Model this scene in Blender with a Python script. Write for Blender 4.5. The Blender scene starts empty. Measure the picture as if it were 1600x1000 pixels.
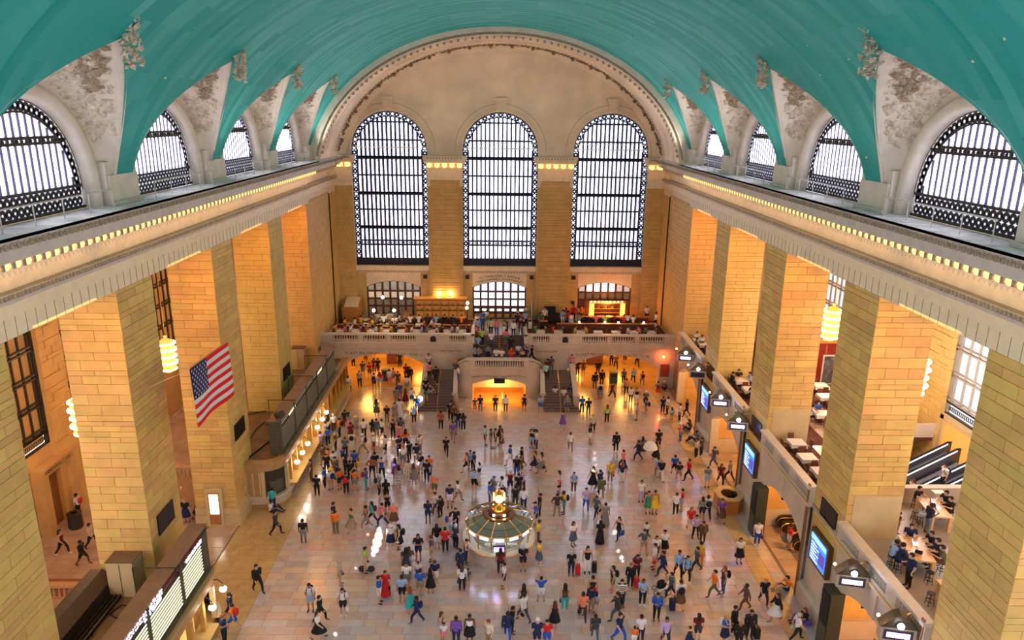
import bpy, bmesh, math, random
from mathutils import Vector, Matrix
R_=random.Random(7)
sc=bpy.context.scene; COL=sc.collection
rad=math.radians; cos=math.cos; sin=math.sin; PI=math.pi
# ---------------- camera, world, exposure
FPX,PITCH,YAW,ROLL=1121.17,rad(15.861),rad(1.218),rad(.705)
CP=Vector((-.223,0,27.853))
_f=Vector((sin(YAW)*cos(PITCH),cos(YAW)*cos(PITCH),-sin(PITCH)))
_r=Vector((cos(YAW),-sin(YAW),0)); _u=_r.cross(_f)
CR=_r*cos(ROLL)+_u*sin(ROLL); CU=-_r*sin(ROLL)+_u*cos(ROLL)
cd=bpy.data.cameras.new('camera'); cam=bpy.data.objects.new('camera',cd); COL.objects.link(cam)
cd.sensor_width=36; cd.lens=FPX*36/1600; cd.clip_start=.1; cd.clip_end=300
m=Matrix((CR,CU,-_f)).transposed().to_4x4(); m.translation=CP; cam.matrix_world=m
sc.camera=cam
w=bpy.data.worlds.new('sky'); sc.world=w; w.use_nodes=True
w.node_tree.nodes['Background'].inputs[0].default_value=(.80,.88,1,1)
w.node_tree.nodes['Background'].inputs[1].default_value=1.6
sc.view_settings.view_transform='Standard'; sc.view_settings.look='None'
sc.view_settings.exposure=1.38; sc.view_settings.gamma=1; sc.view_settings.use_curve_mapping=False
c=sc.cycles; c.use_denoising=True; c.max_bounces=7; c.diffuse_bounces=4; c.glossy_bounces=3; c.transmission_bounces=4; c.transparent_max_bounces=6
c.sample_clamp_indirect=6; c.caustics_reflective=False; c.caustics_refractive=False
PANE_E=2.7; EAST_E=1.5; CHAND_W=200; PIER_FILL_W=85; FRIEZE_W=28
def ray(px,py): return (_f+CR*((px-800)/FPX)-CU*((py-500)/FPX))
def GZ(px,py,z=0.): d=ray(px,py); return CP+d*((z-CP.z)/d.z)
def GX(px,py,x): d=ray(px,py); return CP+d*((x-CP.x)/d.x)
def GY(px,py,y): d=ray(px,py); return CP+d*((y-CP.y)/d.y)
VA,VB,VZ=18.6,14.0,22.0
def GV(px,py):
    d=ray(px,py); a=(d.x/VA)**2+(d.z/VB)**2; b=2*(CP.x*d.x/VA**2+(CP.z-VZ)*d.z/VB**2); k=(CP.x/VA)**2+((CP.z-VZ)/VB)**2-1
    return CP+d*((-b+math.sqrt(b*b-4*a*k))/(2*a))
def proj(p):
    d=Vector(p)-CP; z=d.dot(_f); return 800+FPX*d.dot(CR)/z, 500-FPX*d.dot(CU)/z
# ---------------- materials
M={}
def lin(c):
    return tuple((x/12.92 if x<=.04045 else ((x+.055)/1.055)**2.4) for x in c)
def mat(name,col,rough=.6,metal=0,var=0,noise=0,nscale=3,bump=0,bscale=20,emit=None,es=0,spec=.4,alpha=1,trans=0,ior=1.45,hue=0,col2=None):
    if name in M: return M[name]
    t=bpy.data.materials.new(name); t.use_nodes=True; nt=t.node_tree; N=nt.nodes; L=nt.links
    b=N['Principled BSDF']; c4=(*col,1)
    b.inputs['Base Color'].default_value=c4; b.inputs['Roughness'].default_value=rough; b.inputs['Metallic'].default_value=metal
    b.inputs['Specular IOR Level'].default_value=spec; b.inputs['Alpha'].default_value=alpha
    b.inputs['Transmission Weight'].default_value=trans; b.inputs['IOR'].default_value=ior
    if emit is not None: b.inputs['Emission Color'].default_value=(*emit,1); b.inputs['Emission Strength'].default_value=es
    cur=None
    if noise or var or hue or col2:
        rgb=N.new('ShaderNodeRGB'); rgb.outputs[0].default_value=c4; cur=rgb.outputs[0]
    if noise or bump or col2:
        g=N.new('ShaderNodeNewGeometry'); nz=N.new('ShaderNodeTexNoise'); nz.inputs['Scale'].default_value=nscale; nz.inputs['Detail'].default_value=4
        L.new(g.outputs['Position'],nz.inputs['Vector'])
    if col2:
        mx=N.new('ShaderNodeMix'); mx.data_type='RGBA'; L.new(nz.outputs[0],mx.inputs['Factor']); mx.inputs['A'].default_value=c4; mx.inputs['B'].default_value=(*col2,1); cur=mx.outputs['Result']
    if noise or var or hue:
        h=N.new('ShaderNodeHueSaturation'); L.new(cur,h.inputs['Color']); cur=h.outputs[0]
        parts=[]
        if noise:
            mr=N.new('ShaderNodeMapRange'); mr.inputs['From Min'].default_value=.3; mr.inputs['From Max'].default_value=.7; mr.inputs['To Min'].default_value=-noise; mr.inputs['To Max'].default_value=noise; L.new(nz.outputs[0],mr.inputs[0]); parts.append(mr.outputs[0])
        if var or hue: oi=N.new('ShaderNodeObjectInfo')
        if var:
            mr=N.new('ShaderNodeMapRange'); mr.inputs['To Min'].default_value=-var; mr.inputs['To Max'].default_value=var; L.new(oi.outputs['Random'],mr.inputs[0]); parts.append(mr.outputs[0])
        if hue:
            ml=N.new('ShaderNodeMath'); ml.operation='MULTIPLY'; ml.inputs[1].default_value=7.13; L.new(oi.outputs['Random'],ml.inputs[0])
            fr=N.new('ShaderNodeMath'); fr.operation='FRACT'; L.new(ml.outputs[0],fr.inputs[0])
            mr=N.new('ShaderNodeMapRange'); mr.inputs['To Min'].default_value=.5-hue; mr.inputs['To Max'].default_value=.5+hue; L.new(fr.outputs[0],mr.inputs[0]); L.new(mr.outputs[0],h.inputs['Hue'])
        if parts:
            s=parts[0]
            for q in parts[1:]:
                ad=N.new('ShaderNodeMath'); ad.operation='ADD'; L.new(s,ad.inputs[0]); L.new(q,ad.inputs[1]); s=ad.outputs[0]
            ad=N.new('ShaderNodeMath'); ad.operation='ADD'; L.new(s,ad.inputs[0]); ad.inputs[1].default_value=1; L.new(ad.outputs[0],h.inputs['Value'])
    if cur is not None: L.new(cur,b.inputs['Base Color'])
    if bump:
        n2=N.new('ShaderNodeTexNoise'); n2.inputs['Scale'].default_value=bscale; n2.inputs['Detail'].default_value=5; L.new(g.outputs['Position'],n2.inputs['Vector'])
        bp=N.new('ShaderNodeBump'); bp.inputs['Strength'].default_value=bump; bp.inputs['Distance'].default_value=.05; L.new(n2.outputs[0],bp.inputs['Height']); L.new(bp.outputs[0],b.inputs['Normal'])
    M[name]=t; return t
STONE=mat('caen_stone',(.63,.415,.125),.62,var=.10,noise=.10,nscale=1.2,hue=.012,bump=.15,bscale=6)
STONE2=mat('smooth_stone',(.58,.43,.22),.5,noise=.10,nscale=.8,bump=.1,bscale=4)
MARBLE=mat('marble_front',(.56,.46,.36),.35,noise=.13,nscale=.7,hue=.0,bump=.05,bscale=3)
JOINT=mat('stone_joint',(.24,.17,.10),.8)
CREAM=mat('cream_plaster',(.66,.57,.46),.6,noise=.08,nscale=1.5,bump=.1,bscale=8)
CREAMD=mat('tympanum_stone',(.80,.63,.44),.6,noise=.16,nscale=.35,bump=.12,bscale=2)
GREYC=mat('cornice_stone',(.56,.50,.43),.55,noise=.1,nscale=2)
FRIEZE=mat('frieze_stone',(.74,.60,.41),.5,noise=.08,nscale=2)
DUSTY=mat('dusty_relief',(.36,.28,.19),.7,noise=.3,nscale=6)
IRON=mat('dark_iron',(.022,.022,.035),.45,metal=.3)
IRON2=mat('dark_bronze',(.05,.042,.032),.5,metal=.4)
BRASS=mat('brass',(.72,.42,.10),.3,metal=.9)
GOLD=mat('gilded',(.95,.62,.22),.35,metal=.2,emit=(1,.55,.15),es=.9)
WOOD=mat('dark_wood',(.13,.045,.018),.4,noise=.2,nscale=5)
WOODM=mat('warm_wood',(.42,.17,.04),.4,noise=.15,nscale=5)
MAPLE=mat('pale_maple',(.72,.42,.17),.35,noise=.06,nscale=4)
ROOFB=mat('brown_roof',(.17,.105,.06),.85,noise=.18,nscale=1.3,bump=.2,bscale=5)
BOARDG=mat('board_green',(.085,.08,.05),.6,noise=.1)
BOARDT=mat('board_top',(.22,.15,.10),.7,noise=.12,nscale=1.5)
DARK=mat('near_black',(.012,.012,.014),.5)
BLACKP=mat('black_plaque',(.012,.011,.012),.35)
WHITE=mat('white_cloth',(.80,.78,.74),.7)
CARPET=mat('restaurant_carpet',(.10,.022,.012),.9,noise=.4,nscale=6,col2=(.18,.05,.02))
TERR=mat('pink_marble_floor',(.45,.32,.24),.25,noise=.2,nscale=.7)
APF=mat('grey_stone_floor',(.36,.32,.28),.4,noise=.08,nscale=1)
OMAR=mat('golden_marble',(.60,.36,.13),.28,noise=.14,nscale=.6)
CHROME=mat('brushed_steel',(.55,.56,.6),.28,metal=.85)
RUBBER=mat('black_rubber',(.015,.015,.017),.55)
def emis(name,col,s): return mat(name,(.8*col[0],.8*col[1],.8*col[2]),.5,emit=col,es=s)
LAMPW=emis('lamp_glass',(1,.93,.80),9)
BULB=emis('warm_bulb',(1,.70,.42),26)
LEDW=emis('sign_light',(.85,.88,1),5)
def pane_mat(name,es,tint=(.76,.83,1)):
    t=mat(name,(.5,.5,.55),.2,emit=tint,es=es); nt=t.node_tree; N=nt.nodes; L=nt.links; b=N['Principled BSDF']
    g=N.new('ShaderNodeNewGeometry'); nz=N.new('ShaderNodeTexNoise'); nz.inputs['Scale'].default_value=.55; nz.inputs['Detail'].default_value=3; L.new(g.outputs['Position'],nz.inputs['Vector'])
    oi=N.new('ShaderNodeObjectInfo'); ad=N.new('ShaderNodeMath'); ad.operation='MULTIPLY_ADD'; L.new(oi.outputs['Random'],ad.inputs[0]); ad.inputs[1].default_value=.25; L.new(nz.outputs[0],ad.inputs[2])
    mr=N.new('ShaderNodeMapRange'); mr.inputs['From Min'].default_value=.3; mr.inputs['From Max'].default_value=.85; mr.inputs['To Min'].default_value=es*.45; mr.inputs['To Max'].default_value=es*1.45
    L.new(ad.outputs[0],mr.inputs[0]); L.new(mr.outputs[0],b.inputs['Emission Strength']); return t
PANE=pane_mat('daylit_glass',PANE_E)
PANEL=pane_mat('daylit_lunette_glass',PANE_E*1.2,(.86,.88,1))
PANEE=pane_mat('daylit_east_glass',EAST_E)
# ---------------- mesh helpers
class MB:
    def __init__(s): s.v=[]; s.f=[]
    def add(s,vs,fs):
        n=len(s.v); s.v+= [tuple(p) for p in vs]; s.f+=[tuple(n+i for i in f) for f in fs]; return s
    def box(s,x0,x1,y0,y1,z0,z1):
        return s.add([(x0,y0,z0),(x1,y0,z0),(x1,y1,z0),(x0,y1,z0),(x0,y0,z1),(x1,y0,z1),(x1,y1,z1),(x0,y1,z1)],[(0,3,2,1),(4,5,6,7),(0,1,5,4),(1,2,6,5),(2,3,7,6),(3,0,4,7)])
    def obox(s,c,hx,hy,z0,z1,a=0):   # box rotated about z
        ca,sa=cos(a),sin(a); P=[(-hx,-hy),(hx,-hy),(hx,hy),(-hx,hy)]; P=[(c[0]+x*ca-y*sa,c[1]+x*sa+y*ca) for x,y in P]
        return s.add([(x,y,z0) for x,y in P]+[(x,y,z1) for x,y in P],[(0,3,2,1),(4,5,6,7),(0,1,5,4),(1,2,6,5),(2,3,7,6),(3,0,4,7)])
    def prism(s,poly,z0,z1):
        n=len(poly); return s.add([(x,y,z0) for x,y in poly]+[(x,y,z1) for x,y in poly],[tuple(range(n-1,-1,-1)),tuple(range(n,2*n))]+[(i,(i+1)%n,n+(i+1)%n,n+i) for i in range(n)])
    def prismY(s,poly,y0,y1):  # poly in xz
        n=len(poly); return s.add([(x,y0,z) for x,z in poly]+[(x,y1,z) for x,z in poly],[tuple(range(n)),tuple(range(2*n-1,n-1,-1))]+[(i,n+i,n+(i+1)%n,(i+1)%n) for i in range(n)])
    def prismX(s,poly,x0,x1):  # poly in yz
        n=len(poly); return s.add([(x0,y,z) for y,z in poly]+[(x1,y,z) for y,z in poly],[tuple(range(n)),tuple(range(2*n-1,n-1,-1))]+[(i,n+i,n+(i+1)%n,(i+1)%n) for i in range(n)])
    def lathe(s,prof,cx=0,cy=0,n=16,a0=0,a1=2*PI):
        full=abs(a1-a0-2*PI)<1e-6; k=n if full else n+1
        vs=[(cx+r*cos(a0+(a1-a0)*i/n),cy+r*sin(a0+(a1-a0)*i/n),z) for r,z in prof for i in range(k)]
        fs=[]
        for j in range(len(prof)-1):
            for i in range(n):
                i2=(i+1)%k; fs.append((j*k+i,j*k+i2,(j+1)*k+i2,(j+1)*k+i))
        return s.add(vs,fs)
    def tube(s,pts,r,n=6,r2=None,cap=True):
        pts=[Vector(p) for p in pts]; vs=[];N=len(pts)
        for k,p in enumerate(pts):
            d=(pts[min(k+1,N-1)]-pts[max(k-1,0)]).normalized(); a=d.orthogonal().normalized() if abs(d.z)>.95 else d.cross(Vector((0,0,1))).normalized(); b=d.cross(a)
            rr=(r[k] if isinstance(r,(list,tuple)) else (r if r2 is None else r+(r2-r)*k/(N-1)))
            vs+=[p+a*(rr*cos(2*PI*i/n))+b*(rr*sin(2*PI*i/n)) for i in range(n)]
        fs=[(k*n+i,k*n+(i+1)%n,(k+1)*n+(i+1)%n,(k+1)*n+i) for k in range(N-1) for i in range(n)]
        if cap: fs+=[tuple(range(n-1,-1,-1)),tuple(range((N-1)*n,N*n))]
        return s.add(vs,fs)
    def ball(s,c,r,n=8,m=5,sc=(1,1,1)):
        vs=[(c[0],c[1],c[2]-r*sc[2])]
        for j in range(1,m):
            t=-PI/2+PI*j/m
            vs+=[(c[0]+r*sc[0]*cos(t)*cos(2*PI*i/n),c[1]+r*sc[1]*cos(t)*sin(2*PI*i/n),c[2]+r*sc[2]*sin(t)) for i in range(n)]
        vs.append((c[0],c[1],c[2]+r*sc[2])); fs=[(0,1+(i+1)%n,1+i) for i in range(n)]
        for j in range(m-2): fs+=[(1+j*n+i,1+j*n+(i+1)%n,1+(j+1)*n+(i+1)%n,1+(j+1)*n+i) for i in range(n)]
        o=1+(m-2)*n; fs+=[(o+i,o+(i+1)%n,len(vs)-1) for i in range(n)]
        return s.add(vs,fs)
    def quad(s,a,b,c,d): return s.add([a,b,c,d],[(0,1,2,3)])
    def grid(s,rows,close=False):
        n=len(rows[0]); vs=[p for r in rows for p in r]; fs=[]
        for j in range(len(rows)-1):
            for i in range(n if close else n-1): fs.append((j*n+i,j*n+(i+1)%n,(j+1)*n+(i+1)%n,(j+1)*n+i))
        return s.add(vs,fs)
    def mesh(s,name,org=(0,0,0)):
        me=bpy.data.meshes.new(name); o=Vector(org); me.from_pydata([Vector(p)-o for p in s.v],[],s.f); me.update(); return me
    def build(s,name,mt,parent=None,smooth=False,kind=None,label=None,cat=None,group=None,origin=None,recalc=True):
        org=Vector((0,0,0))
        if parent is not None: org=world_loc(parent)
        elif origin is not None: org=Vector(origin)
        me=s.mesh(name,org)
        if recalc and len(me.polygons)<60000:
            bm=bmesh.new(); bm.from_mesh(me); bmesh.ops.recalc_face_normals(bm,faces=bm.faces); bm.to_mesh(me); bm.free()
        if smooth: me.polygons.foreach_set('use_smooth',[True]*len(me.polygons))
        me.materials.append(mt); o=bpy.data.objects.new(name,me); COL.objects.link(o)
        if parent is not None: o.parent=parent
        elif origin is not None: o.location=org
        tag(o,label,cat,group,kind); return o
def world_loc(o):
    l=Vector(o.location); p=o.parent
    while p is not None: l=l+Vector(p.location); p=p.parent
    return l
def tag(o,label=None,cat=None,group=None,kind=None):
    if label: o['label']=label
    if cat: o['category']=cat
    if group: o['group']=group
    if kind: o['kind']=kind
def thing(name,loc=(0,0,0),label=None,cat=None,group=None,rz=0,kind=None):
    o=bpy.data.objects.new(name,None); o.location=loc; o.rotation_euler[2]=rz; o.empty_display_size=.2; COL.objects.link(o); tag(o,label,cat,group,kind); return o
def inst(me,name,loc,parent=None,scale=None,rz=None,mt=None,kind=None):   # another object on shared mesh data
    o=bpy.data.objects.new(name,me); COL.objects.link(o)
    if parent is not None: o.parent=parent; loc=Vector(loc)-world_loc(parent)
    o.location=loc
    if scale is not None: o.scale=scale
    if rz is not None: o.rotation_euler[2]=rz
    if mt is not None: o.material_slots[0].link='OBJECT'; o.material_slots[0].material=mt
    if kind: o['kind']=kind
    return o
def lit(name,loc,energy,col,size=.5,kind='POINT',rot=None,parent=None,sy=None):
    l=bpy.data.lights.new(name,kind); l.energy=energy; l.color=col
    if kind=='POINT': l.shadow_soft_size=size
    if kind=='AREA':
        l.size=size
        if sy: l.shape='RECTANGLE'; l.size_y=sy
    if kind=='SPOT': l.spot_size=rad(100); l.spot_blend=.8; l.shadow_soft_size=size
    o=bpy.data.objects.new(name,l); COL.objects.link(o)
    if parent is not None: o.parent=parent; loc=Vector(loc)-world_loc(parent)
    o.location=loc
    if rot: o.rotation_euler=rot
    return o
def shared(mb,name,mt,smooth=False):
    me=mb.mesh(name); bm=bmesh.new(); bm.from_mesh(me); bmesh.ops.recalc_face_normals(bm,faces=bm.faces); bm.to_mesh(me); bm.free()
    if smooth: me.polygons.foreach_set('use_smooth',[True]*len(me.polygons))
    me.materials.append(mt); return me
_bev=MB(); b_=.5
UB=shared(MB().box(-.5,.5,-.5,.5,-.5,.5),'block',STONE)
def text_mb(txt,h,width=None,bend=0,d=.01):
    """letters in the xz plane facing -y, centred on x; bend = radius of the arc above which they sit"""
    cu=bpy.data.curves.new('t','FONT'); cu.body=txt; cu.size=h*1.35; cu.extrude=d; cu.align_x='CENTER'; cu.resolution_u=1
    o=bpy.data.objects.new('t',cu); me=bpy.data.meshes.new_from_object(o)
    xs=[v.co.x for v in me.vertices]; w0=max(xs)-min(xs); k=(width/w0) if width else 1
    mb=MB(); vs=[]
    for v in me.vertices:
        x,z,y=v.co.x*k,v.co.y,-v.co.z
        if bend:
            a=x/bend; x,z=(bend+z)*sin(a),(bend+z)*cos(a)-bend
        vs.append((x,y,z))
    mb.add(vs,[tuple(p.vertices) for p in me.polygons]); bpy.data.objects.remove(o); bpy.data.curves.remove(cu); bpy.data.meshes.remove(me); return mb
def xf(mb,f): mb.v=[tuple(f(*p)) for p in mb.v]; return mb
def frange(a,b,s):
    n=max(1,int(math.ceil((b-a)/s-1e-6))); return [a+(b-a)*i/n for i in range(n+1)]
def strip_wall(us,segs):
    """2-D wall as column strips: for each pair of u positions, quads (u,z) between segment ends"""
    out=[]
    for a,b in zip(us[:-1],us[1:]):
        e=1e-5; sa=segs(a+e); sb=segs(b-e)
        for (p0,p1),(q0,q1) in zip(sa,sb):
            if p1-p0>1e-4 or q1-q0>1e-4: out.append(((a,p0),(b,q0),(b,q1),(a,p1)))
    return out
# ---------------- the shell
W=18.3; YP=[(10.18,13.76),(21.79,25.37),(33.4,36.98),(45.01,48.59),(56.62,60.2)]; YE=68.2; ZL=19.65; YB=81.0; XO=31.0
BAYC=[17.78,29.39,41.2,52.8,64.4]
# floor: base slab, marble tiles
FT=[mat('floor_tile_%s'%n,c,.17,var=.12,noise=.10,nscale=1.6,hue=.008,spec=1.0) for n,c in (('rose',(.61,.455,.42)),('grey',(.55,.51,.54)),('tan',(.62,.50,.42)),('yellow',(.62,.43,.20)))]
for t_ in FT: t_.node_tree.nodes['Principled BSDF'].inputs['Coat Weight'].default_value=.8; t_.node_tree.nodes['Principled BSDF'].inputs['Coat Roughness'].default_value=.22; t_.node_tree.nodes['Principled BSDF'].inputs['Coat IOR'].default_value=1.7
fl=MB().box(-34,38,-3,66.1,-.6,-.03).box(-34,-2.75,66.1,100,-.6,-.03).box(2.75,38,66.1,100,-.6,-.03).box(-2.75,2.75,77.2,100,-.6,-.03).build('floor',mat('floor_joint',(.20,.14,.10),.5),kind='structure')
tiles=[]; y=22.0; row=0
while y<71.5:
    h=.62; x=-18.2
    while x<18.05:
        lim=next(v for v in (-14.5,16.15,17.25,18.1) if x<v-.01); l=R_.choice((1.3,1.5,1.7,1.4))
        if x in (-18.2,-14.5): l=.5+.9*R_.random()
        x1=x+l if x+l<lim-.3 else lim; xm=(x+x1)/2
        k=3 if xm<-14.5 or 16.15<xm<17.25 else (2 if xm>17.2 else R_.choice((0,1,2,1)))
        if x1-x>.25 and not (y+h>66.15 and -3.4<xm<3.4): tiles.append((max(x,-18.2),x1,y,y+h,k))
        x=x1
    y+=h; row+=1
utile=shared(MB().box(-.5,.5,-.5,.5,-.5,.5),'tile',FT[0])
def onscreen(x,y):
    a,b=proj((x,y,0)); return -5<a<1605 and b<1003
near=[t for t in tiles if onscreen((t[0]+t[1])/2,(t[2]+t[3])/2) and abs(t[0])<15.5]; near.sort(key=lambda t:t[2]); ns=set(near[:292])
fields=[MB(),MB(),MB(),MB()]; G=.008
for t in tiles:
    z=-.001*R_.random()
    if t in ns: inst(utile,'tile',((t[0]+t[1])/2,(t[2]+t[3])/2,-.015+z),fl,(t[1]-t[0]-2*G,t[3]-t[2]-2*G,.03),mt=FT[t[4]])
    else: fields[t[4] if t[4]==3 else R_.choice((0,1,2))].box(t[0]+G,t[1]-G,t[2]+G,t[3]-G,-.03,z)
fields[1].box(-4.3,-2.76,66.1,69.6,-.03,0).box(2.76,4.3,66.1,69.6,-.03,0)
for i,fb in enumerate(fields): fb.build('tile_field',FT[i],fl,kind='stuff',recalc=False)
# the floor of the side aisles and of the passages beyond the west balcony
for (x0,x1,y0,y1,mt) in ((-34,-18.3,10,71.5,TERR),(18.3,30.9,10,71.5,TERR),(-18.3,-4.5,71.5,100,mat('passage_floor',(.50,.30,.12),.15,noise=.15,nscale=.9)),(4.5,18.3,71.5,100,mat('passage_floor',(.50,.30,.12),.15,noise=.15,nscale=.9))):
    f=MB()
    for a in frange(x0,x1,1.6)[:-1]:
        for b in frange(y0,y1,1.4)[:-1]: f.box(a+.01,a+1.58,b+.01,b+1.38,-.03,-.002-.001*R_.random())
    f.build('tile_field',mt,fl,kind='stuff',recalc=False)
# stone faces -------------------------------------------------
def courses(z0,z1):
    zs=[z0]; 
    while zs[-1]<z1-.15:
        zs.append(min(z1,zs[-1]+R_.choice((.56,.27,.52,.30,.42))))
    if z1-zs[-1]>.001: zs[-1]=z1
    return zs
def stones(parent,axis,fixed,a0,a1,z0,z1,t=.06,lens=(1.2,1.8),joined=None,skip=None):
    """a face of stone blocks. axis 'x': face looks along x at x=fixed, runs in y; 'y': the other way. t signed thickness outward"""
    zs=courses(z0,z1); half=0
    for k in range(len(zs)-1):
        half^=1; n=max(1,int(round((a1-a0)/((lens[0]+lens[1])/2)))); e=[a0]
        off=(.5 if half else 0)*(a1-a0)/n
        for i in range(n+ (1 if half else 0)):
            nx=a0+(i+1)*(a1-a0)/n-off+(R_.random()-.5)*.3
            if nx>a0+.15 and nx<a1-.2: e.append(nx)
        e.append(a1)
        for p,q in zip(e[:-1],e[1:]):
            g=.010; tt=t*(1+.25*R_.random()); c=(p+q)/2; zc=(zs[k]+zs[k+1])/2; h=zs[k+1]-zs[k]-2*g; l=q-p-2*g
            if skip and skip(c,zc): continue
            if axis=='x': cc=(fixed+tt/2,c,zc); s=(abs(tt),l,h)
            else: cc=(c,fixed+tt/2,zc); s=(l,abs(tt),h)
            if joined is None: inst(UB,'stone_block',cc,parent,s)
            else: joined.box(cc[0]-s[0]/2,cc[0]+s[0]/2,cc[1]-s[1]/2,cc[1]+s[1]/2,cc[2]-s[2]/2,cc[2]+s[2]/2)
def pier(side,y0,y1,k):
    s=side; xi=s*W; xo=s*21.2; p=thing('pier',(s*19.7,(y0+y1)/2,0),kind='structure')
    zb=4.25 if s>0 else 0.0
    x0,x1=sorted((xi+s*.06,xo-s*.02))
    MB().box(x0,x1,y0+.06,y1-.06,0,ZL).build('pier_core',JOINT,p)
    inner=s*18.3
    near = k in (1,2,3)
    jb=None if near else MB()
    # face to the hall
    stones(p,'x',xi+s*.06,y0,y1,zb if s>0 else 1.3,ZL,t=-s*.06,joined=jb)
    a,b=sorted((xi,xo))
    stones(p,'y',y0+.06,a,b,1.3 if s<0 else (4.25 if k<3 else 4.25),ZL,t=-.06,joined=jb)
    if jb is not None: jb.build('stone_courses',STONE,p,kind='stuff')
    stones(p,'y',y1-.06,a,b,6.4,ZL,t=.06,joined=(j2:=MB())); j2.build('stone_courses',STONE,p,kind='stuff')
    if s>0:
        MB().box(xi,xo,y0,y1,1.15,4.25).build('marble_dado',MARBLE,p)
        prof=[(xi-.03,0),(xi-.32,0),(xi-.32,1.0),(xi-.22,1.12),(xi-.03,1.22)]
        pb=MB(); pb.prismY([(xi-.32,0),(xi+2.9,0),(xi+2.9,1.2),(xi-.02,1.22),(xi-.20,1.12),(xi-.32,.98)],y0-.14,y1+.14); pb.build('plinth',MARBLE,p)
    else:
        pb=MB(); pb.prismY([(xi+.18,0),(xo,0),(xo,1.3),(xi+.02,1.3),(xi+.10,1.2),(xi+.18,1.12)],y0-.14,y1+.1); pb.prismY([(xi+.26,0),(xo,0),(xo,.8),(xi+.18,.86),(xi+.26,.78)],y0-.22,y1+.1); pb.build('plinth',STONE2,p)
    # black plaque on the hall face
    zz=(6.3,7.35) if s>0 else (6.0,7.15)
    a,b=sorted((xi-s*.02,xi-s*.10)); MB().box(a,b,y0+.75,y0+2.6,zz[0],zz[1]).build('dark_plaque',BLACKP,p)
    return p
for k,(a,b) in enumerate(YP):
    for s in (-1,1): pier(s,a,b,k)
# wall between the last opening and the west wall
for s,nm in ((-1,'wall_left'),(1,'wall_right')):
    wl=thing(nm,(s*20,75,0),kind='structure')
    MB().box(*sorted((s*18.36,s*31)),YE+.06,69.2,0,ZL).box(*sorted((s*18.62,s*31)),69.2,YB+.5,0,ZL+.3).build('wall_core',JOINT,wl)
    jb=MB(); z0=6.5 if s>0 else 1.0
    stones(wl,'x',s*18.36,YE,69.2,z0,ZL,t=-s*.06,joined=jb); stones(wl,'x',s*18.6,69.2,78.2,4.8,ZL+.2,t=-s*.1,joined=jb,lens=(1.0,1.4))
    stones(wl,'x',s*18.36,78.2,YB,4.8,ZL,t=-s*.06,joined=jb)
    a,b=sorted((s*18.3,s*21.2)); stones(wl,'y',YE+.06,a,b,0,ZL,t=-.06,joined=jb)
    jb.build('stone_courses',STONE,wl,kind='stuff')
    # outer aisle wall with tall barred windows
    x=s*XO; zb,zt=(5.95,16.5) if s<0 else (8.4,16.8)
    cols=[]; wins=[(c-4.5,c+4.5) for c in BAYC]
    def segs(y,zb=zb,zt=zt):
        for a,b in wins:
            if a<y<b: return [(0,zb),(zt,21)]
        return [(0,21)]
    ys=sorted(set([10.0,YE+.3]+[v for a,b in wins for v in (a,b)])); mb=MB()
    for q in strip_wall(ys,segs): mb.quad(*[(x,u,z) for u,z in q])
    mb.build('outer_wall',OMAR if s<0 else STONE2,wl)
    jb=MB()
    for c0,c1 in [(10.5,13.1)]+[(BAYC[i]+4.55,BAYC[i+1]-4.55) for i in range(4)]:
        stones(wl,'x',x-s*.0,c0,c1,4.5,19,t=-s*.35,joined=jb)
        jb.box(*sorted((x,x-s*.5)),c0-.1,c1+.1,0,4.5)
    jb.build('stone_courses',STONE,wl,kind='stuff')
    for c in BAYC[1:]:
        wn=thing('window_1' if s<0 else 'window_2',(x,c,zb),kind='structure'); a,b=sorted((x+s*.05,x+s*.15))
        gl=MB().box(x+s*.30,x+s*.34,c-4.5,c+4.5,zb,zt).build('pane',mat('amber_shade',(.30,.13,.04),.6,emit=(1,.42,.1),es=.10) if s<0 else mat('grey_day_glass',(.35,.35,.36),.4,emit=(.8,.8,.85),es=.42,noise=.3,nscale=1.1),wn)
        for i in range(10):
            yy=c-4.1+i*8.2/9; MB().box(*sorted((x-s*.05,x+s*.1)),yy-.05,yy+.05,zb+.9,zt).build('mullion',IRON2 if s<0 else mat('stone_grey_bar',(.33,.29,.23),.6),wn)
        fr=MB()
        for zz in frange(zb+.9,zt,2.15)[:-1]:
            fr.box(*sorted((x-s*.1,x+s*.1)),c-4.5,c+4.5,zz-.06,zz+.06); fr.box(*sorted((x-s*.1,x+s*.1)),c-4.5,c+4.5,zz+.22,zz+.32)
        for yy in (c-4.4,c+4.4): fr.box(*sorted((x-s*.1,x+s*.12)),yy-.12,yy+.12,zb,zt)
        fr.build('window_frame',IRON2 if s<0 else mat('stone_grey_bar',(.33,.29,.23),.6),wn)
        gr=MB(); a,b=sorted((x-s*.1,x+s*.1))
        for i in range(46):
            yy=c-4.4+i*.195; gr.lathe([(.085,-.0),(.085,.03)],0,0,8); 
            n0=len(gr.v)-16; gr.v[n0:]=[(x+(v[2]-.015)*2,yy+v[0]*1.0,zb+.45+v[1]*2) for v in gr.v[n0:]]
        gr.box(a,b,c-4.5,c+4.5,zb,zb+.12); gr.box(a,b,c-4.5,c+4.5,zb+.78,zb+.9)
        gr.build('ornamental_grille',IRON2,wn,kind='stuff')
    # aisle ceiling
    MB().box(*sorted((s*18.36,s*31.2)),2,YE,19.9,20.3).build('ceiling',CREAM,kind='structure')
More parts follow.
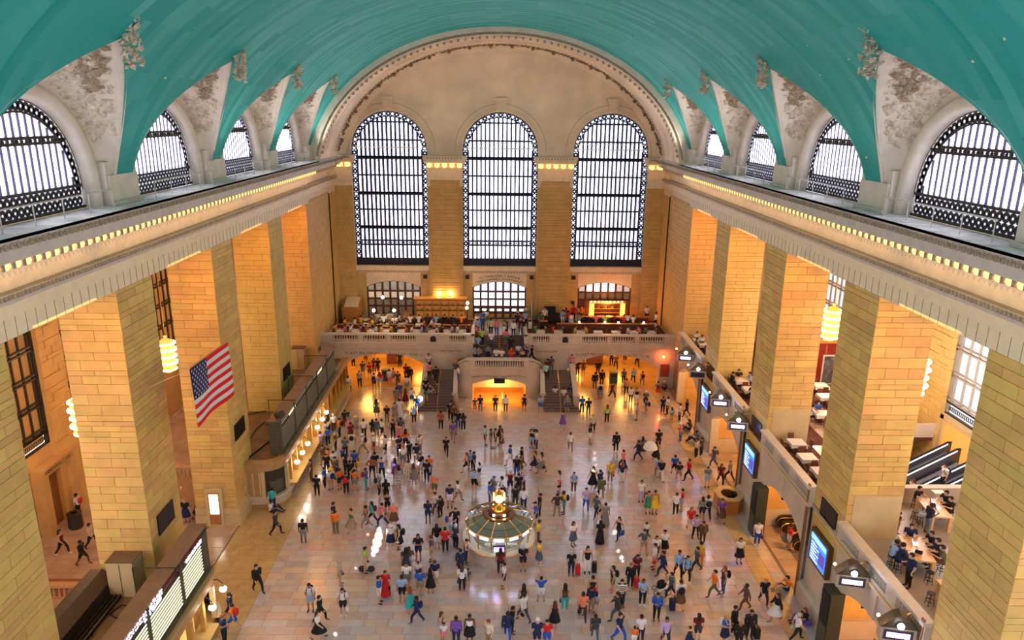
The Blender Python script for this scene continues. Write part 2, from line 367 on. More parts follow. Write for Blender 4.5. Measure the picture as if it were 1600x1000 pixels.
# entablature along both sides ---------------------------------
PROF=[(0,ZL),(0,20.45),(.07,20.45),(.07,20.7),(.14,20.7),(.14,20.95),(.2,21.0),(.2,21.13),(.36,21.16),(.36,21.42),(.08,21.46),(.08,22.2),(.28,22.3),(.45,22.42),(.5,22.5),(.5,22.62),(.92,22.66),(.98,22.7),(.98,23.12),(1.08,23.16),(1.2,23.4),(1.3,23.48),(1.3,23.62)]
def entab(nm,s):
    e=thing(nm,(s*18,40,ZL),kind='structure'); ysegs=[(-2,69.2,0),(69.2,78.2,-.22),(78.2,80.6,.0)]
    parts=[('architrave',0,6,mat('pale_architrave',(.86,.70,.46),.5,noise=.06,nscale=2)),('bead_moulding',6,10,GREYC),('frieze',9,12,FRIEZE),('bed_moulding',11,16,GREYC),('corona',15,18,GREYC),('cyma',18,22,GREYC)]
    for (a,b,off) in ysegs:
        for n,i0,i1,mt in parts:
            mb=MB(); P=PROF[i0:i1+1]
            mb.grid([[(s*(W-d-off),y,z) for d,z in P] for y in (a,b)])
            for yy in (a,b): mb.add([(s*(W-P[0][0]-off),yy,P[0][1])]+[(s*(W-d-off),yy,z) for d,z in P[1:]]+[(s*(W+.3),yy,P[-1][1]),(s*(W+.3),yy,P[0][1])],[tuple(range(len(P)+2))])
            mb.build(n,mt,e)
    MB().box(*sorted((s*17.0,s*18.95)),-2,70.8,23.5,23.62).build('ledge',mat('dusty_ledge',(.62,.58,.55),.8,noise=.3,nscale=1.5),e)
    MB().box(*sorted((s*18.34,s*18.9)),-2,69.1,ZL,23.5).box(*sorted((s*18.62,s*18.9)),69.1,80.6,ZL,23.5).build('wall_core',JOINT,e)
    gm=shared(MB().ball((0,0,0),.215,8,6,(1,.9,.85)),'gilded_ball',GOLD,True); y=21.0
    for (a,b,off) in ysegs:
        y=max(y,a+.3)
        while y<b-.2:
            inst(gm,'gilded_ball',(s*(W-.74-off),y,22.56),e); y+=.585
    # beads, egg-and-dart and joints: small repeats joined
    mb=MB(); y=20
    while y<80:
        mb.box(*sorted((s*17.99,s*17.86)),y,y+.13,21.2,21.38); y+=.24
    mb.build('bead_row',DUSTY,e,kind='stuff')
    mb=MB(); y=20
    while y<80:
        for i in range(3): mb.ball((s*(17.07+.02*i),y+.06*i,23.22+.05*i),.055,5,3)
        mb.box(*sorted((s*17.03,s*17.12)),y+.22,y+.30,23.18,23.4); y+=.36
    mb.build('leaf_ornament',DUSTY,e,kind='stuff')
    mb=MB(); y=20
    while y<80:   # pendant lace hanging under the bed moulding
        mb.prismX([(y,22.16),(y+.3,22.16),(y+.15,21.98-.08*R_.random())],*sorted((s*18.2,s*18.215))); y+=.32
    mb.build('pendant_lace',GREYC,e,kind='stuff')
    mb=MB(); y=20
    while y<80: mb.box(*sorted((s*18.285,s*18.302)),y,y+.015,ZL,20.45); y+=.62
    mb.build('stone_joints',JOINT,e,kind='stuff')
    # cups behind the balls
    mb=MB(); y=21.0
    while y<80: mb.box(*sorted((s*17.4,s*17.75)),y+.2,y+.38,22.42,22.66); y+=.585
    mb.build('dentil_row',DUSTY,e,kind='stuff')
entab('trim_1',-1); entab('trim_2',1)

# ---------------- vault with lunettes
def hw(z):
    t=(z-23.6)/7.15; return 5.15*(1-t**3.1) if 0<=t<=1 else 0
def zb(dy): return 23.6+7.15*max(0,1-abs(dy)/5.15)**(1/3.1)
def vx(z): return VA*math.sqrt(max(0,1-((z-VZ)/VB)**2))
CEN=[BAYC[0]-11.61]+BAYC
ct=bpy.data.materials.new('turquoise_vault'); ct.use_nodes=True; nt=ct.node_tree; N=nt.nodes; L=nt.links; b=N['Principled BSDF']; b.inputs['Roughness'].default_value=.6; b.inputs['Specular IOR Level'].default_value=.2
uv=N.new('ShaderNodeUVMap'); br=N.new('ShaderNodeTexBrick'); br.inputs['Scale'].default_value=1; br.inputs['Mortar Size'].default_value=0; br.inputs['Brick Width'].default_value=4.2; br.inputs['Row Height'].default_value=.62; br.inputs['Bias'].default_value=-.2; br.offset=.37
br.inputs['Color1'].default_value=(.016,.31,.28,1); br.inputs['Color2'].default_value=(.10,.46,.43,1); br.inputs['Mortar'].default_value=(.03,.30,.26,1)
L.new(uv.outputs[0],br.inputs['Vector']); g=N.new('ShaderNodeNewGeometry'); nz=N.new('ShaderNodeTexNoise'); nz.inputs['Scale'].default_value=.25; nz.inputs['Detail'].default_value=6; L.new(g.outputs['Position'],nz.inputs['Vector'])
mx=N.new('ShaderNodeMix'); mx.data_type='RGBA'; mr=N.new('ShaderNodeMapRange'); mr.inputs['From Min'].default_value=.30; mr.inputs['From Max'].default_value=.55; L.new(nz.outputs[0],mr.inputs[0]); L.new(mr.outputs[0],mx.inputs['Factor']); mx.inputs['A'].default_value=(.02,.34,.315,1); L.new(br.outputs['Color'],mx.inputs['B']); L.new(mx.outputs['Result'],b.inputs['Base Color'])
ceil=thing('ceiling',(0,40,36),kind='structure')
YV0,YV1=-2.0,71.0
ys=set(frange(YV0,YV1,.5))
for cc in CEN:
    for d in (0,.15,.35,.7,1.2,1.8,2.5,3.2,3.9,4.5,5.0,5.15): ys|={cc-d,cc+d}
ys=sorted(y for y in ys if YV0<=y<=YV1)
def vb(y,e):
    for cc in CEN:
        if abs(y+e-cc)<5.15: return zb(y-cc)
    return 24.95
mb=MB(); NR=26; uvs=[]
def arcpt(ph): return (VA*cos(ph),VZ+VB*sin(ph))
for s in (-1,1):
    for a,b2 in zip(ys[:-1],ys[1:]):
        A=math.asin((vb(a,1e-4)-VZ)/VB); B=math.asin((vb(b2,-1e-4)-VZ)/VB); n=len(mb.v)
        for i in range(NR+1):
            for yy,P0 in ((a,A),(b2,B)):
                ph=P0+(PI/2-P0)*i/NR; x,z=arcpt(ph); mb.v.append((s*x,yy,z)); uvs.append((ph*16.5+(3 if s<0 else 0),yy))
        for i in range(NR):
            k=n+2*i; mb.f.append((k,k+1,k+3,k+2))
vo=mb.build('vault_surface',ct,ceil,smooth=True,recalc=False)
ul=vo.data.uv_layers.new(name='UVMap')
for lp in vo.data.loops: ul.data[lp.index].uv=uvs[lp.vertex_index]
ro=bpy.data.objects.new('leak_shell',vo.data.copy()); COL.objects.link(ro); ro.parent=ceil; ro.scale=(1.006,1,1.006); ro.location=(0,.06,-.21+.0)  # unseen outer copy of the vault, added to block light leaking through its seams
gl=mat('gold_star_paint',(.62,.58,.30),.5); gl2=mat('rose_star_paint',(.40,.16,.11),.5)
# star figures painted on the vault: thin raised lines following the surface
def vline(pts,mt,nm,w=.035):
    w*=.36; mb=MB(); P=[GV(*p) for p in pts]
    for p,q in zip(P[:-1],P[1:]):
        d=q-p; n=max(1,int(d.length/.4)); ps=[]
        for i in range(n+1):
            r=p+d*(i/n); k=math.sqrt((r.x/VA)**2+((r.z-VZ)/VB)**2); ps.append(Vector((r.x/k*.998,r.y,VZ+(r.z-VZ)/k*.998)))
        mb.tube(ps,w,4)
    return mb
def merge(*a):
    o=MB()
    for x in a: o.add(x.v,x.f)
    return o
R2=random.Random(3)
def squig(x,y,x2,y2,n,amp):
    return [(x+(x2-x)*i/n+R2.uniform(-amp,amp),y+(y2-y)*i/n+R2.uniform(-amp,amp)) for i in range(n+1)]
merge(*[vline(p,gl,'',.03) for p in ([(465,0),(495,17),(560,26),(640,28),(700,32),(800,38),(900,47)],squig(850,8,990,62,12,3),squig(870,20,1000,75,10,4),squig(940,30,985,60,9,3),[(985,60),(992,62),(975,50)],squig(955,50,1010,95,9,5),squig(980,70,1035,110,8,5),[(1030,108),(1042,113),(1046,123),(1036,118),(1030,108)],squig(655,20,720,5,8,3),squig(560,48,600,40,6,2),[(1036,124),(1043,138)])]).build('constellation_drawing',gl,ceil)
merge(*[vline(p,gl2,'',.03) for p in (squig(1440,30,1500,20,7,5),squig(1465,48,1480,45,3,3),[(1483,20),(1485,40),(1475,48)],squig(1530,30,1580,0,6,3),[(1545,20),(1560,40),(1555,70),(1530,75)],squig(1480,62,1540,55,6,3),squig(1535,85,1545,75,4,2),[(1400,2),(1412,5),(1416,0)])]).build('constellation_drawing',gl2,ceil)
st=MB()
for px,py in [(1145,14),(1352,26),(1265,68),(1285,115),(1575,57),(1525,93),(1357,245),(1240,20),(600,30),(300,40),(255,120),(1100,30),(1330,90)]:
    p=GV(px,py); st.ball((p.x*.995,p.y,VZ+(p.z-VZ)*.995),.07,6,4)
st.build('painted_stars',gl,ceil,kind='stuff')
# lunettes
leafm=MB().ball((0,0,0),1,6,4,(.22,.09,.5))
def relief(name,parent,surf,n,seed,mt,size=(.10,.26)):
    r=random.Random(seed); mb=MB()
    for i in range(n):
        u,v=r.random(),r.random(); p,nn=surf(u,v); s=r.uniform(*size); a=r.uniform(0,2*PI)
        t=nn.orthogonal().normalized(); b=nn.cross(t); t2=t*cos(a)+b*sin(a); b2=nn.cross(t2)
        L0=s; Wd=s*.28; H=s*.25
        mb.add([p-t2*L0*.5,p+b2*Wd+nn*H*.3,p+t2*L0*.6,p-b2*Wd+nn*H*.3,p+nn*H],[(0,1,4),(1,2,4),(2,3,4),(3,0,4)])
    return mb.build(name,mt,parent,kind='stuff',recalc=False)
GREL=mat('relief_plaster',(.58,.48,.36),.6,noise=.35,nscale=3)
for s in (-1,1):
    for ci,cc in enumerate(CEN):
        lu=thing('lunette',(s*19,cc,23.6),kind='structure'); vis=ci>=2
        XW=s*19.15; RW=3.85; zc=24.45
        # reveal + roll moulding
        mb=MB(); rows=[]
        n=24 if vis else 12
        prof=[(XW,RW),(s*18.75,RW+.02),(s*18.55,RW+.12),(s*18.42,RW+.34),(s*18.5,RW+.58),(s*18.7,RW+.66)]
        for i in range(n+1):
            a=PI*i/n; rows.append([(x,cc+r*cos(a),zc+r*sin(a)) for x,r in prof])
        for sg in (1,-1):
            rr=[(x,cc+sg*r,23.6) for x,r in prof]
            if sg==1: rows.insert(0,rr)
            else: rows.append(rr)
        mb.grid(rows); mb.build('roll_moulding',CREAM,lu,smooth=True)
        # vaulted cell between moulding and the crossing curve
        mb=MB(); rows=[]
        def cell(th,v):
            c_=cos(th); t=max(0,1-abs(c_))**(1/3.1); zo=23.6+7.15*t; yo=cc+math.copysign(5.15*abs(c_),c_); xo=s*vx(zo)
            ri=RW+.62; yi=cc+ri*c_; zi=zc+ri*sin(th) if sin(th)>0 else 23.6; xi=s*18.68
            k=v; bow=.35*sin(PI*v)*t
            return Vector((xi+(xo-xi)*k+s*bow,yi+(yo-yi)*k,zi+(zo-zi)*k+bow*.5))
        ths=[PI*i/36 for i in range(37)]
        for th in ths: rows.append([cell(th,v/6) for v in range(7)])
        mb.grid(rows); mb.build('vaulted_cell',CREAM,lu,smooth=True)
        # flat border following the crossing
        mb=MB(); rows=[]
        for th in ths:
            a=cell(th,1.0); b0=cell(th,.90); k=math.sqrt((a.x/VA)**2+((a.z-VZ)/VB)**2)
            rows.append([a,a+Vector((-s*.06,0,-.06)),b0+Vector((-s*.06,0,-.06)),b0])
        mb.grid(rows); mb.build('border_band',CREAM,lu)
        if vis:
            def surf(u,v,c0=.12):
                th=PI*(.14+.72*u); vv=.12+.72*v; p=cell(th,vv); e=1e-2
                n_=(cell(th+e,vv)-p).cross(cell(th,vv+e)-p); 
                if n_.length<1e-9: n_=Vector((-s,0,0))
                n_.normalize()
                if n_.x*s>0: n_=-n_
                return p,n_
            relief('carved_relief',lu,surf,460 if ci<4 else 260,ci*7+s,GREL,(.18,.55))
            def surf2(u,v):
                th=PI*(.30+.40*u); p,nn=surf((th/PI-.14)/.72,.55+.55*v*(1-abs(u-.5))); return p+nn*.05,nn
            relief('winged_emblem',lu,surf2,150,ci*5+s,mat('winged_relief',(.33,.24,.15),.6,noise=.3,nscale=5),(.22,.6))
            # leafy finial over the apex
            mb=MB(); r=random.Random(ci)
            ap=Vector((s*(vx(30.7)-.15),cc,30.6))
            for i in range(80):
                q=ap+Vector((-s*r.uniform(-.1,.5),r.gauss(0,.17),r.uniform(-1.1,.75))); q.x=s*min(abs(q.x),vx(q.z)-.03); d=Vector((r.uniform(-1,1),r.uniform(-1,1),r.uniform(-.2,1))).normalized()*r.uniform(.15,.32)
                t=d.orthogonal()*.3; mb.add([q-d*.6,q+t,q+d,q-t,q+Vector((-s*.1,0,-.1))],[(0,1,4),(1,2,4),(2,3,4),(3,0,4)])
            mb.build('leaf_finial',mat('finial_plaster',(.58,.47,.33),.6,noise=.3,nscale=5),lu,kind='stuff',recalc=False)
        # pier base between lunettes on the ledge
        mb=MB(); y0,y1=cc+RW+.62,cc+11.61-RW-.62
        if cc>60: y1=71.0
        mb.box(*sorted((s*18.1,s*18.9)),y0,y1,23.62,25.0); mb.box(*sorted((s*17.95,s*18.9)),y0-.05,y1+.05,23.62,23.8)
        mb.build('pier_base',CREAM,lu)
        if cc<60:
            mb=MB()
            for yy in (y0+.10,y1-.10): mb.box(*sorted((s*18.2,s*18.6)),yy-.2,yy+.2,24.3,25.6)
            mb.build('corner_block',CREAM,lu)
        # window in the lunette
        wn=thing('window_3' if s<0 else 'window_4',(XW,cc,23.7),kind='structure')
        def top(y): return zc+math.sqrt(max(0,(RW-.5)**2-(y-cc)**2))
        ncol=15; wdt=2*(RW-.55)/ncol; zbot=24.7
        if vis:
            for i in range(ncol):
                a=cc-RW+.55+i*wdt; b_2=a+wdt; y0_,y1_=a+.07,b_2-.07
                for z0_,f in ((zbot,0),(26.75,1)):
                    ta,tb=top(y0_),top(y1_)
                    if f==0: ta,tb=min(ta,26.6),min(tb,26.6)
                    if max(ta,tb)<z0_+.1: continue
                    MB().add([(XW,y0_,z0_),(XW,y1_,z0_),(XW,y1_,max(tb,z0_)),(XW,y0_,max(ta,z0_)),(XW+s*.03,y0_,z0_),(XW+s*.03,y1_,z0_),(XW+s*.03,y1_,max(tb,z0_)),(XW+s*.03,y0_,max(ta,z0_))],[(0,1,2,3),(7,6,5,4),(0,4,5,1),(1,5,6,2),(2,6,7,3),(3,7,4,0)]).build('pane',PANEL,wn)
        else:
            mb=MB(); 
            for q in strip_wall(frange(cc-RW+.5,cc+RW-.5,.4),lambda y:[(zbot,max(top(y),zbot))]): mb.quad(*[(XW,u,z) for u,z in q])
            mb.build('pane',PANEL,wn)
        if vis:
            for i in range(ncol+1):
                yy=cc-RW+.55+i*wdt; tt=top(yy)
                if tt>zbot+.1: MB().box(*sorted((XW-s*.05,XW-s*.01)),yy-.085,yy+.085,zbot,tt).build('mullion',mat('lavender_iron',(.26,.23,.48),.5),wn)
            fr=MB()
            for zz in (26.55,26.78): 
                h=math.sqrt(max(.01,(RW-.5)**2-(zz-zc)**2)); fr.box(*sorted((XW-s*.14,XW)),cc-h,cc+h,zz-.06,zz+.06)
            for i in range(22): fr.ball((XW-s*.1,cc-3+i*.286,26.66),.07,5,4)
            fr.box(*sorted((XW-s*.16,XW)),cc-RW+.1,cc+RW-.1,24.58,24.7); fr.box(*sorted((XW-s*.16,XW)),cc-RW,cc+RW,23.62,23.75)
            # filigree: rings in the arch band and in the foot band
            def ring(cy,cz,r0,r1,n=8):
                P=[]; 
                for i in range(n):
                    a=2*PI*i/n; P.append(((XW-s*.06),cy+r0*cos(a),cz+r0*sin(a))); P.append(((XW-s*.06),cy+r1*cos(a),cz+r1*sin(a)))
                fr.add(P,[(2*i,2*i+1,(2*i+3)%(2*n),(2*i+2)%(2*n)) for i in range(n)])
            for i in range(34):
                a=PI*(i+.5)/34; r=RW-.25; ring(cc+r*cos(a),zc+r*sin(a),.07,.24)
            for i in range(20):
                yy=cc-RW+.3+i*.375
                for zz in (23.95,24.36): ring(yy,zz,.06,.23)
            for rr in (RW-.5,RW):
                P=[]
                for i in range(33):
                    a=PI*i/32
                    for dr in (-.045,.045): P.append((XW-s*.12,cc+(rr+dr)*cos(a),zc+(rr+dr)*sin(a)))
                fr.add(P,[(2*i,2*i+1,2*i+3,2*i+2) for i in range(32)])
            bk=MB(); P=[(XW+s*.02,cc+rr*cos(PI*i/24),zc+rr*sin(PI*i/24)) for rr in (RW-.5,RW+.02) for i in range(25)]; bk.add(P,[(i,i+1,26+i,25+i) for i in range(24)])
            bk.quad((XW+s*.02,cc-RW,23.62),(XW+s*.02,cc+RW,23.62),(XW+s*.02,cc+RW,24.6),(XW+s*.02,cc-RW,24.6)); bk.build('border_glass',mat('lunette_border_glass',(.2,.2,.3),.4,emit=(.7,.72,1),es=.55),wn,recalc=False)
            fr.build('filigree_frame',IRON2,wn,kind='stuff',recalc=False)
        # safety rail in front
        if vis and ci<6:
            rl=thing('safety_rail',(s*17.75,cc,23.62),'thin metal safety rail on the %s ledge before %s arched window from the camera'%('left' if s<0 else 'right',['','','the nearest','the second','the third','the fourth'][ci]),'rail')
            MB().tube([(s*17.75,cc-3.9,24.45),(s*17.75,cc+3.9,24.45)],.035,5).build('top_bar',GREYC,rl)
            for k in range(5): MB().tube([(s*17.75,cc-3.8+k*1.9,23.62),(s*17.75,cc-3.8+k*1.9,24.45)],.025,5).build('post',GREYC,rl)

# added warm fills for pier faces and side floor, vault uplights, cove above the frieze
for s in (-1,1):
    for i,yc in enumerate(BAYC):
        lit('pier_fill',(s*19.7,yc-3.0,19.5),PIER_FILL_W,(1,.27,.015),2.2,'AREA',rot=(rad(48),0,0),sy=1.2)  # hidden fill, added to tint the near pier faces orange
    for i,yc in enumerate(BAYC):
        lit('side_floor_fill',(s*18.9,yc,19.5),92,(1,.40,.07),1.6,'AREA',rot=(0,rad(s*24),0),sy=4.5)  # unseen fill, added to warm the floor along the sides
    for k in range(2,6):
        o=lit('vault_uplight',(s*17.2,12+k*11.61,23.9),(60,60,60,200,420,520)[k],(1,.97,.90),.25,'SPOT'); o.data.spot_size=rad(130); o.rotation_euler=Vector((-s*1.0,0,1)).to_track_quat('-Z','Y').to_euler()
    for k in range(3):
        o=lit('cove_light',(s*17.6,22+k*20,22.40),FRIEZE_W,(1,.62,.24),.12,'AREA',sy=19.0); o.rotation_euler=(0,rad(-s*35),0)
# ---------------- west arch: stepped archivolt from the vault's end to the tympanum wall
ar=thing('trim_3',(0,71,24),kind='structure')
AP=[(0,70.98),(.62,70.98),(.64,71.12),(.70,71.2),(.70,71.55),(.92,71.62),(.95,73.4),(1.02,73.5),(1.02,74.2),(.98,74.3),(1.0,77.2),(1.08,77.3),(1.08,77.7),(1.0,77.8),(1.0,80.0),(1.12,80.1),(1.6,80.55),(1.6,81.0)]
def ell(ins,n=72,zmin=23.6):
    a,b=VA-ins,VB-ins; p0=math.asin((zmin-VZ)/b); return [(a*cos(p0+(PI-2*p0)*i/n),VZ+b*sin(p0+(PI-2*p0)*i/n)) for i in range(n+1)]
def arch_band(i0,i1,nm,mt,smooth=False):
    rows=[[(x,AP[i][1],z) for x,z in ell(AP[i][0])] for i in range(i0,i1+1)]
    MB().grid(rows).build(nm,mt,ar,smooth=smooth)
arch_band(0,1,'voussoir_band',CREAM); arch_band(1,5,'arch_moulding',CREAM); arch_band(5,9,'coffer_band',CREAMD); arch_band(9,14,'arch_soffit',CREAMD); arch_band(14,17,'inner_moulding',CREAMD)
mb=MB(); r=random.Random(5)
E0=ell(.66,260); 
for i,(x,z) in enumerate(E0[3:-3]):
    for k in range(3):
        y=71.15+.12*k+r.uniform(-.03,.03); s=.12; mb.add([(x-s,y,z-.06-k*.05),(x,y-.05,z+s*.5-k*.05),(x+s,y,z-.06-k*.05),(x,y-.12,z-.1-k*.05)],[(0,1,3),(1,2,3),(0,3,2)])
mb.build('carved_garland',DUSTY,ar,kind='stuff',recalc=False)
mb=MB()
for i,(x,z) in enumerate(ell(.92,150)[2:-2]):
    if i%2: mb.box(x-.09,x+.09,71.7,72.3,z-.22,z+.05)
mb.build('dentil_row',DUSTY,ar,kind='stuff')
mb=MB()
for i,(x,z) in enumerate(ell(1.06,120)[2:-2]): mb.ball((x,77.5,z),.11,5,4)
mb.build('bead_row',DUSTY,ar,kind='stuff')
n=23
for i,(x,z) in enumerate(ell(1.04,n)[1:-1]):
    mb=MB(); t=Vector((x/(VA**2),0,(z-VZ)/VB**2)).normalized(); u=Vector((t.z,0,-t.x)); v=Vector((0,1,0)); c0=Vector((x,79.0,z))-t*.03
    mb.ball(c0-t*.1,.22,7,4)
    for k in range(22):
        a=r.uniform(0,2*PI); d=u*cos(a)*1.5+v*sin(a); q=c0+d*r.uniform(.3,.8); L0=.3; w_=v*cos(a)-u*sin(a)
        mb.add([q-d*L0*.6,q+w_*.09,q+d*L0*.6,q-w_*.09,q-t*.12],[(0,1,4),(1,2,4),(2,3,4),(3,0,4)])
    mb.build('rosette',mat('rosette_brown',(.20,.13,.07),.6),ar,recalc=False)
# ---------------- west wall
wb=thing('wall_back',(0,YB,0),kind='structure'); WX=[-12.2,0,12.2]; HW=4.15; ZS=24.1
def door_top(x,c): R=(3.05**2+.66**2)/(2*.66); return 9.42-R+math.sqrt(max(0,R*R-(x-c)**2))
E1=(VA-1.6,VB-1.6)
def bsegs(x):
    top=VZ+E1[1]*math.sqrt(max(0,1-(x/E1[0])**2)); top=max(top,24.0)
    for c in WX:
        if abs(x-c)<HW:
            wt=ZS+math.sqrt(HW*HW-(x-c)**2)
            if abs(x-c)<3.05: return [(door_top(x,c),11.3),(wt,top)]
            return [(4.8,11.3),(wt,top)]
    return [(4.8,top),(top,top)]
xs=sorted(set(frange(-17,17,.5)+[c+k for c in WX for k in (-HW,HW,-3.05,3.05)]+[c+HW*math.sin(PI*i/32) for c in WX for i in range(-16,17)]))
mb=MB()
for q in strip_wall(xs,bsegs): mb.quad(*[(u,YB,z) for u,z in q])
mb.build('tympanum',CREAMD,wb)
MB().box(-18.7,-17,YB,YB+.3,4.8,24).box(17,18.7,YB,YB+.3,4.8,24).build('wall_core',STONE2,wb)
j=MB()
for c in WX: stones(wb,'y',YB,c-HW,c-3.1,5.0,11.0,t=-.05,joined=j); stones(wb,'y',YB,c+3.1,c+HW,5.0,11.0,t=-.05,joined=j)
for a,b in ((-8.05,-4.15),(4.15,8.05)):
    stones(wb,'y',80.45,a+.35,b-.35,5.0,21.2,t=-.08,joined=j,lens=(.9,1.4)); stones(wb,'y',80.8,a,b,5.0,21.6,t=-.06,joined=j,lens=(3,5))
for a,b in ((-18.6,-16.35),(16.35,18.6)): stones(wb,'y',80.6,a,b,5.0,21.6,t=-.08,joined=j,lens=(1,1.4))
j.box(-8.05,-4.15,80.5,81.0,5.0,21.6); j.box(4.15,8.05,80.5,81.0,5.0,21.6)
j.build('stone_courses',STONE,wb,kind='stuff')
for c in WX:   # sill, ornamental band
    MB().box(c-4.15,c+4.15,80.55,81.05,10.75,11.3).box(c-4.05,c+4.05,80.75,81.05,10.45,10.75).build('window_sill',FRIEZE,wb)
    mb=MB()
    for i in range(26):
        x=c-4.0+i*.31; mb.add([(x,80.73,10.48),(x+.2,80.73,10.72),(x+.28,80.70,10.66),(x+.1,80.70,10.46)],[(0,1,2,3)]); mb.ball((x+.05,80.74,10.66),.06,5,3)
    mb.build('carved_band',DUSTY,wb,kind='stuff')
    rows=[]
    for i in range(25):
        a=PI*i/24; rows.append([(c+rr*cos(a),yy,ZS+rr*sin(a)) for rr,yy in ((4.15,81.0),(4.15,80.86),(4.35,80.84),(4.42,80.92),(4.55,80.92),(4.6,81.0))])
    MB().grid(rows).build('window_moulding',CREAMD,wb)
    mb=MB(); 
    for r0 in (5.0,5.03):
        pass
    P=[]
    for i in range(41):
        a=PI*i/40; P+= [(c+5.0*cos(a),80.985,ZS+5.0*sin(a)),(c+5.04*cos(a),80.985,ZS+5.04*sin(a))]
    mb.add(P,[(2*i,2*i+1,2*i+3,2*i+2) for i in range(40)]).build('joint_line',JOINT,wb)
    ks=MB(); ks.prismY([(c-.42,28.5),(c+.42,28.5),(c+.55,29.5),(c-.55,29.5)],80.6,81); ks.box(c-.7,c+.7,80.5,81,29.5,29.72); ks.prismY([(c-.2,28.6),(c+.2,28.6),(c+.28,29.4),(c-.28,29.4)],80.45,80.62); ks.box(c-.5,c+.5,80.5,81,28.35,28.52)
    ks.build('keystone',CREAMD,wb)
# capitals on the window piers
for a,b in ((-8.05,-4.15),(4.15,8.05),(-18.6,-16.35),(16.35,18.6)):
    cp=MB(); sh=23.62-PROF[-1][1]
    def lay(d0,z0,z1,m=cp,a=a,b=b): m.box(a-d0*.35,b+d0*.35,80.45-d0*.6,81.0,z0,z1)
    lay(.12,20.3,20.6); lay(.05,20.6,21.0); lay(.25,21.0,21.25); lay(.05,21.25,22.3)
    lay(.35,22.3,22.45); lay(.5,22.75,22.9); lay(.95,22.9,23.25); lay(1.15,23.25,23.6); cp.build('pier_capital',FRIEZE,wb)
    nb=5 if b-a>3 else 3
    for i in range(nb):
        x=a-.1+(b-a+.2)*(i+.5)/nb; g=MB(); g.box(x-.26,x+.26,79.85,80.4,22.46,22.8); g.ball((x,79.9,22.5),.24,7,4,(1,.6,.7)); g.build('gilded_block',GOLD,wb)
    mb=MB()
    for i in range(12): x=a+(b-a)*(i+.5)/12; mb.box(x-.08,x+.04,79.7,79.85,23.28,23.5)
    mb.build('leaf_ornament',DUSTY,wb,kind='stuff')
MB().box(-17,17,80.9,81.02,24.35,24.45).box(-17,17,80.93,81.02,24.9,24.96).build('string_course',CREAMD,wb)
for x in (-8.55,8.55,-3.7,3.7): MB().box(x-.22,x+.22,80.86,81.0,9.75,10.2).build('vent_grille',DARK,wb)
MB().box(8.35,8.75,80.86,81,6.8,7.2).build('vent_grille',DARK,wb)
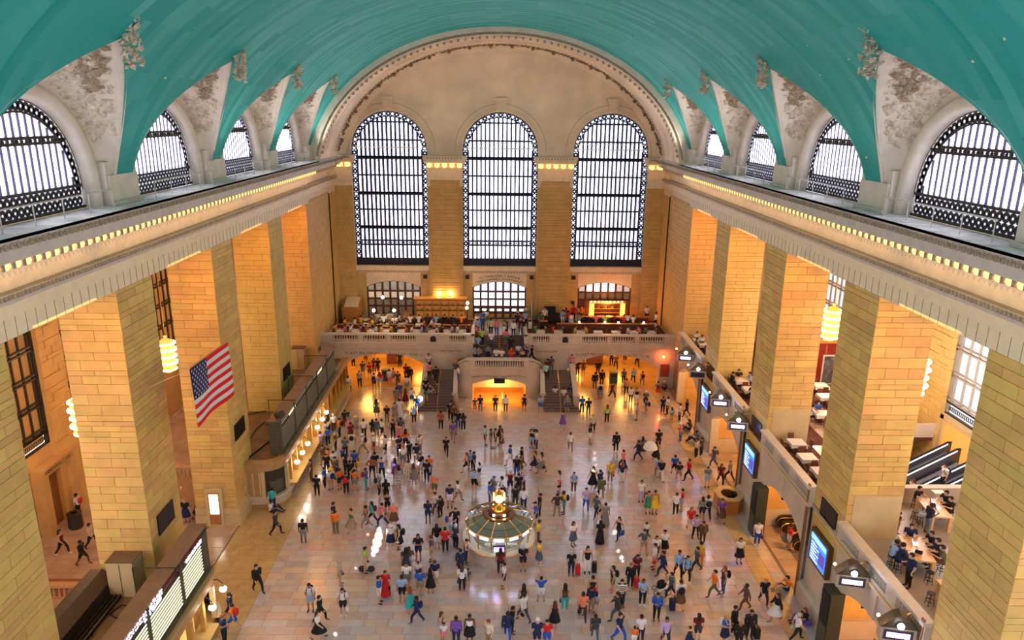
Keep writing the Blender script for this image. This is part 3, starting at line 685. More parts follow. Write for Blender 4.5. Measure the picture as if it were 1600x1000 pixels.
# great windows
MUL=mat('violet_iron',(.045,.035,.14),.45,metal=.2)
ZT=[12.15,13.62,14.1,15.7,17.6,19.5,21.4,23.4,25.2,27.1,28.3]
def great_window(nm,c,y,sg,pmat,simple=False):
    wn=thing(nm,(c,y,11.3),kind='structure'); ncol=15; rw=3.55; wd=2*rw/ncol
    def top(x,R=3.65): return ZS+math.sqrt(max(0,R*R-(x-c)**2))
    for k in range(len(ZT)-1):
        if k==1: continue
        z0,z1=ZT[k],ZT[k+1]
        if simple:
            continue
        for i in range(ncol):
            xa=c-rw+i*wd+.045; xb=xa+wd-.09; ta,tb=min(z1,top(xa)),min(z1,top(xb))
            if max(ta,tb)<z0+.12: continue
            ta=max(ta,z0+.02); tb=max(tb,z0+.02)
            MB().add([(xa,y,z0+.05),(xb,y,z0+.05),(xb,y,tb-.01),(xa,y,ta-.01),(xa,y+.03,z0+.05),(xb,y+.03,z0+.05),(xb,y+.03,tb-.01),(xa,y+.03,ta-.01)],[(0,1,2,3),(7,6,5,4),(0,4,5,1),(1,5,6,2),(2,6,7,3),(3,7,4,0)]).build('pane',pmat,wn)
    if simple:
        mb=MB()
        for q in strip_wall(frange(c-rw,c+rw,.4),lambda x:[(12.2,top(x))]): mb.quad(*[(u,y,z) for u,z in q])
        mb.build('pane',pmat,wn)
    else:
        for i in range(ncol+1):
            x=c-rw+i*wd; MB().box(x-.10,x+.10,y-.14,y-.01,11.4,top(x) if abs(x-c)<3.5 else 24.2).build('mullion',MUL,wn)
        gb=MB()
        for i in range(ncol):
            for f in (.34,.68): x=c-rw+(i+f)*wd; gb.box(x-.03,x+.03,y-.05,y-.01,12.15,top(x))
        gb.build('glazing_bars',mat('lavender_bar',(.12,.10,.36),.5),wn,kind='stuff')
    fr=MB(); r0,r1=3.6,4.15
    for z in ZT[1:-1]:
        h=rw if z<ZS else math.sqrt(max(.01,3.6**2-(z-ZS)**2)); fr.box(c-h,c+h,y-.16,y,z-.09,z+.09)
        if z in (19.5,15.7,23.4): fr.box(c-h,c+h,y-.16,y,z-.28,z+.03)
    fr.box(c-4.15,c+4.15,y-.2,y+.05,11.3,12.1)
    for r_ in (r0,r1-.05):
        P=[]
        for i in range(33):
            a=PI*i/32
            for dr in (-.06,.06): P.append((c+(r_+dr)*cos(a),y-.14,ZS+(r_+dr)*sin(a)))
        fr.add(P,[(2*i,2*i+1,2*i+3,2*i+2) for i in range(32)])
    def ring(cx,cz,q0,q1,n=8):
        P=[]
        for i in range(n): a=2*PI*i/n; P+=[(cx+q0*cos(a),y-.1,cz+q0*sin(a)),(cx+q1*cos(a),y-.1,cz+q1*sin(a))]
        fr.add(P,[(2*i,2*i+1,(2*i+3)%(2*n),(2*i+2)%(2*n)) for i in range(n)])
    for i in range(27): a=PI*(i+.5)/27; ring(c+3.87*cos(a),ZS+3.87*sin(a),.08 if i%2 else .15,.27)
    for i in range(24):
        for sx in (-1,1): ring(c+sx*3.87,12.3+i*.5,.08 if i%2 else .15,.28)
    for sx in (-1,1): fr.box(c+sx*3.87-.28,c+sx*3.87-.2,y-.12,y-.02,11.3,ZS); fr.box(c+sx*3.87+.2,c+sx*3.87+.28,y-.12,y-.02,11.3,ZS)
    for i in range(24): x=c-rw+.15+i*.295; fr.add([(x-.12,y-.1,13.7),(x,y-.1,14.0),(x+.12,y-.1,13.7),(x,y-.1,13.85)],[(0,1,2,3)]); fr.ball((x,y-.1,13.85),.09,5,3)
    fr.build('bronze_frame',IRON,wn,kind='stuff',recalc=False)
    P=[(c+3.6*cos(PI*i/32),y+.25,ZS+3.6*sin(PI*i/32)) for i in range(33)]+[(c+4.2*cos(PI*i/32),y+.25,ZS+4.2*sin(PI*i/32)) for i in range(33)]
    mb=MB(); mb.add(P,[(i,i+1,34+i,33+i) for i in range(32)])
    for sx in (-1,1): mb.box(c+sx*3.87-.3,c+sx*3.87+.3,y+.25,y+.27,11.3,ZS)
    mb.build('border_glass',mat('border_glass',(.2,.2,.3),.4,emit=(.7,.75,1),es=.9),wn,recalc=False)
    return wn
for c,nm in zip(WX,('window_5','window_6','window_7')): great_window(nm,c,81.35,1,PANE)
rv=MB()
for c in WX:
    rows=[[(c+4.15*cos(PI*i/32),yy,ZS+4.15*sin(PI*i/32)) for i in range(33)] for yy in (81,81.7)]; rv.grid(rows)
    for sx in (-1,1): rv.quad((c+sx*4.15,81,11.3),(c+sx*4.15,81.7,11.3),(c+sx*4.15,81.7,ZS),(c+sx*4.15,81,ZS))
    rv.quad((c-4.15,81,11.3),(c+4.15,81,11.3),(c+4.15,81.7,11.3),(c-4.15,81.7,11.3))
rv.build('window_reveal',CREAMD,wb,recalc=False)
# east wall behind the viewer with its own windows
we=thing('wall_front',(0,-2,0),kind='structure')
def esegs(x):
    top=VZ+VB*math.sqrt(max(0,1-(x/VA)**2))
    for c in WX:
        if abs(x-c)<3.6: return [(0,11.5),(ZS+math.sqrt(3.6**2-(x-c)**2),top)]
    return [(0,top),(top,top)]
mb=MB()
for q in strip_wall(sorted(set(frange(-18.6,18.6,.6)+[c+k for c in WX for k in (-3.6,3.6)])),esegs): mb.quad(*[(u,-2,z) for u,z in q])
mb.build('east_wall_face',STONE2,we)
for c,nm in zip(WX,('window_8','window_9','window_10')):
    wn=thing(nm,(c,-2,11.3),kind='structure'); mb=MB()
    for q in strip_wall(frange(c-3.6,c+3.6,.45),lambda x:[(11.5,ZS+math.sqrt(max(0,3.6**2-(x-c)**2)))]): mb.quad(*[(u,-2.1,z) for u,z in q])
    mb.build('pane',PANEE,wn)
# entrances on the west balcony
def entrance(nm,c,kind):
    d=thing(nm,(c,81,5.0),kind='structure'); fr=MB(); xs=[c-3.05+6.1*i/7 for i in range(8)]
    wm=mat('door_wood',(.10,.035,.02),.45)
    for x in xs: fr.box(x-.12,x+.12,80.98,81.25,5.0,door_top(x,c)-.02)
    for z in (6.45,7.35,8.25): fr.box(c-3.05,c+3.05,80.96,81.27,z-.10,z+.10)
    fr.build('door_frame',wm,d)
    if kind=='lit':
        pm=pane_mat('vestibule_glass',.9,(.85,.9,1))
        for i in range(7):
            a,b=xs[i]+.09,xs[i+1]-.09
            for z0,z1 in ((6.52,7.28),(7.42,8.18)):
                MB().box(a,b,81.1,81.13,z0,z1).build('pane',pm,d)
                MB().box((a+b)/2-.02,(a+b)/2+.02,81.06,81.1,z0,z1).box(a,b,81.06,81.1,(z0+z1)/2-.02,(z0+z1)/2+.02).build('muntin',wm,d)
            MB().add([(a,81.1,8.32),(b,81.1,8.32),(b,81.1,door_top(b,c)-.06),(a,81.1,door_top(a,c)-.06)],[(0,1,2,3)]).build('fanlight_pane',mat('fan_glass',(.2,.25,.35),.2,emit=(.6,.7,1),es=.7,noise=.5,nscale=4),d)
            lf=MB(); lf.box(a,b,81.1,81.16,5.05,6.38); lf.build('door_leaf',mat('door_bronze',(.07,.05,.035),.4),d)
            MB().box(a+.06,b-.06,81.05,81.1,5.12,5.55).build('kick_plate',BRASS,d)
            MB().box(a+.08,b-.08,81.04,81.1,5.9,6.15).build('door_glass_strip',pm,d)
    elif kind=='bar':
        for i in range(7):
            a,b=xs[i]+.09,xs[i+1]-.09
            for z0,z1,es in ((7.42,8.18,.22),(6.52,7.28,.04),(5.1,6.38,.03)):
                MB().box(a,b,81.1,81.13,z0,z1).build('pane',mat('warm_pane_%d'%(es*100),(.12,.05,.02),.3,emit=(1,.75,.5),es=es,noise=.6,nscale=5),d)
            MB().add([(a,81.1,8.32),(b,81.1,8.32),(b,81.1,door_top(b,c)-.06),(a,81.1,door_top(a,c)-.06)],[(0,1,2,3)]).build('fanlight_pane',mat('fan_warm',(.1,.06,.04),.2,emit=(1,.8,.6),es=.10,noise=.5,nscale=4),d)
    else:
        for i in range(7):
            a,b=xs[i]+.09,xs[i+1]-.09
            MB().box(a,b,81.1,81.13,7.42,8.18).build('pane',mat('rowlit_pane',(.1,.04,.02),.3,emit=(1,.5,.2),es=.05),d)
            MB().add([(a,81.1,8.32),(b,81.1,8.32),(b,81.1,door_top(b,c)-.06),(a,81.1,door_top(a,c)-.06)],[(0,1,2,3)]).build('fanlight_pane',mat('fan_bright_%d'%(i in(1,2,3,4)),(.2,.1,.08),.2,emit=(1,.72,.6),es=1.6 if i in (1,2,3,4) else .25,noise=.5,nscale=3),d)
            MB().box(a,b,81.1,81.13,5.05,7.28).build('wood_panel',WOOD,d)
    MB().box(c-3.2,c+3.2,81.3,81.4,4.9,9.6).build('vestibule_dark',mat('vestibule_dark',(.03,.015,.01),.8),d)
    return d
entrance('door_1',-12.2,'bar'); entrance('door_2',0,'lit'); entrance('door_3',12.2,'restaurant')
ink=mat('engraved_letters',(.10,.07,.05),.7)
def arc_text(txt,c,zc,w_,h,R,y,parent,nm='engraved_lettering',mt=None):
    t=text_mb(txt,h,w_,R,.006); xf(t,lambda x,yy,z:(x+c,yy+y,z+zc)); return t.build(nm,mt or ink,parent,recalc=False)
arc_text('TO VANDERBILT AVENUE',0,10.0,4.7,.26,9,80.97,wb); arc_text('THE CAMPBELL APARTMENT',0,9.62,5.2,.24,8.2,80.97,wb)
# ---------------- west balcony
bl=thing('balcony_front',(0,71.7,0),kind='structure'); BF=71.7; BZ=5.0
def arch_top(x,c,h=4.9,zs=2.1,zc=3.75): R=(h*h+(zc-zs)**2)/(2*(zc-zs)); return zc-R+math.sqrt(max(0,R*R-(x-c)**2))
def fsegs(x):
    for c in (-12.1,12.1):
        if abs(x-c)<4.9: return [(arch_top(x,c),4.25)]
    if abs(x)<2.8: return [(0,3.3)]
    return [(0,4.25)]
xs=sorted(set(frange(-18.6,18.6,.6)+[-17,-7.2,7.2,17,-2.8,2.8])); mb=MB()
for yy in (BF,BF+.9):
    for q in strip_wall(xs,fsegs): mb.quad(*[(u,yy,z) for u,z in q])
for c in (-12.1,12.1):
    X=frange(c-4.9,c+4.9,.4); mb.grid([[(x,yy,arch_top(x,c)) for x in X] for yy in (BF,BF+.9)])
    for sx in (-1,1): mb.quad((c+sx*4.9,BF,0),(c+sx*4.9,BF+.9,0),(c+sx*4.9,BF+.9,2.1),(c+sx*4.9,BF,2.1))
mb.build('arch_wall',MARBLE,bl,recalc=False)
for a,b in ((-18.6,-2.75),(2.75,18.6)):
    MB().box(a,b,BF-.22,BF+.9,4.45,4.78).box(a,b,BF-.12,BF+.9,4.25,4.45).box(a,b,BF-.3,BF+.9,4.78,4.92).build('balcony_cornice',MARBLE,bl)
    MB().box(a,b,BF+.2,81,4.7,BZ).build('balcony_slab',CREAMD,bl)
MB().box(-2.75,2.75,74.6,81,4.7,BZ).build('balcony_slab',TERR,bl)
MB().box(-18.3,-3.0,72.6,80.4,BZ,BZ+.02).box(3.0,18.3,72.6,80.4,BZ,BZ+.02).build('carpet',CARPET,bl)
MB().box(-18.6,-3.15,72.7,99,4.25,4.6).box(3.15,18.6,72.7,99,4.25,4.6).box(-3.15,3.15,77.3,99,4.25,4.6).build('ceiling',CREAM,kind='structure')
for c in (-12.1,12.1):
    for dx in (-2.4,2.4): 
        f=MB(); z=3.78
        f.box(c+dx-2.1,c+dx+2.1,BF-.04,BF,4.08,4.14); f.build('panel_moulding',MARBLE,bl)
    MB().box(c-.45,c+.45,BF-.12,BF,3.7,4.25).build('arch_console',MARBLE,bl)
arc_text('TICKET MACHINES',-14.4,3.62,3.7,.33,60,BF-.01,bl); arc_text('SUBWAY • 42ND ST',-9.7,3.52,3.5,.3,12,BF-.01,bl)
arc_text('TICKET MACHINES',9.9,3.62,3.7,.33,14,BF-.01,bl); arc_text('TRACKS 31 TO 42',14.2,3.5,3.4,.3,14,BF-.01,bl)
for sx in (-1,1): arc_text('WEST BALCONY',sx*5.0,3.95,2.4,.2,0,BF-.01,bl)
# baluster and rails
def baluster_mesh(h,r,nm,mt,n=8): return shared(MB().lathe([(r*.9,0),(r*.9,h*.08),(r*.5,h*.14),(r,h*.35),(r*.75,h*.52),(r*.42,h*.75),(r*.5,h*.85),(r*.85,h*.9),(r*.85,h)],0,0,n),nm,mt,True)
BALM=baluster_mesh(.62,.095,'baluster',MARBLE)
rn=MB(); 
for (a,b,zt) in ((-17.4,-10.3,.0),(-10.1,-2.75,.12),(2.75,7.9,.12),(8.1,18.3,0)):
    pass
for sx in (-1,1):
    MB().box(*sorted((sx*2.6,sx*18.6)),BF-.2,BF+.3,BZ+.78,BZ+.95).build('handrail',mat('pale_marble_rail',(.62,.55,.46),.4,noise=.06),bl)
    MB().box(*sorted((sx*2.6,sx*18.6)),BF-.15,BF+.25,BZ-.1,BZ+.08).build('rail_base',MARBLE,bl)
    groups=[(17.3,14.7),(14.2,11.8),(11.3,8.7),(5.2,3.5)]; ed=[18.6]+[v for g in groups for v in g]+[2.6]
    for i in range(0,len(ed),2): MB().box(*sorted((sx*ed[i],sx*ed[i+1])),BF-.14,BF+.24,BZ+.05,BZ+.8).build('pedestal',MARBLE,bl)
    for g0,g1 in groups:
        n=int((g0-g1)/.24)
        for i in range(n): inst(BALM,'baluster',(sx*(g1+(i+.5)*(g0-g1)/n),BF+.05,BZ+.1),bl)
    MB().add([(sx*6.9-.3,BF-.17,BZ+.1),(sx*6.9+.3,BF-.17,BZ+.1),(sx*6.9+.3,BF-.17,BZ+.5)]+[(sx*6.9+.3*cos(a),BF-.17,BZ+.5+.25*sin(a)) for a in (PI/4,PI/2,3*PI/4)]+[(sx*6.9-.3,BF-.17,BZ+.5)],[(0,1,2,3,4,5,6)]).build('niche_grille',DARK,bl,recalc=False)
    MB().box(*sorted((sx*2.6,sx*2.95)),BF-.2,74.8,BZ-.1,BZ+1.0).build('stair_parapet',mat('pale_marble_rail',(.62,.55,.46),.4),bl)
# passages below the balcony
ps=thing('passage_walls',(0,85,0),kind='structure')
MB().box(-18.6,18.6,97,97.3,0,4.3).box(-18.6,-18.3,72.6,97,0,4.3).box(18.3,18.6,72.6,97,0,4.3).box(-7.2,-6.8,72.6,85,0,4.3).box(6.8,7.2,72.6,85,0,4.3).build('passage_wall',OMAR,ps)
for x in (-12.1,11.2,): MB().box(x-.9,x+.9,79,79.9,0,4.2).build('notice_pillar',mat('red_brown_panel',(.16,.05,.03),.5),ps)
MB().box(16.8+.35,18.1,BF-.06,BF,1.3,2.7).build('notice_board',mat('rust_board',(.33,.06,.02),.6),bl)
for x,e in ((-14.5,190),(-9.5,190),(9.5,170),(14.5,170)):
    for y in (76,84): lit('passage_light',(x,y,3.9),e*(1.2 if y==76 else 1.4),(1,.50,.10),1.0)
lit('alarm_light',(17.35,71.3,3.6),28,(1,.16,.02),.06)
al=thing('alarm_lamp',(17.35,71.62,3.5),'small glowing red alarm lamp on the wall right of the track arch','lamp'); MB().ball((17.35,71.5,3.6),.13,8,6).build('bulb',mat('red_bulb',(1,.3,.2),.4,emit=(1,.15,.04),es=12),al); MB().box(17.25,17.45,71.55,71.7,3.5,3.7).build('mount',IRON2,al)
# ---------------- grand staircase
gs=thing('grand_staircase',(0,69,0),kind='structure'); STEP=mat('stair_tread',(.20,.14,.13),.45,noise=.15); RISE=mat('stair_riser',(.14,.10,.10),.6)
RAILM=mat('pale_marble_rail',(.62,.55,.46),.4)
for sx in (-1,1):
    for i in range(12):
        z1=2.0*(i+1)/12; y0=65.1+i*.33; ext=.25*max(0,2-i)
        xa,xb=4.55-ext*.3,7.45+ext
        MB().box(*sorted((sx*xa,sx*xb)),y0+.04,69.3,z1-.1667,z1-.04).build('stair_riser',RISE,gs)
        MB().box(*sorted((sx*xa,sx*xb)),y0,y0+.36,z1-.04,z1).build('stair_tread',STEP,gs)
    MB().box(*sorted((sx*4.3,sx*7.6)),69.0,BF,0,2.0).build('landing',STEP,gs)
    for i in range(8):
        x=4.6-i*.27; z1=2.0+1.3*(i+1)/8; MB().box(*sorted((sx*x,sx*2.4)),69.75,BF,z1-.1625,z1).build('stair_tread',STEP,gs)
    # outer balustrade wall following the stair
    P=[(66.4,0),(66.4,1.15),(67.0,1.25),(71.7,2.95),(71.7,0)]
    MB().prismX(P,*sorted((sx*7.45,sx*7.8))).build('stair_wall',MARBLE,gs)
    MB().prismX([(66.2,1.12),(66.2,1.28),(67.0,1.4),(71.7,3.1),(71.7,2.9),(67.0,1.2)],*sorted((sx*7.38,sx*7.88))).build('handrail',RAILM,gs)
    MB().box(*sorted((sx*7.35,sx*7.95)),65.9,66.5,0,1.25).box(*sorted((sx*7.3,sx*8.0)),65.85,66.55,1.25,1.35).build('newel_post',MARBLE,gs)
    # inner balustrade, curving into the platform
    MB().prismX([(67.2,0),(67.2,.95),(69.3,2.75),(69.7,2.75),(69.7,0)],*sorted((sx*4.25,sx*4.55))).build('stair_wall',MARBLE,gs)
    MB().prismX([(67.0,.9),(67.0,1.12),(69.2,3.0),(69.7,3.1),(69.7,2.85),(69.2,2.75)],*sorted((sx*4.18,sx*4.62))).build('handrail',RAILM,gs)
    MB().box(*sorted((sx*4.1,sx*4.7)),66.9,67.4,0,1.2).build('newel_post',MARBLE,gs)
    MB().tube([(sx*4.0,67.0,.05),(sx*4.0,67.0,.95),(sx*3.4,67.0,.95),(sx*3.4,67.0,.05)],.03,5).build('brass_rail',BRASS,gs)
    for k in range(2): MB().tube([(sx*4.75,71.5,2.95-.45*k),(sx*2.8,71.5,4.25-.45*k)],.045,6).build('wall_handrail',RAILM,gs)
    # centre rail of the lower flight
    MB().tube([(sx*6.0,65.0,0),(sx*6.0,65.0,.95),(sx*6.0,69.2,2.95),(sx*6.0,69.2,2.0)],.035,5).build('centre_rail',BRASS,gs)
    # curved corner of the front wall
    mb=MB(); rows=[]
    for k in range(9):
        a=PI/2*k/8; x=sx*(3.0+1.4*sin(a)); y=69.7-1.0*cos(a)+.0; zt=3.95-1.15*(1-cos(a)); rows.append([(x,y,-1.4),(x,y,zt),(x-sx*.3,y+.25,zt),(x-sx*.3,y+.25,3.0)])
    mb.grid(rows).build('curved_wall',MARBLE,gs)
    rows=[]
    for k in range(9):
        a=PI/2*k/8; x=sx*(3.0+1.4*sin(a)); y=69.7-1.0*cos(a); zt=4.25-1.25*(1-cos(a)); n_=Vector((sx*sin(a),-cos(a),0))
        rows.append([Vector((x,y,zt-.18))+n_*.08,Vector((x,y,zt))+n_*.08,Vector((x,y,zt))-n_*.36,Vector((x,y,zt-.18))-n_*.36])
    MB().grid(rows).build('handrail',RAILM,gs)
    for k in range(5):
        a=PI/2*(k+.7)/6; inst(BALM,'baluster',(sx*(3.0+1.33*sin(a)),69.78-1.0*cos(a),3.3-1.2*(1-cos(a))),gs,(1,1,1.1))
def csegs(x):
    R=(2.75**2+.6**2)/(2*.6)
    if abs(x)<2.7: return [(2.05-R+math.sqrt(R*R-x*x),3.3)]
    return [(-1.4,3.3)]
mb=MB()
for yy in (68.7,69.3):
    for q in strip_wall(sorted(set(frange(-3.0,3.0,.3)+[-2.7,2.7])),csegs): mb.quad(*[(u,yy,z) for u,z in q])
R=(2.75**2+.6**2)/(2*.6); X=frange(-2.7,2.7,.3); mb.grid([[(x,yy,2.05-R+math.sqrt(R*R-x*x)) for x in X] for yy in (68.7,69.3)])
for sx in (-1,1): mb.quad((sx*2.7,68.7,-1.4),(sx*2.7,69.3,-1.4),(sx*2.7,69.3,1.45),(sx*2.7,68.7,1.45))
mb.build('front_wall',MARBLE,gs,recalc=False)
MB().box(-3.05,3.05,68.6,69.2,3.22,3.4).box(-.12,.12,68.62,68.72,2.2,3.2).build('platform_cornice',MARBLE,gs)
MB().box(-3.05,3.05,68.55,69.1,4.07,4.27).build('handrail',RAILM,gs)
for x in (-2.75,2.75): MB().box(x-.28,x+.28,68.6,69.0,3.4,4.08).build('pedestal',MARBLE,gs)
for i in range(20): inst(BALM,'baluster',(-2.35+i*.247,68.8,3.4),gs,(1,1,1.1))
MB().box(-4.3,4.3,69.0,71.6,3.1,3.3).build('platform',STEP,gs)
for i in range(11):
    y0=71.3+i*.3; z1=3.3+1.7*(i+1)/11; MB().box(-2.75,2.75,y0+.03,74.7,z1-.155,z1-.035).build('stair_riser',RISE,gs); MB().box(-2.75,2.75,y0,y0+.33,z1-.035,z1).build('stair_tread',STEP,gs)
for sx in (-1,1): MB().box(*sorted((sx*2.75,sx*3.1)),71.3,74.8,3.2,5.0).build('stair_cheek',MARBLE,gs)
MB().tube([(0,71.2,3.3),(0,71.2,4.2),(0,74.6,5.9),(0,74.6,5.0)],.035,5).build('centre_rail',BRASS,gs)
arc_text('DINING CONCOURSE',-1.5,2.32,2.5,.17,5.5,68.68,gs); arc_text('TRACKS 100 TO 117',1.55,2.32,2.5,.17,5.5,68.68,gs)
MB().box(-.55,.6,68.5,68.66,1.65,2.15).build('sign_box',DARK,gs)
MB().add([(-2.75,66.1,-.03),(2.75,66.1,-.03),(2.75,77,-2.6),(-2.75,77,-2.6)],[(0,1,2,3)]).build('ramp',OMAR,gs,recalc=False)
MB().box(-2.8,-2.74,66.1,77,-3,-.03).box(2.74,2.8,66.1,77,-3,-.03).box(-2.8,-2.7,69.3,77,-.03,3).box(2.7,2.8,69.3,77,-.03,3).box(-2.8,2.8,77,77.2,-3,3).build('ramp_wall',OMAR,gs)
MB().tube([(.35,66.3,0),(.35,66.3,.9),(.35,72,-.4)],.03,5).build('ramp_rail',BRASS,gs)
lit('ramp_light',(0,70.8,.9),260,(1,.46,.09),.3); lit('ramp_light',(0,74.5,1.0),260,(1,.46,.09),.3)
# ---------------- ticket office blocks on the left
TAN=mat('tan_stone_trim',(.42,.25,.10),.5,noise=.1,nscale=2)
GOLDW=mat('golden_panel',(.62,.36,.10),.35,metal=.2,noise=.1,nscale=4)
LEDROW=mat('lit_departure_row',(.3,.3,.2),.5,emit=(1,.93,.62),es=.45,noise=.8,nscale=9)
UNLIT=mat('unlit_slat',(.33,.30,.22),.5,noise=.3,nscale=8)
def ticket_block(far):
    f=(lambda y:y) if far else (lambda y:82.4-y)
    nm='far' if far else 'near'
    tb=thing('ticket_office',(-18,f(58),0),kind='structure')
    arc=[(-17.2+1.5*sin(PI/2*k/8),f(48.5-1.5*cos(PI/2*k/8))) for k in range(9)]
    def plan(o): 
        a=[(-17.2+(1.5+o)*sin(PI/2*k/8),f(48.5-(1.5+o)*cos(PI/2*k/8))) for k in range(9)]
        return [(-21.2,f(47-o))]+a+[(-15.7+o,f(70.4)),(-21.2,f(70.4))]
    MB().prism(plan(-.85),0,3.0).build('inner_core',GOLDW,tb)
    MB().prism(plan(0),3.0,3.45).build('fascia',TAN,tb)
    MB().prism(plan(.14),3.45,3.55).build('cornice',TAN,tb)
    rim=plan(.14); inn=plan(-.45)
    mb=MB(); n=len(rim)
    mb.add([(x,y,3.55) for x,y in rim]+[(x,y,3.72) for x,y in rim]+[(x,y,3.72) for x,y in inn]+[(x,y,3.55) for x,y in inn],[(i,i+1,n+i+1,n+i) for i in range(n-2)]+[(n+i,n+i+1,2*n+i+1,2*n+i) for i in range(n-2)]+[(2*n+i,2*n+i+1,3*n+i+1,3*n+i) for i in range(n-2)])
    mb.build('parapet',TAN,tb)
    MB().prism(plan(-.3),3.5,3.58).build('roof_deck',ROOFB,tb)
    a,b=sorted((f(49.2),f(69.8)))
    mb=MB(); mb.box(-15.95,-15.65+.0,a,b,3.56,3.70); mb.build('gutter_grating',mat('slate_grating',(.055,.055,.065),.6),tb)
    mb=MB()
    for k in range(3): mb.box(-15.9+.1*k,-15.88+.1*k,a,b,3.70,3.72)
    mb.build('grating_bars',DARK,tb)
    # plinth and dado
    MB().prism(plan(-.02),0,1.0).build('dado',MARBLE if far else TAN,tb)
    MB().prism(plan(.1),0,.35).build('plinth',TAN,tb)
    # flat near end with panels and the rounded display
    ys=f(47.0); sg=-1 if far else 1
    mb=MB(); mb.box(-21.2,-17.2,*sorted((f(47.0),f(47.5))),1.0,3.0); mb.build('end_wall',TAN,tb)
    for k in range(3):
        x=-18.3+k*.5; MB().box(x-.06,x+.06,*sorted((ys,ys+sg*.05)),1.1,2.9).build('pilaster_strip',STONE2,tb)
    rows=[]
    for k in range(1,8):
        a_=PI/2*k/8; rows.append([(-17.2+1.36*sin(a_),f(48.5-1.36*cos(a_)),z) for z in (1.0,3.0)])
    MB().grid(rows).build('curved_display',IRON2,tb)
    rows=[]
    for k in range(2,7):
        a_=PI/2*k/8; rows.append([(-17.2+1.40*sin(a_),f(48.5-1.40*cos(a_)),z) for z in (1.15,2.1)])
    MB().grid(rows).build('display_panel',BOARDG,tb)
    for k in (.4,7.6):
        a_=PI/2*k/8; x,y=-17.2+1.45*sin(a_),f(48.5-1.45*cos(a_)); MB().obox((x,y),.12,.12,1.0,3.0,a_ if far else -a_).build('curved_pilaster',STONE2,tb)
    rows=[]
    for k in range(1,9):
        a_=PI/2*k/8; rows.append([(-17.2+r_*sin(a_),f(48.5-r_*cos(a_)),z) for r_,z in ((1.5,1.02),(1.75,1.05),(1.75,.9),(1.6,.3),(1.5,.1))])
    MB().grid(rows).build('curved_ledge',MARBLE,tb)
    # ticket windows along the front
    y=49.6; i=0
    while y<69.8:
        ya,yb=sorted((f(y),f(y+1.3))); closed=(y>62.8 and far)
        MB().box(-15.95,-15.72,*sorted((f(y-.12),f(y+.12))),1.0,3.0).build('pilaster',GOLDW if not closed else BRASS,tb)
        if closed:
            g=MB(); c0=(ya+yb)/2
            g.box(-15.86,-15.82,ya+.12,yb-.05,1.05,2.95)
            g.build('gate_screen',IRON2,tb)
            g=MB()
            for k in range(4): g.tube([(-15.78,ya+.15+.28*k,1.1),(-15.78,ya+.42+.28*k,1.9),(-15.78,ya+.15+.28*k,2.8)],.035,4)
            g.build('gate_scrolls',BRASS,tb)
        else:
            MB().box(-16.45,-16.35,ya,yb,1.05,2.95).build('booth_back',mat('lit_booth',(.75,.48,.16),.5,emit=(1,.6,.18),es=.35),tb)
            MB().box(-16.35,-16.3,ya+.35,yb-.3,1.2,2.3).build('teller_window',mat('teller_glass',(.10,.06,.04),.2),tb)
            MB().box(-16.2,-15.9,ya+.1,ya+.3,1.05,3.0).build('booth_column',GOLDW,tb)
        y+=1.53; i+=1
    a,b=sorted((f(49.0),f(70.0)))
    MB().box(-16.3,-15.25,a,b,1.0,1.08).build('counter_top',mat('counter_top',(.62,.42,.16) ,.3,noise=.1),tb)
    MB().box(-15.75,-15.3,a,b,.0,.12).build('kick_step',MARBLE,tb)
    # departure board on the roof
    ya,yb=(48.45,66.3) if far else (14.0,34.75)
    bd=thing('departure_board',(-16.4,(ya+yb)/2,3.6),('long grey-green departure board with dark slats on the far ticket office roof' if far else 'long departure board with glowing white rows on the near ticket office roof'),'board','departure boards on the ticket office roofs')
    MB().box(-16.85,-16.0,ya,yb,3.6,6.28).build('cabinet',BOARDG,bd)
    MB().box(-16.9,-15.95,ya-.05,yb+.05,6.28,6.34).build('top_cover',BOARDT,bd)
    npan=5 if far else 6; L_=(yb-ya)/npan
    for k in range(npan):
        p0,p1=ya+k*L_+.12,ya+(k+1)*L_-.12
        pbk=MB().box(-16.0,-15.97,p0,p1,3.9,6.1).build('panel_back',DARK,bd)
        if (not far) and k==npan-1:
            MB().box(-15.97,-15.95,p0+2.5,p1,3.9,6.1).build('blank_panel',BOARDG,bd); p1=p0+2.4
        for j_ in range(9):
            z=4.05+j_*.19; MB().box(-15.97,-15.93,p0+.05,p1-.05,z,z+.065).build('slat_row',UNLIT if far else LEDROW,pbk)
        MB().box(-16.0,-15.9,p0-.24,p0-.0,3.7,6.28).build('post',BOARDG,bd)
        MB().box(-15.96,-15.93,p0+.05,p1-.05,6.0,6.25).build('header_strip',mat('maroon_strip',(.25,.01,.02),.4) if not far else mat('steel_strip',(.5,.5,.48),.4),bd)
    for z in (3.75,6.2): MB().tube([(-15.88,ya,z),(-15.88,yb,z)],.03,4).build('rail',IRON2,bd)
    if not far:
        t=text_mb('NEW HAVEN LINE DEPARTURES',.26,4.6); yc=27.0
        xf(t,lambda x,y,z:(-15.92,yc+x,z+6.03)); t.build('header_lettering',LEDW,bd,recalc=False)
        t=text_mb('DEPARTURES',.2,1.9); xf(t,lambda x,y,z:(-15.92,32.9+x,z+5.82)); t.build('header_lettering',LEDW,bd,recalc=False)
        for y_,s_ in ((23.9,'TIME  DESTINATION'),(28.3,'TRACK  REMARKS')):
            t=text_mb(s_,.13,1.7); xf(t,lambda x,y,z:(-15.92,y_+x,z+5.82)); t.build('column_heading',LEDW,bd,recalc=False)
    else:
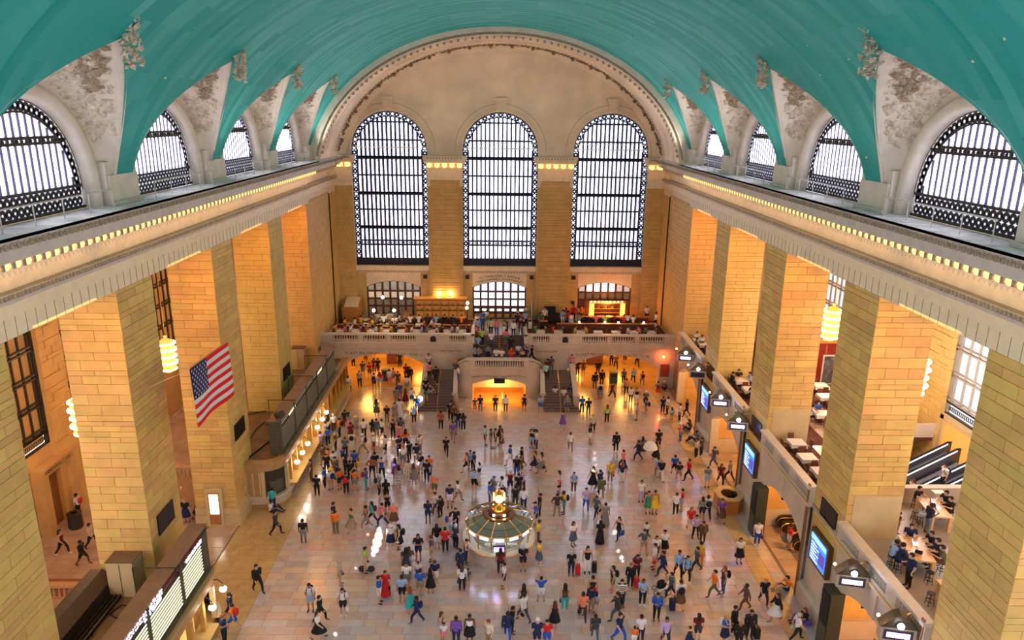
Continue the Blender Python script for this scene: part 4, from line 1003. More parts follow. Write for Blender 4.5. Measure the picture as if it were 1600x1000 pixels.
        for y_,s_ in ((51.5,'DEPARTURES'),(60,'DEPARTURES')):
            t=text_mb(s_,.2,1.9); xf(t,lambda x,y,z:(-15.92,y_+x,z+5.84)); t.build('header_lettering',mat('dim_letters',(.8,.78,.6),.5,emit=(1,.95,.7),es=.4),bd,recalc=False)
    # brackets over the board
    for k in range(3):
        y=ya+(yb-ya)*(.2+.3*k); MB().tube([(-17.9,y,3.6),(-17.9,y,6.5),(-15.8,y,6.5),(-15.8,y,6.0)],.04,4).build('bracket',IRON2,bd)
    return tb
ticket_block(True); ticket_block(False)
def globe(px,py,x,lab,grp):
    p=GX(px,py,x); t=thing('counter_lamp',(x-.6,p.y,p.z),lab,'lamp',grp)
    MB().ball((x,p.y,p.z),.2,10,7,(1,1,.85)).build('glass_globe',LAMPW,t,smooth=True)
    MB().tube([(x-.6,p.y,p.z+.55),(x-.25,p.y,p.z+.6),(x,p.y,p.z+.35),(x,p.y,p.z+.18)],.03,5).build('bracket',IRON2,t)
    MB().lathe([(.10,p.z+.15),(.12,p.z+.2),(.04,p.z+.28)],x,p.y,8).build('gallery_ring',BRASS,t)
    lit('lamp_light',(x+.05,p.y,p.z),26,(1,.62,.25),.2,parent=t)
ords=['farthest','second farthest','third farthest','third nearest','second nearest','nearest']
for k,(a,b) in enumerate([(510,644),(503.5,655),(496,667.5),(481,693),(472.5,707),(464,721.5)]): globe(a,b,-15.35,'round white glass lamp over the far ticket counter, %s of its row'%ords[k],'lamps of the ticket counters')
globe(348.8,920,-15.35,'round white lamp over the near ticket counter, farther of two','lamps of the ticket counters'); globe(331.8,949,-15.35,'round white lamp over the near ticket counter, nearer of two','lamps of the ticket counters')
# roof clutter
def cabinet(px,py,z,w_,d_,h,lab):
    p=GZ(px,py,z); p.y=min(p.y,33.3-d_) if p.y<40 else min(p.y,68.1-d_); t=thing('roof_cabinet',(p.x,p.y,z),lab,'cabinet'); MB().box(p.x-w_/2,p.x+w_/2,p.y,p.y+d_,z,z+h).build('body',STONE2,t); MB().box(p.x-w_/2-.03,p.x+w_/2+.03,p.y-.03,p.y+d_+.03,z+h,z+h+.04).build('lid',ROOFB,t); MB().box(p.x-.01,p.x+.01,p.y-.02,p.y,z+.1,z+h-.1).build('door_seam',DARK,t)
cabinet(216,903,3.58,1.35,1.0,2.0,'beige metal cabinet on the near ticket office roof against the stone pier')
cabinet(477,564,3.58,1.25,1.0,2.1,'beige metal cabinet on the far ticket office roof beside the far pier')
def spot(px,py,z,lab,col):
    p=GZ(px,py,z); t=thing('spotlight',(p.x,p.y,z),lab,'lamp'); MB().tube([(p.x,p.y,z+.35),(p.x+.5,p.y-.3,z+.5)],.22,8,.3).build('lamp_head',col,t); MB().tube([(p.x,p.y,z),(p.x,p.y,z+.35)],.05,5).build('stand',IRON2,t)
spot(461,568,3.58,'white floodlight standing on the far ticket office roof beside the beige cabinet',mat('white_paint',(.7,.7,.68),.5)); spot(432,655,6.34,'dark spotlight lying on top of the far departure board',IRON2); spot(418,665,3.58,'brown canvas-wrapped spotlight behind the far departure board',mat('brown_canvas',(.25,.12,.06),.8))
def cable(pts,z,lab,r=.035):
    P=[GZ(a,b,z) for a,b in pts]; t=thing('roof_cable',(P[0].x,P[0].y,z-.03),lab,'cable'); MB().tube([(p.x,p.y,p.z) for p in P],r,5).build('cable_run',DARK,t)
cable([(388,690),(400,670),(420,655),(440,640)],3.64,'black cable across the brown roof behind the far departure board'); cable([(378,650),(400,645),(425,640)],3.64,'thin black cable leaving the pier with the flag')
cable([(372,727),(392,712),(420,690)],3.64,'dark pipe on the corner of the far ticket office roof',.06)
cable([(170,960),(190,945),(212,950),(205,970),(180,965),(165,955)],3.64,'loop of black cable lying on the near ticket office roof'); cable([(100,985),(120,988),(145,992)],3.64,'short straight black cable at the end of the near ticket office roof')
tk=thing('roof_trunking',(-20.6,25,3.58),'dark metal ventilation trunking along the near ticket office roof','duct')
MB().prismY([(-21.6,3.58),(-20.2,3.58),(-20.3,4.3),(-21.0,4.6),(-21.6,4.6)],14,33.2).build('duct_body',mat('dark_duct',(.055,.035,.025),.5,noise=.2),tk)
for k in range(3): MB().box(-20.2+.22*k,-20.08+.22*k,14,32.6,3.58,3.75).build('conduit',IRON2,tk)
# glowing side door in the third pier
dr=thing('door_4',(-19.6,44.95,0),kind='structure'); a=GY(326,790,45.0); b=GY(344,750,45.0)
MB().box(-20.35,-19.2,44.72,44.98,0,2.9).build('door_surround',STONE2,dr); MB().box(-20.15,-19.4,44.68,44.74,.15,2.6).build('door_leaf',WOODM,dr)
for i in range(3):
    for j_ in range(4): MB().box(-20.05+.21*i,-19.88+.21*i,44.64,44.68,1.0+.38*j_,1.34+.38*j_).build('pane',mat('glowing_pane',(.6,.5,.3),.4,emit=(1,.93,.7),es=2.2),dr)
# balustrades in the left aisle
def aisle_rail(px0,px1,py,base_py,nm,lab):
    y=GZ((px0+px1)/2,base_py).y; zc=GY((px0+px1)/2,py,y).z; x0,x1=GY(px0,py,y).x,GY(px1,py,y).x; x0-=3; x1+=1.2
    t=thing('aisle_balustrade',((x0+x1)/2,y,0),kind='structure'); WM=mat('warm_stone',(.50,.27,.12),.5,noise=.1)
    MB().box(x0,x1,y-.2,y+.2,zc-.16,zc).build('handrail',WM,t); MB().box(x0,x1,y-.15,y+.15,0,zc-.95).build('rail_base',WM,t)
    bm_=baluster_mesh(.75,.1,'baluster',WM); n=int((x1-x0)/.3)
    for i in range(n):
        if i%8 in (0,): MB().box(x0+i*.3,x0+i*.3+.3,y-.14,y+.14,zc-.95,zc-.16).build('pedestal',WM,t)
        else: inst(bm_,'baluster',(x0+i*.3+.15,y,zc-.93),t)
aisle_rail(78,132,912,960,'','') ; aisle_rail(272,298,728,787,'','')
MB().add([(-31,33.5,.01),(-21.3,33.5,.01),(-21.3,38.8,.01),(-31,38.8,.01)],[(0,1,2,3)]).build('trim_4',mat('brown_patch',(.22,.09,.05),.6,noise=.3,nscale=.8),kind='structure')  # flat brown patch, darker than the aisle tiles around it
MB().box(-31,-21.3,46.8,46.9,0,2.6).v
# door of the hall at the left edge
dl=thing('door_5',(-30.9,45,0),kind='structure'); p0=GX(47,742,-30.9); p1=GX(85,790,-30.9)
MB().box(-30.95,-30.2,43.2,43.9,0,4.9).box(-30.95,-30.2,46.4,47.1,0,4.9).box(-30.95,-30.22,43.9,46.4,4.3,4.88).build('door_surround',OMAR,dl); MB().box(-31,-30.85,43.9,46.4,0,4.3).build('doorway',mat('warm_shadow',(.25,.09,.03),.7),dl)
t=text_mb('VANDERBILT HALL',.3,3.2); xf(t,lambda x,y,z:(-30.18,45.15+x,z+4.45)); t.build('engraved_lettering',ink,dl,recalc=False)
p=GZ(62,788); MB().lathe([(.44,0),(.47,.1),(.44,1.0),(.5,1.1),(.2,1.15)],-29.4,44.6,12).build('litter_bin',IRON2,kind=None,label='round dark litter bin beside the doorway at the left edge',cat='bin',origin=(-29.4,44.6,0))
# ---------------- right galleries
gb_mat={1:APF,2:CARPET,3:CARPET,4:CARPET,0:APF}
bays=[(YP[i][1],(YP[i+1][0] if i<4 else YE)) for i in range(5)]
FLG=MB(); 
MB().box(18.2,31,10,36.98,6.1,6.4).build('gallery_floor',APF,kind='structure')
MB().box(18.2,23.3,36.98,46,6.1,6.4).box(18.2,31,46,68.1,6.1,6.4).build('gallery_floor',mat('gallery_carpet',(.12,.035,.02),.9,noise=.5,nscale=5),kind='structure')
MB().box(21.3,23.3,37.2,44.5,6.4,6.42).box(22.6,24.2,44.5,60,6.4,6.43).build('gallery_path',TERR,kind='structure')
LINE=mat('lit_cornice_line',(.75,.50,.22),.4)  # warm light along the cornice edge, put into the colour
BAL2=baluster_mesh(.56,.078,'baluster',mat('gallery_marble',(.42,.36,.29),.5))
for i,(ya,yb) in enumerate(bays):
    g=thing('gallery_front',(18.2,(ya+yb)/2,0),kind='structure'); yc=(ya+yb)/2; h=(yb-ya)/2-.42
    Rr=(h*h+1.3**2)/2.6
    def gs_(y): return [(4.55-Rr+math.sqrt(max(0,Rr*Rr-(y-yc)**2)),6.3)] if abs(y-yc)<h else [(0,6.3)]
    ysq=sorted(set(frange(ya,yb,.4)+[yc-h,yc+h])); mb=MB()
    for xx in (18.12,18.8):
        for q in strip_wall(ysq,gs_): mb.quad(*[(xx,u,z) for u,z in q])
    Y=frange(yc-h,yc+h,.4); mb.grid([[(xx,y,4.55-Rr+math.sqrt(max(0,Rr*Rr-(y-yc)**2))) for y in Y] for xx in (18.12,18.8)])
    for yy in (yc-h,yc+h): mb.quad((18.12,yy,0),(18.8,yy,0),(18.8,yy,3.25),(18.12,yy,3.25))
    mb.build('arch_wall',MARBLE,g,recalc=False)
    MB().box(17.92,18.2,ya,yb,6.12,6.28).build('cornice_ledge',MARBLE,g); MB().box(17.86,18.2,ya,yb,6.28,6.36).build('cornice_line',LINE,g)
    MB().box(17.98,18.35,ya,yb,6.36,6.55).build('rail_base',MARBLE,g); MB().box(17.88,18.42,ya,yb,7.22,7.4).build('handrail',RAILM,g)
    L_=(yb-ya); 
    for k in range(4):
        c0=ya+L_*k/3; MB().box(18.0,18.32,max(ya,c0-.42),min(yb,c0+.42),6.55,7.22).build('pedestal',MARBLE,g)
    for k in range(3):
        c0=ya+L_*k/3+.5; c1=ya+L_*(k+1)/3-.5; n=9
        for q in range(n): inst(BAL2,'baluster',(18.14,c0+(q+.5)*(c1-c0)/n,6.58),g,(1,1,1.12))
        pass
    MB().box(18.02,18.12,yc-.28,yc+.28,4.6,6.12).build('console',MARBLE,g)
    for sgn in (-1,1): MB().box(18.08,18.12,yc+sgn*.5,yc+sgn*(h-.2),5.92,5.97).build('panel_line',DUSTY,g)
    if i in (1,2,3,4):
        lab=[None,('TRACKS','LEVEL'),('GRAND','HYATT'),('TRACKS','TRACKS'),('TRACKS','TRACKS')][i]
    # vestibule
    v=thing('vestibule',(21,yc,0),kind='structure')
    MB().box(23.2,23.5,ya-.2,yb+.2,0,6.1).build('back_wall',OMAR,v)
    MB().box(21.25,23.15,yb+.02,yb+.2,0,6.05).build('side_wall',OMAR,v); MB().box(18.85,21.15,yb-.06,yb-.02,1.3,6.05).build('wall_lining',OMAR,v)
    MB().box(19.9,20.8,yb-.08,yb,2.0,5.2).build('dark_board',BLACKP,v) if i in (1,2,3) else None
    MB().box(21.9,22.9,yb-.1,yb-.0,0,3.6).build('side_doorway',GOLDW,v)
    lit('vestibule_light',(20.6,yc,5.0),380 if i else 120,(1,.55,.16),.4)
for k in (1,2,3,4):   # smooth dado at gallery level, screens, pipes
    y0,y1=YP[k]; x=W
    sc_=thing('departure_screen',(18.2,y0+1.75,4.3),'blue departure screen in a bronze frame on the %s stone pier on the right'%(['','nearest','second nearest','third nearest','farthest'][k]),'screen','blue departure screens on the right piers')
    MB().box(18.0,18.28,y0+.6,y0+2.85,3.3,5.3).build('frame',mat('bronze_frame',(.16,.08,.03),.4,metal=.4),sc_)
    scp=MB().box(17.97,18.0,y0+.8,y0+2.65,3.5,5.1).build('screen_panel',mat('screen_blue',(.02,.08,.3),.3,emit=(.03,.16,.9),es=.85),sc_)
    MB().box(17.955,17.97,y0+.8,y0+2.65,4.78,5.1).build('screen_header',mat('screen_cyan',(.1,.3,.6),.3,emit=(.08,.38,1),es=1.0),scp)
    MB().box(17.955,17.97,y0+.85,y0+1.55,3.75,4.5).box(17.955,17.97,y0+1.75,y0+2.1,3.8,4.7).build('screen_picture',mat('screen_dark',(.02,.02,.08),.3,emit=(.08,.05,.3),es=.6),scp)
    m_=MB()
    for q in range(6): m_.box(17.95,17.965,y0+1.6+.2*(q%2),y0+2.5,3.6+q*.19,3.66+q*.19)
    m_.box(17.95,17.965,y0+.9,y0+2.4,4.88,4.98); m_.build('screen_text',mat('screen_white',(.6,.7,.8),.3,emit=(.6,.75,1),es=.8),scp,kind='stuff')
    pp=thing('conduit_pipe',(18.0,y1+.15,3.6),'pair of bronze conduit pipes up the edge of the %s right pier'%(['','nearest','second nearest','third nearest','farthest'][k]),'pipe','bronze conduit pipes on the right piers')
    for q in range(2): MB().tube([(18.0,y1+.12+.14*q,0.0),(18.0,y1+.12+.14*q,7.5 if k<4 else 6)],.05,6).build('pipe',mat('bronze_pipe',(.30,.14,.06),.4,metal=.5),pp)
    if k<4: MB().box(18.6,21.15,y0-.05,y0-.01,6.4,8.9).build('gallery_dado',STONE2,bpy.data.objects['pier' if False else 'wall_right'])
def cabinet2(y,lab):
    t=thing('display_cabinet',(17.95,y,0),lab,'cabinet'); MB().box(17.55,18.3,y-.5,y+.5,0,3.7).build('body',mat('green_black',(.035,.04,.03),.4),t); MB().box(17.5,17.55,y-.42,y+.42,1.7,3.5).build('dark_screen',DARK,t); MB().box(17.5,17.55,y-.42,y+.42,.2,1.55).build('lower_panel',BOARDG,t)
cabinet2(32.7,'tall dark green cabinet with black screen at the foot of the nearest right pier'); cabinet2(43.9,'tall dark cabinet at the foot of the second right pier near the escalators')
# track signs
def track_sign(px,py,x,lab,word,dark=False):
    p=GX(px,py,x); t=thing('track_sign',(p.x,p.y,p.z-.45),lab,'sign','hanging track signs along the right gallery',rz=rad(-12))
    def B(m,n,mt): 
        m.v=[(v[0]+p.x,v[1]+p.y,v[2]+p.z) for v in m.v]; o=m.build(n,mt,t); return o
    B(MB().box(-.72,.72,-.22,.22,-.42,.28),'sign_box',mat('sign_stone',(.42,.36,.27),.5)); B(MB().box(-.6,.6,-.235,-.22,-.32,.18),'sign_border',mat('sign_dark',(.09,.06,.05),.4))
    B(MB().box(-.52,.52,-.25,-.235,-.24,.10),'sign_face',DARK)
    if not dark:
        m_=text_mb(word,.24,.85); m_.v=[(v[0],-.262+v[1]*.5,v[2]-.19) for v in m_.v]; o=B(m_,'lettering',mat('violet_light',(.5,.5,.8),.3,emit=(.72,.70,1),es=6))
        B(MB().box(-.48,.48,-.256,-.25,-.2,.06),'glow_strip',mat('violet_glow',(.2,.2,.6),.3,emit=(.3,.25,1),es=1.6))
    B(MB().prismY([(-.78,.28),(.78,.28),(.25,.82),(0,.95),(-.25,.82)],-.26,.26),'pediment',mat('sign_roof',(.10,.07,.04),.4,metal=.4))
    B(MB().ball((0,-.35,.48),.15,8,6),'ball_light',mat('cool_bulb',(.8,.8,1),.3,emit=(.80,.82,1),es=14))
    B(MB().tube([(0,-.26,.48),(0,-.35,.48)],.16,8),'light_collar',BRASS)
    B(MB().tube([(.1,.2,.5),(.55,.3,.75),(1.1,.3,.7)],.04,5),'wall_bracket',BRASS)
    B(MB().ball((-.85,-.05,.7),.07,6,4),'small_lamp',BULB); B(MB().tube([(-.85,-.05,.7),(-.6,.1,.5)],.025,4),'lamp_arm',BRASS)
nn=['second bay, nearer sign','second bay']
track_sign(1330,903,17.2,'lit track sign with clock light in the nearest right bay, under the table gallery','TRACK 30'); track_sign(1401,985,17.2,'lit track sign at the bottom edge of the photo under the gallery','TRACK 29')
track_sign(1152.5,663,17.2,'violet-lit track sign in the bay beyond the white tables, nearer of its pair','TRACK 33'); track_sign(1125,627,17.2,'violet-lit track sign in the bay beyond the white tables, farther of its pair','TRACK 34')
track_sign(1090,583,17.2,'unlit black-faced track sign in the farthest right bay','',True); track_sign(1071,557,17.2,'white-lit track sign in the farthest right bay beside the corner','TRACK 36')
# escalators
def esc_low(px,py,lab):
    p=GZ(px,py,1.0); t=thing('escalator',(p.x+1.5,p.y,0),lab,'escalator')
    for sy in (-.55,.55):
        m_=MB(); pr=[]
        for k in range(9):
            a=PI/2+PI*k/8; pr.append((p.x+.5+.42*cos(a),.62+.42*sin(a)))
        pr=[(p.x+3.5,-.6),(p.x+3.5,.2)]+[(p.x+2.2,1.04)]+pr+[(p.x+2.2,.2)]
        m_.prismY(pr,p.y+sy-.09,p.y+sy+.09); m_.build('balustrade',mat('escalator_bronze',(.06,.035,.02),.3,metal=.5),t)
        rb=[(x,p.y+sy,z) for x,z in pr[1:-1]]; MB().tube(rb,.075,6).build('handrail',RUBBER,t)
        MB().tube([(x,p.y+sy-.1,z-.12) for x,z in pr[1:-2]],.02,4).build('trim_strip',BRASS,t)
    MB().box(p.x,p.x+2.2,p.y-.45,p.y+.45,0,.06).build('landing_plate',CHROME,t)
    for k in range(6): MB().box(p.x+2.2+k*.25,p.x+2.5+k*.25,p.y-.45,p.y+.45,-.1-k*.15,.02-k*.15).build('step',CHROME,t)
esc_low(1208,800,'dark bronze escalator end inside the arched bay, farther one'); esc_low(1224,822,'dark bronze escalator end inside the arched bay, middle one'); esc_low(1244,850,'dark bronze escalator end inside the arched bay, nearest one')
def esc_high(y,lab):
    z1,z0,x1,x0=6.0,2.0,30.6,23.7; t=thing('escalator',((x0+x1)/2,y,0),lab,'escalator'); k=(z1-z0)/(x1-x0)
    n=30
    for i in range(n):
        x=x0+(x1-x0)*i/n; z=z0+(z1-z0)*i/n; MB().box(x,x+(x1-x0)/n+.02,y-.42,y+.42,z-.3,z).build('step',CHROME,t)
    for sy in (-1,1):
        yy=y+sy*.52
        MB().prismY([(x0,z0-.35),(x1,z1-.35),(x1+1.2,z1-.35),(x1+1.2,z1+.75),(x1,z1+.75),(x0,z0+.75)],yy-.03,yy+.03).build('side_panel',mat('escalator_steel_dark',(.10,.10,.11),.25,metal=.6),t)
        MB().prismY([(x0,z0+.7),(x1,z1+.7),(x1+1.3,z1+.7),(x1+1.3,z1+.82),(x1,z1+.82),(x0,z0+.82)],yy-.05,yy+.05).build('handrail',RUBBER,t)
        MB().prismY([(x0,z0-.02),(x1,z1-.02),(x1,z1+.07),(x0,z0+.07)],yy-.16 if sy>0 else yy+.03,yy-.03 if sy>0 else yy+.16).build('skirt',CHROME,t)
        MB().prismY([(x0,z0+.62),(x1,z1+.62),(x1,z1+.68),(x0,z0+.68)],yy-.07,yy+.07).build('light_strip',mat('strip_light',(.8,.8,.9),.3,emit=(.8,.85,1),es=2.0),t)
for k,y in enumerate((38.6,41.2,43.8)): esc_high(y,'steel escalator rising to the doorway at the far right, %s'%(['nearest','middle one','farthest'][k]))
MB().prismY([(23.7,1.7),(30.6,5.7),(30.6,5.9),(23.7,1.9)],39.3,40.5).build('median_panel',CHROME,label='brushed steel median slope between the two nearer escalators',cat='panel')
MB().prismY([(23.7,1.7),(30.6,5.7),(30.6,5.9),(23.7,1.9)],41.9,43.1).build('median_panel',CHROME,label='brushed steel median slope between the two farther escalators',cat='panel')
dd=thing('door_6',(31,41,5.5),kind='structure'); MB().box(30.7,31,36.9,37.4,5.4,8.3).box(30.7,31,45.4,45.9,5.4,8.3).box(30.7,31,36.9,45.9,8.0,8.4).build('door_surround',STONE2,dd); MB().box(30.86,30.92,37.4,45.4,5.4,8.0).build('doorway',mat('orange_lobby',(.55,.22,.05),.5,emit=(1,.38,.07),es=.30),dd)
MB().box(23.3,31,36.98,37.25,6.4,7.25).box(23.3,31,36.9,37.33,7.25,7.4).box(23.1,23.4,37.25,46,6.4,7.3).box(23.3,31,45.9,46.1,6.4,7.4).build('trim_5',MARBLE,kind='structure')
lit('escalator_light',(27.5,41,12.5),500,(.95,.95,1),1.5)
# information booth
bo=thing('information_booth',(-.03,41.9,0),'round marble information booth with glass canopy and golden clock','booth'); bx,by=-.03,41.9
MB().lathe([(2.12,0),(2.12,.12),(2.06,.15),(2.06,.98),(2.1,1.0)],bx,by,40).build('marble_base',mat('booth_marble',(.50,.43,.38),.3,noise=.12,nscale=1.3),bo)
MB().lathe([(1.7,1.02),(2.42,1.02),(2.42,1.12),(1.7,1.12)],bx,by,40).build('counter',mat('booth_counter',(.72,.66,.55),.25),bo)
MB().lathe([(2.44,1.03),(2.48,1.07),(2.44,1.12)],bx,by,40).build('brass_edge',BRASS,bo)
GLS=mat('booth_glass',(.25,.32,.28),.06,spec=.9,trans=.0,alpha=.45)
GLD=mat('canopy_glass',(.16,.20,.17),.05,spec=1.0,alpha=.85)
NB=14
MB().lathe([(1.9,0.9),(0,.9)],bx,by,20).build('inner_floor',mat('booth_inside',(.10,.09,.07),.6),bo)
for k in range(NB):
    a0=2*PI*(k+.5)/NB-PI/2; a1=a0+2*PI/NB; P=lambda a,r,z:(bx+r*cos(a),by+r*sin(a),z)
    MB().quad(P(a0+.03,2.06,1.12),P(a1-.03,2.06,1.12),P(a1-.03,2.12,2.05),P(a0+.03,2.12,2.05)).build('window_pane',GLS,bo,recalc=False)
    MB().tube([P(a0,2.08,1.12),P(a0,2.16,2.25)],.045,5).build('post',BRASS,bo)
    mb=MB(); mb.add([P(a0+.02,2.28,2.28),P(a1-.02,2.28,2.28),P(a1-.02,1.05,2.72),P(a0+.02,1.05,2.72),P(a0+.02,2.28,2.25),P(a1-.02,2.28,2.25),P(a1-.02,1.05,2.69),P(a0+.02,1.05,2.69)],[(0,1,2,3),(4,7,6,5),(0,4,5,1),(1,5,6,2),(2,6,7,3),(3,7,4,0)]).build('canopy_pane',GLD,bo)
    MB().tube([P(a0,2.3,2.29),P(a0,1.05,2.74)],.028,4).build('canopy_rib',BRASS,bo)
    MB().tube([P(a0,1.72,2.5),P(a1,1.72,2.5)],.015,4).build('canopy_bar',IRON2,bo)
    MB().tube([P(a0,2.3,2.28),P(a1,2.3,2.28)],.04,5).build('eave',BRASS,bo)
    am=(a0+a1)/2; sg_=MB(); sg_.box(-.30,.30,-.02,.02,-.1,.06); sg_.v=[(bx+ (2.2*cos(am)-x*sin(am)),by+(2.2*sin(am)+x*cos(am)),z+2.12) for x,y,z in sg_.v]; sg_.build('information_sign',mat('sign_glow',(.6,.6,.9),.4,emit=(.75,.75,1),es=3.2),bo)
sm=MB(); sm.box(-.38,.38,-.03,.03,0,.5); sm.v=[(bx+x,by-2.2+y,z+1.25) for x,y,z in sm.v]; sm.build('display_screen',DARK,bo)
for q,(z0,c_) in enumerate(((1.30,(.1,.9,.5)),(1.42,(.9,.2,.6)),(1.54,(.25,.2,1)))): MB().box(bx-.33,bx+.33,by-2.25,by-2.235,z0,z0+.12).build('screen_band',mat('scr%d'%q,(.1,.1,.1),.4,emit=c_,es=1.4),bo)
MB().lathe([(1.08,2.6),(1.1,2.72),(1.0,2.8),(.8,2.8),(.78,2.62),(.62,2.62),(.62,2.85),(.7,2.92),(.66,3.05),(.5,3.1)],bx,by,28).build('clock_drum',mat('drum_bronze',(.14,.07,.04),.35,metal=.6),bo,smooth=False)
MB().lathe([(.5,3.08),(.48,3.2),(.3,3.3),(.2,3.45),(.14,3.55),(.24,3.6),(.1,3.66)],bx,by,20).build('clock_pedestal',mat('polished_gold',(.85,.48,.08),.15,metal=.9),bo,smooth=True)
MB().ball((bx,by,3.98),.36,16,12).build('clock_body',mat('polished_gold',(.85,.48,.08),.15,metal=.9),bo,smooth=True)
for k in range(4):
    a=PI/2*k-PI/2; c0=(bx+.30*cos(a),by+.30*sin(a)); mb=MB(); u=(-sin(a),cos(a))
    pts=[(c0[0]+.27*cos(t)*u[0]+d*cos(a),c0[1]+.27*cos(t)*u[1]+d*sin(a),3.97+.27*sin(t)) for d in (0,.1) for t in [2*PI*i/20 for i in range(20)]]
    mb.add(pts,[tuple(range(20,40))]+[(i,(i+1)%20,20+(i+1)%20,20+i) for i in range(20)]); cfo=mb.build('clock_face',mat('opal_dial',(.9,.8,.6),.4,emit=(1,.74,.36),es=.55),bo)
    hb=MB(); hb.tube([(c0[0]+.11*cos(a),c0[1]+.11*sin(a),3.97),(c0[0]+.11*cos(a)+.13*u[0],c0[1]+.11*sin(a)+.13*u[1],4.02)],.012,4); hb.tube([(c0[0]+.11*cos(a),c0[1]+.11*sin(a),3.97),(c0[0]+.11*cos(a)-.17*u[0],c0[1]+.11*sin(a)-.17*u[1],3.95)],.009,4); hb.build('clock_hand',IRON2,cfo)
MB().lathe([(.12,4.3),(.16,4.36),(.06,4.42),(.09,4.5),(0,4.62)],bx,by,10).build('finial',mat('polished_gold',(.85,.48,.08),.15,metal=.9),bo)
for a in (-PI/2-.5,-PI/2+.5,PI/2-.5,PI/2+.5):
    MB().ball((bx+.72*cos(a),by+.72*sin(a),2.95),.075,8,6).build('bulb',BULB,bo); 
lit('booth_light',(bx,by,1.95),60,(1,.9,.75),.3)
lit('clock_light',(bx,by-.9,3.3),5,(1,.6,.25),.1)
MB().box(bx-.9,bx-.2,by-1.5,by-1.2,1.12,1.3).box(bx+.4,bx+1.2,by-1.4,by-1.1,1.12,1.25).build('leaflet_rack',mat('leaflets',(.6,.62,.45),.6,noise=.5,nscale=9),bo)
# wooden desk on the right
dk=thing('help_desk',(17.0,47.4,0),'octagonal wooden help desk with pale top by the right pier','desk'); P8=[(17.05+1.05*cos(rad(22.5+45*k)),47.4+1.2*sin(rad(22.5+45*k))) for k in range(8)]; Q8=[(17.05+.6*cos(rad(22.5+45*k)),47.4+.72*sin(rad(22.5+45*k))) for k in range(8)]
for k in range(8):
    a,b=P8[k],P8[(k+1)%8]; MB().add([(a[0],a[1],0),(b[0],b[1],0),(b[0],b[1],1.05),(a[0],a[1],1.05)],[(0,1,2,3)]).build('side_panel',mat('orange_wood',(.48,.17,.035),.35,noise=.1),dk,recalc=False)
mb=MB(); mb.add([(x*1.0,y,1.05) for x,y in P8]+[(x,y,1.12) for x,y in P8]+[(x,y,1.12) for x,y in Q8]+[(x,y,1.05) for x,y in Q8],[(k,(k+1)%8,8+(k+1)%8,8+k) for k in range(8)]+[(8+k,8+(k+1)%8,16+(k+1)%8,16+k) for k in range(8)]+[(16+k,16+(k+1)%8,24+(k+1)%8,24+k) for k in range(8)]); mb.build('top_ring',mat('pale_top',(.68,.42,.17),.35),dk)
MB().prism(Q8,.02,.5).build('inside_floor',DARK,dk); MB().box(17.2,17.5,47.0,47.3,.5,1.35).build('monitor',DARK,dk)
# chandeliers
def chandelier(x,y,zb_,side,ordn):
    t=thing('chandelier',(x,y,zb_),'gold cylinder chandelier of bare bulbs in the %s aisle, %s'%(side,ordn),'chandelier','bare-bulb chandeliers in the side aisles')
    b_=MB(); f_=MB(); R0=[.62,.68,.62,.66,.52]
    for k,r0 in enumerate(R0):
        z=zb_+2.35-k*.52; f_.lathe([(r0-.07,z-.05),(r0,z),(r0-.07,z+.05)],x,y,20)
        for q in range(18): a=2*PI*(q+.5*(k%2))/18; b_.ball((x+(r0+.05)*cos(a),y+(r0+.05)*sin(a),z),.075,6,4)
    f_.lathe([(.05,zb_+2.75),(.35,zb_+2.6),(.62,zb_+2.38),(.6,zb_+.2),(.2,zb_-.05),(0,zb_-.1)],x,y,14)
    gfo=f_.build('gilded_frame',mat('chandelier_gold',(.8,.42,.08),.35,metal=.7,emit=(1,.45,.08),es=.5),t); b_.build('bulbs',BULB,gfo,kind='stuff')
    MB().tube([(x,y,zb_+2.7),(x,y,19.9)],.04,5).build('chain',BRASS,t); MB().lathe([(.0,zb_+3.0),(.14,zb_+2.95),(.1,zb_+2.8),(.0,zb_+2.7)],x,y,8).build('chain_knob',BRASS,t)
    lit('chandelier_light',(x,y,zb_+1.2),CHAND_W,(1,.36,.05),.9,parent=t)
on=['','nearest the viewer','second from the viewer','third from the viewer','farthest']
for i in (1,2,3,4):
    chandelier(-25.6,BAYC[i],8.5,'left',on[i]); chandelier(25.6,BAYC[i],11.4,'right',on[i])
# the flag
fg=thing('flag',(-15.9,37.6,12.0),'large stars and stripes flag hanging in front of the left piers','flag'); A=Vector((-16,35.0,15.15)); Bv=Vector((-15.75,39.7,15.15)); 
def fp(u,v): 
    p=A.lerp(Bv,u); return Vector((p.x+.10*sin(u*7+v*1.5)*v,p.y+.06*sin(v*3),p.z-3.25*v))
red=mat('flag_red',(.70,.012,.02),.8); whf=mat('flag_white',(.72,.68,.66),.8); nav=mat('flag_navy',(.012,.018,.10),.8)
for k in range(13):
    v0,v1=k/13,(k+1)/13; u0=.40 if k<7 else 0; rows=[[fp(u0+(1-u0)*i/14,v) for i in range(15)] for v in (v0,v1)]; MB().grid(rows).build('stripe',red if k%2==0 else whf,fg,recalc=False)
MB().grid([[fp(.40*i/7,v*7/13/4) for i in range(8)] for v in range(5)]).build('canton',nav,fg,recalc=False)
for r_ in range(9):
    for q in range(6 if r_%2==0 else 5):
        u=.40*((q+.5)/6 if r_%2==0 else (q+1)/6); v=7/13*(r_+.8)/9.6; c0=fp(u,v)+Vector((.03,0,0)); P=[]
        for i in range(10): a=PI/2+PI*i/5; rr=.095 if i%2==0 else .04; P.append((c0.x,c0.y+rr*cos(a),c0.z+rr*sin(a)))
        MB().add(P,[tuple(range(10))]).build('star',whf,fg,recalc=False)
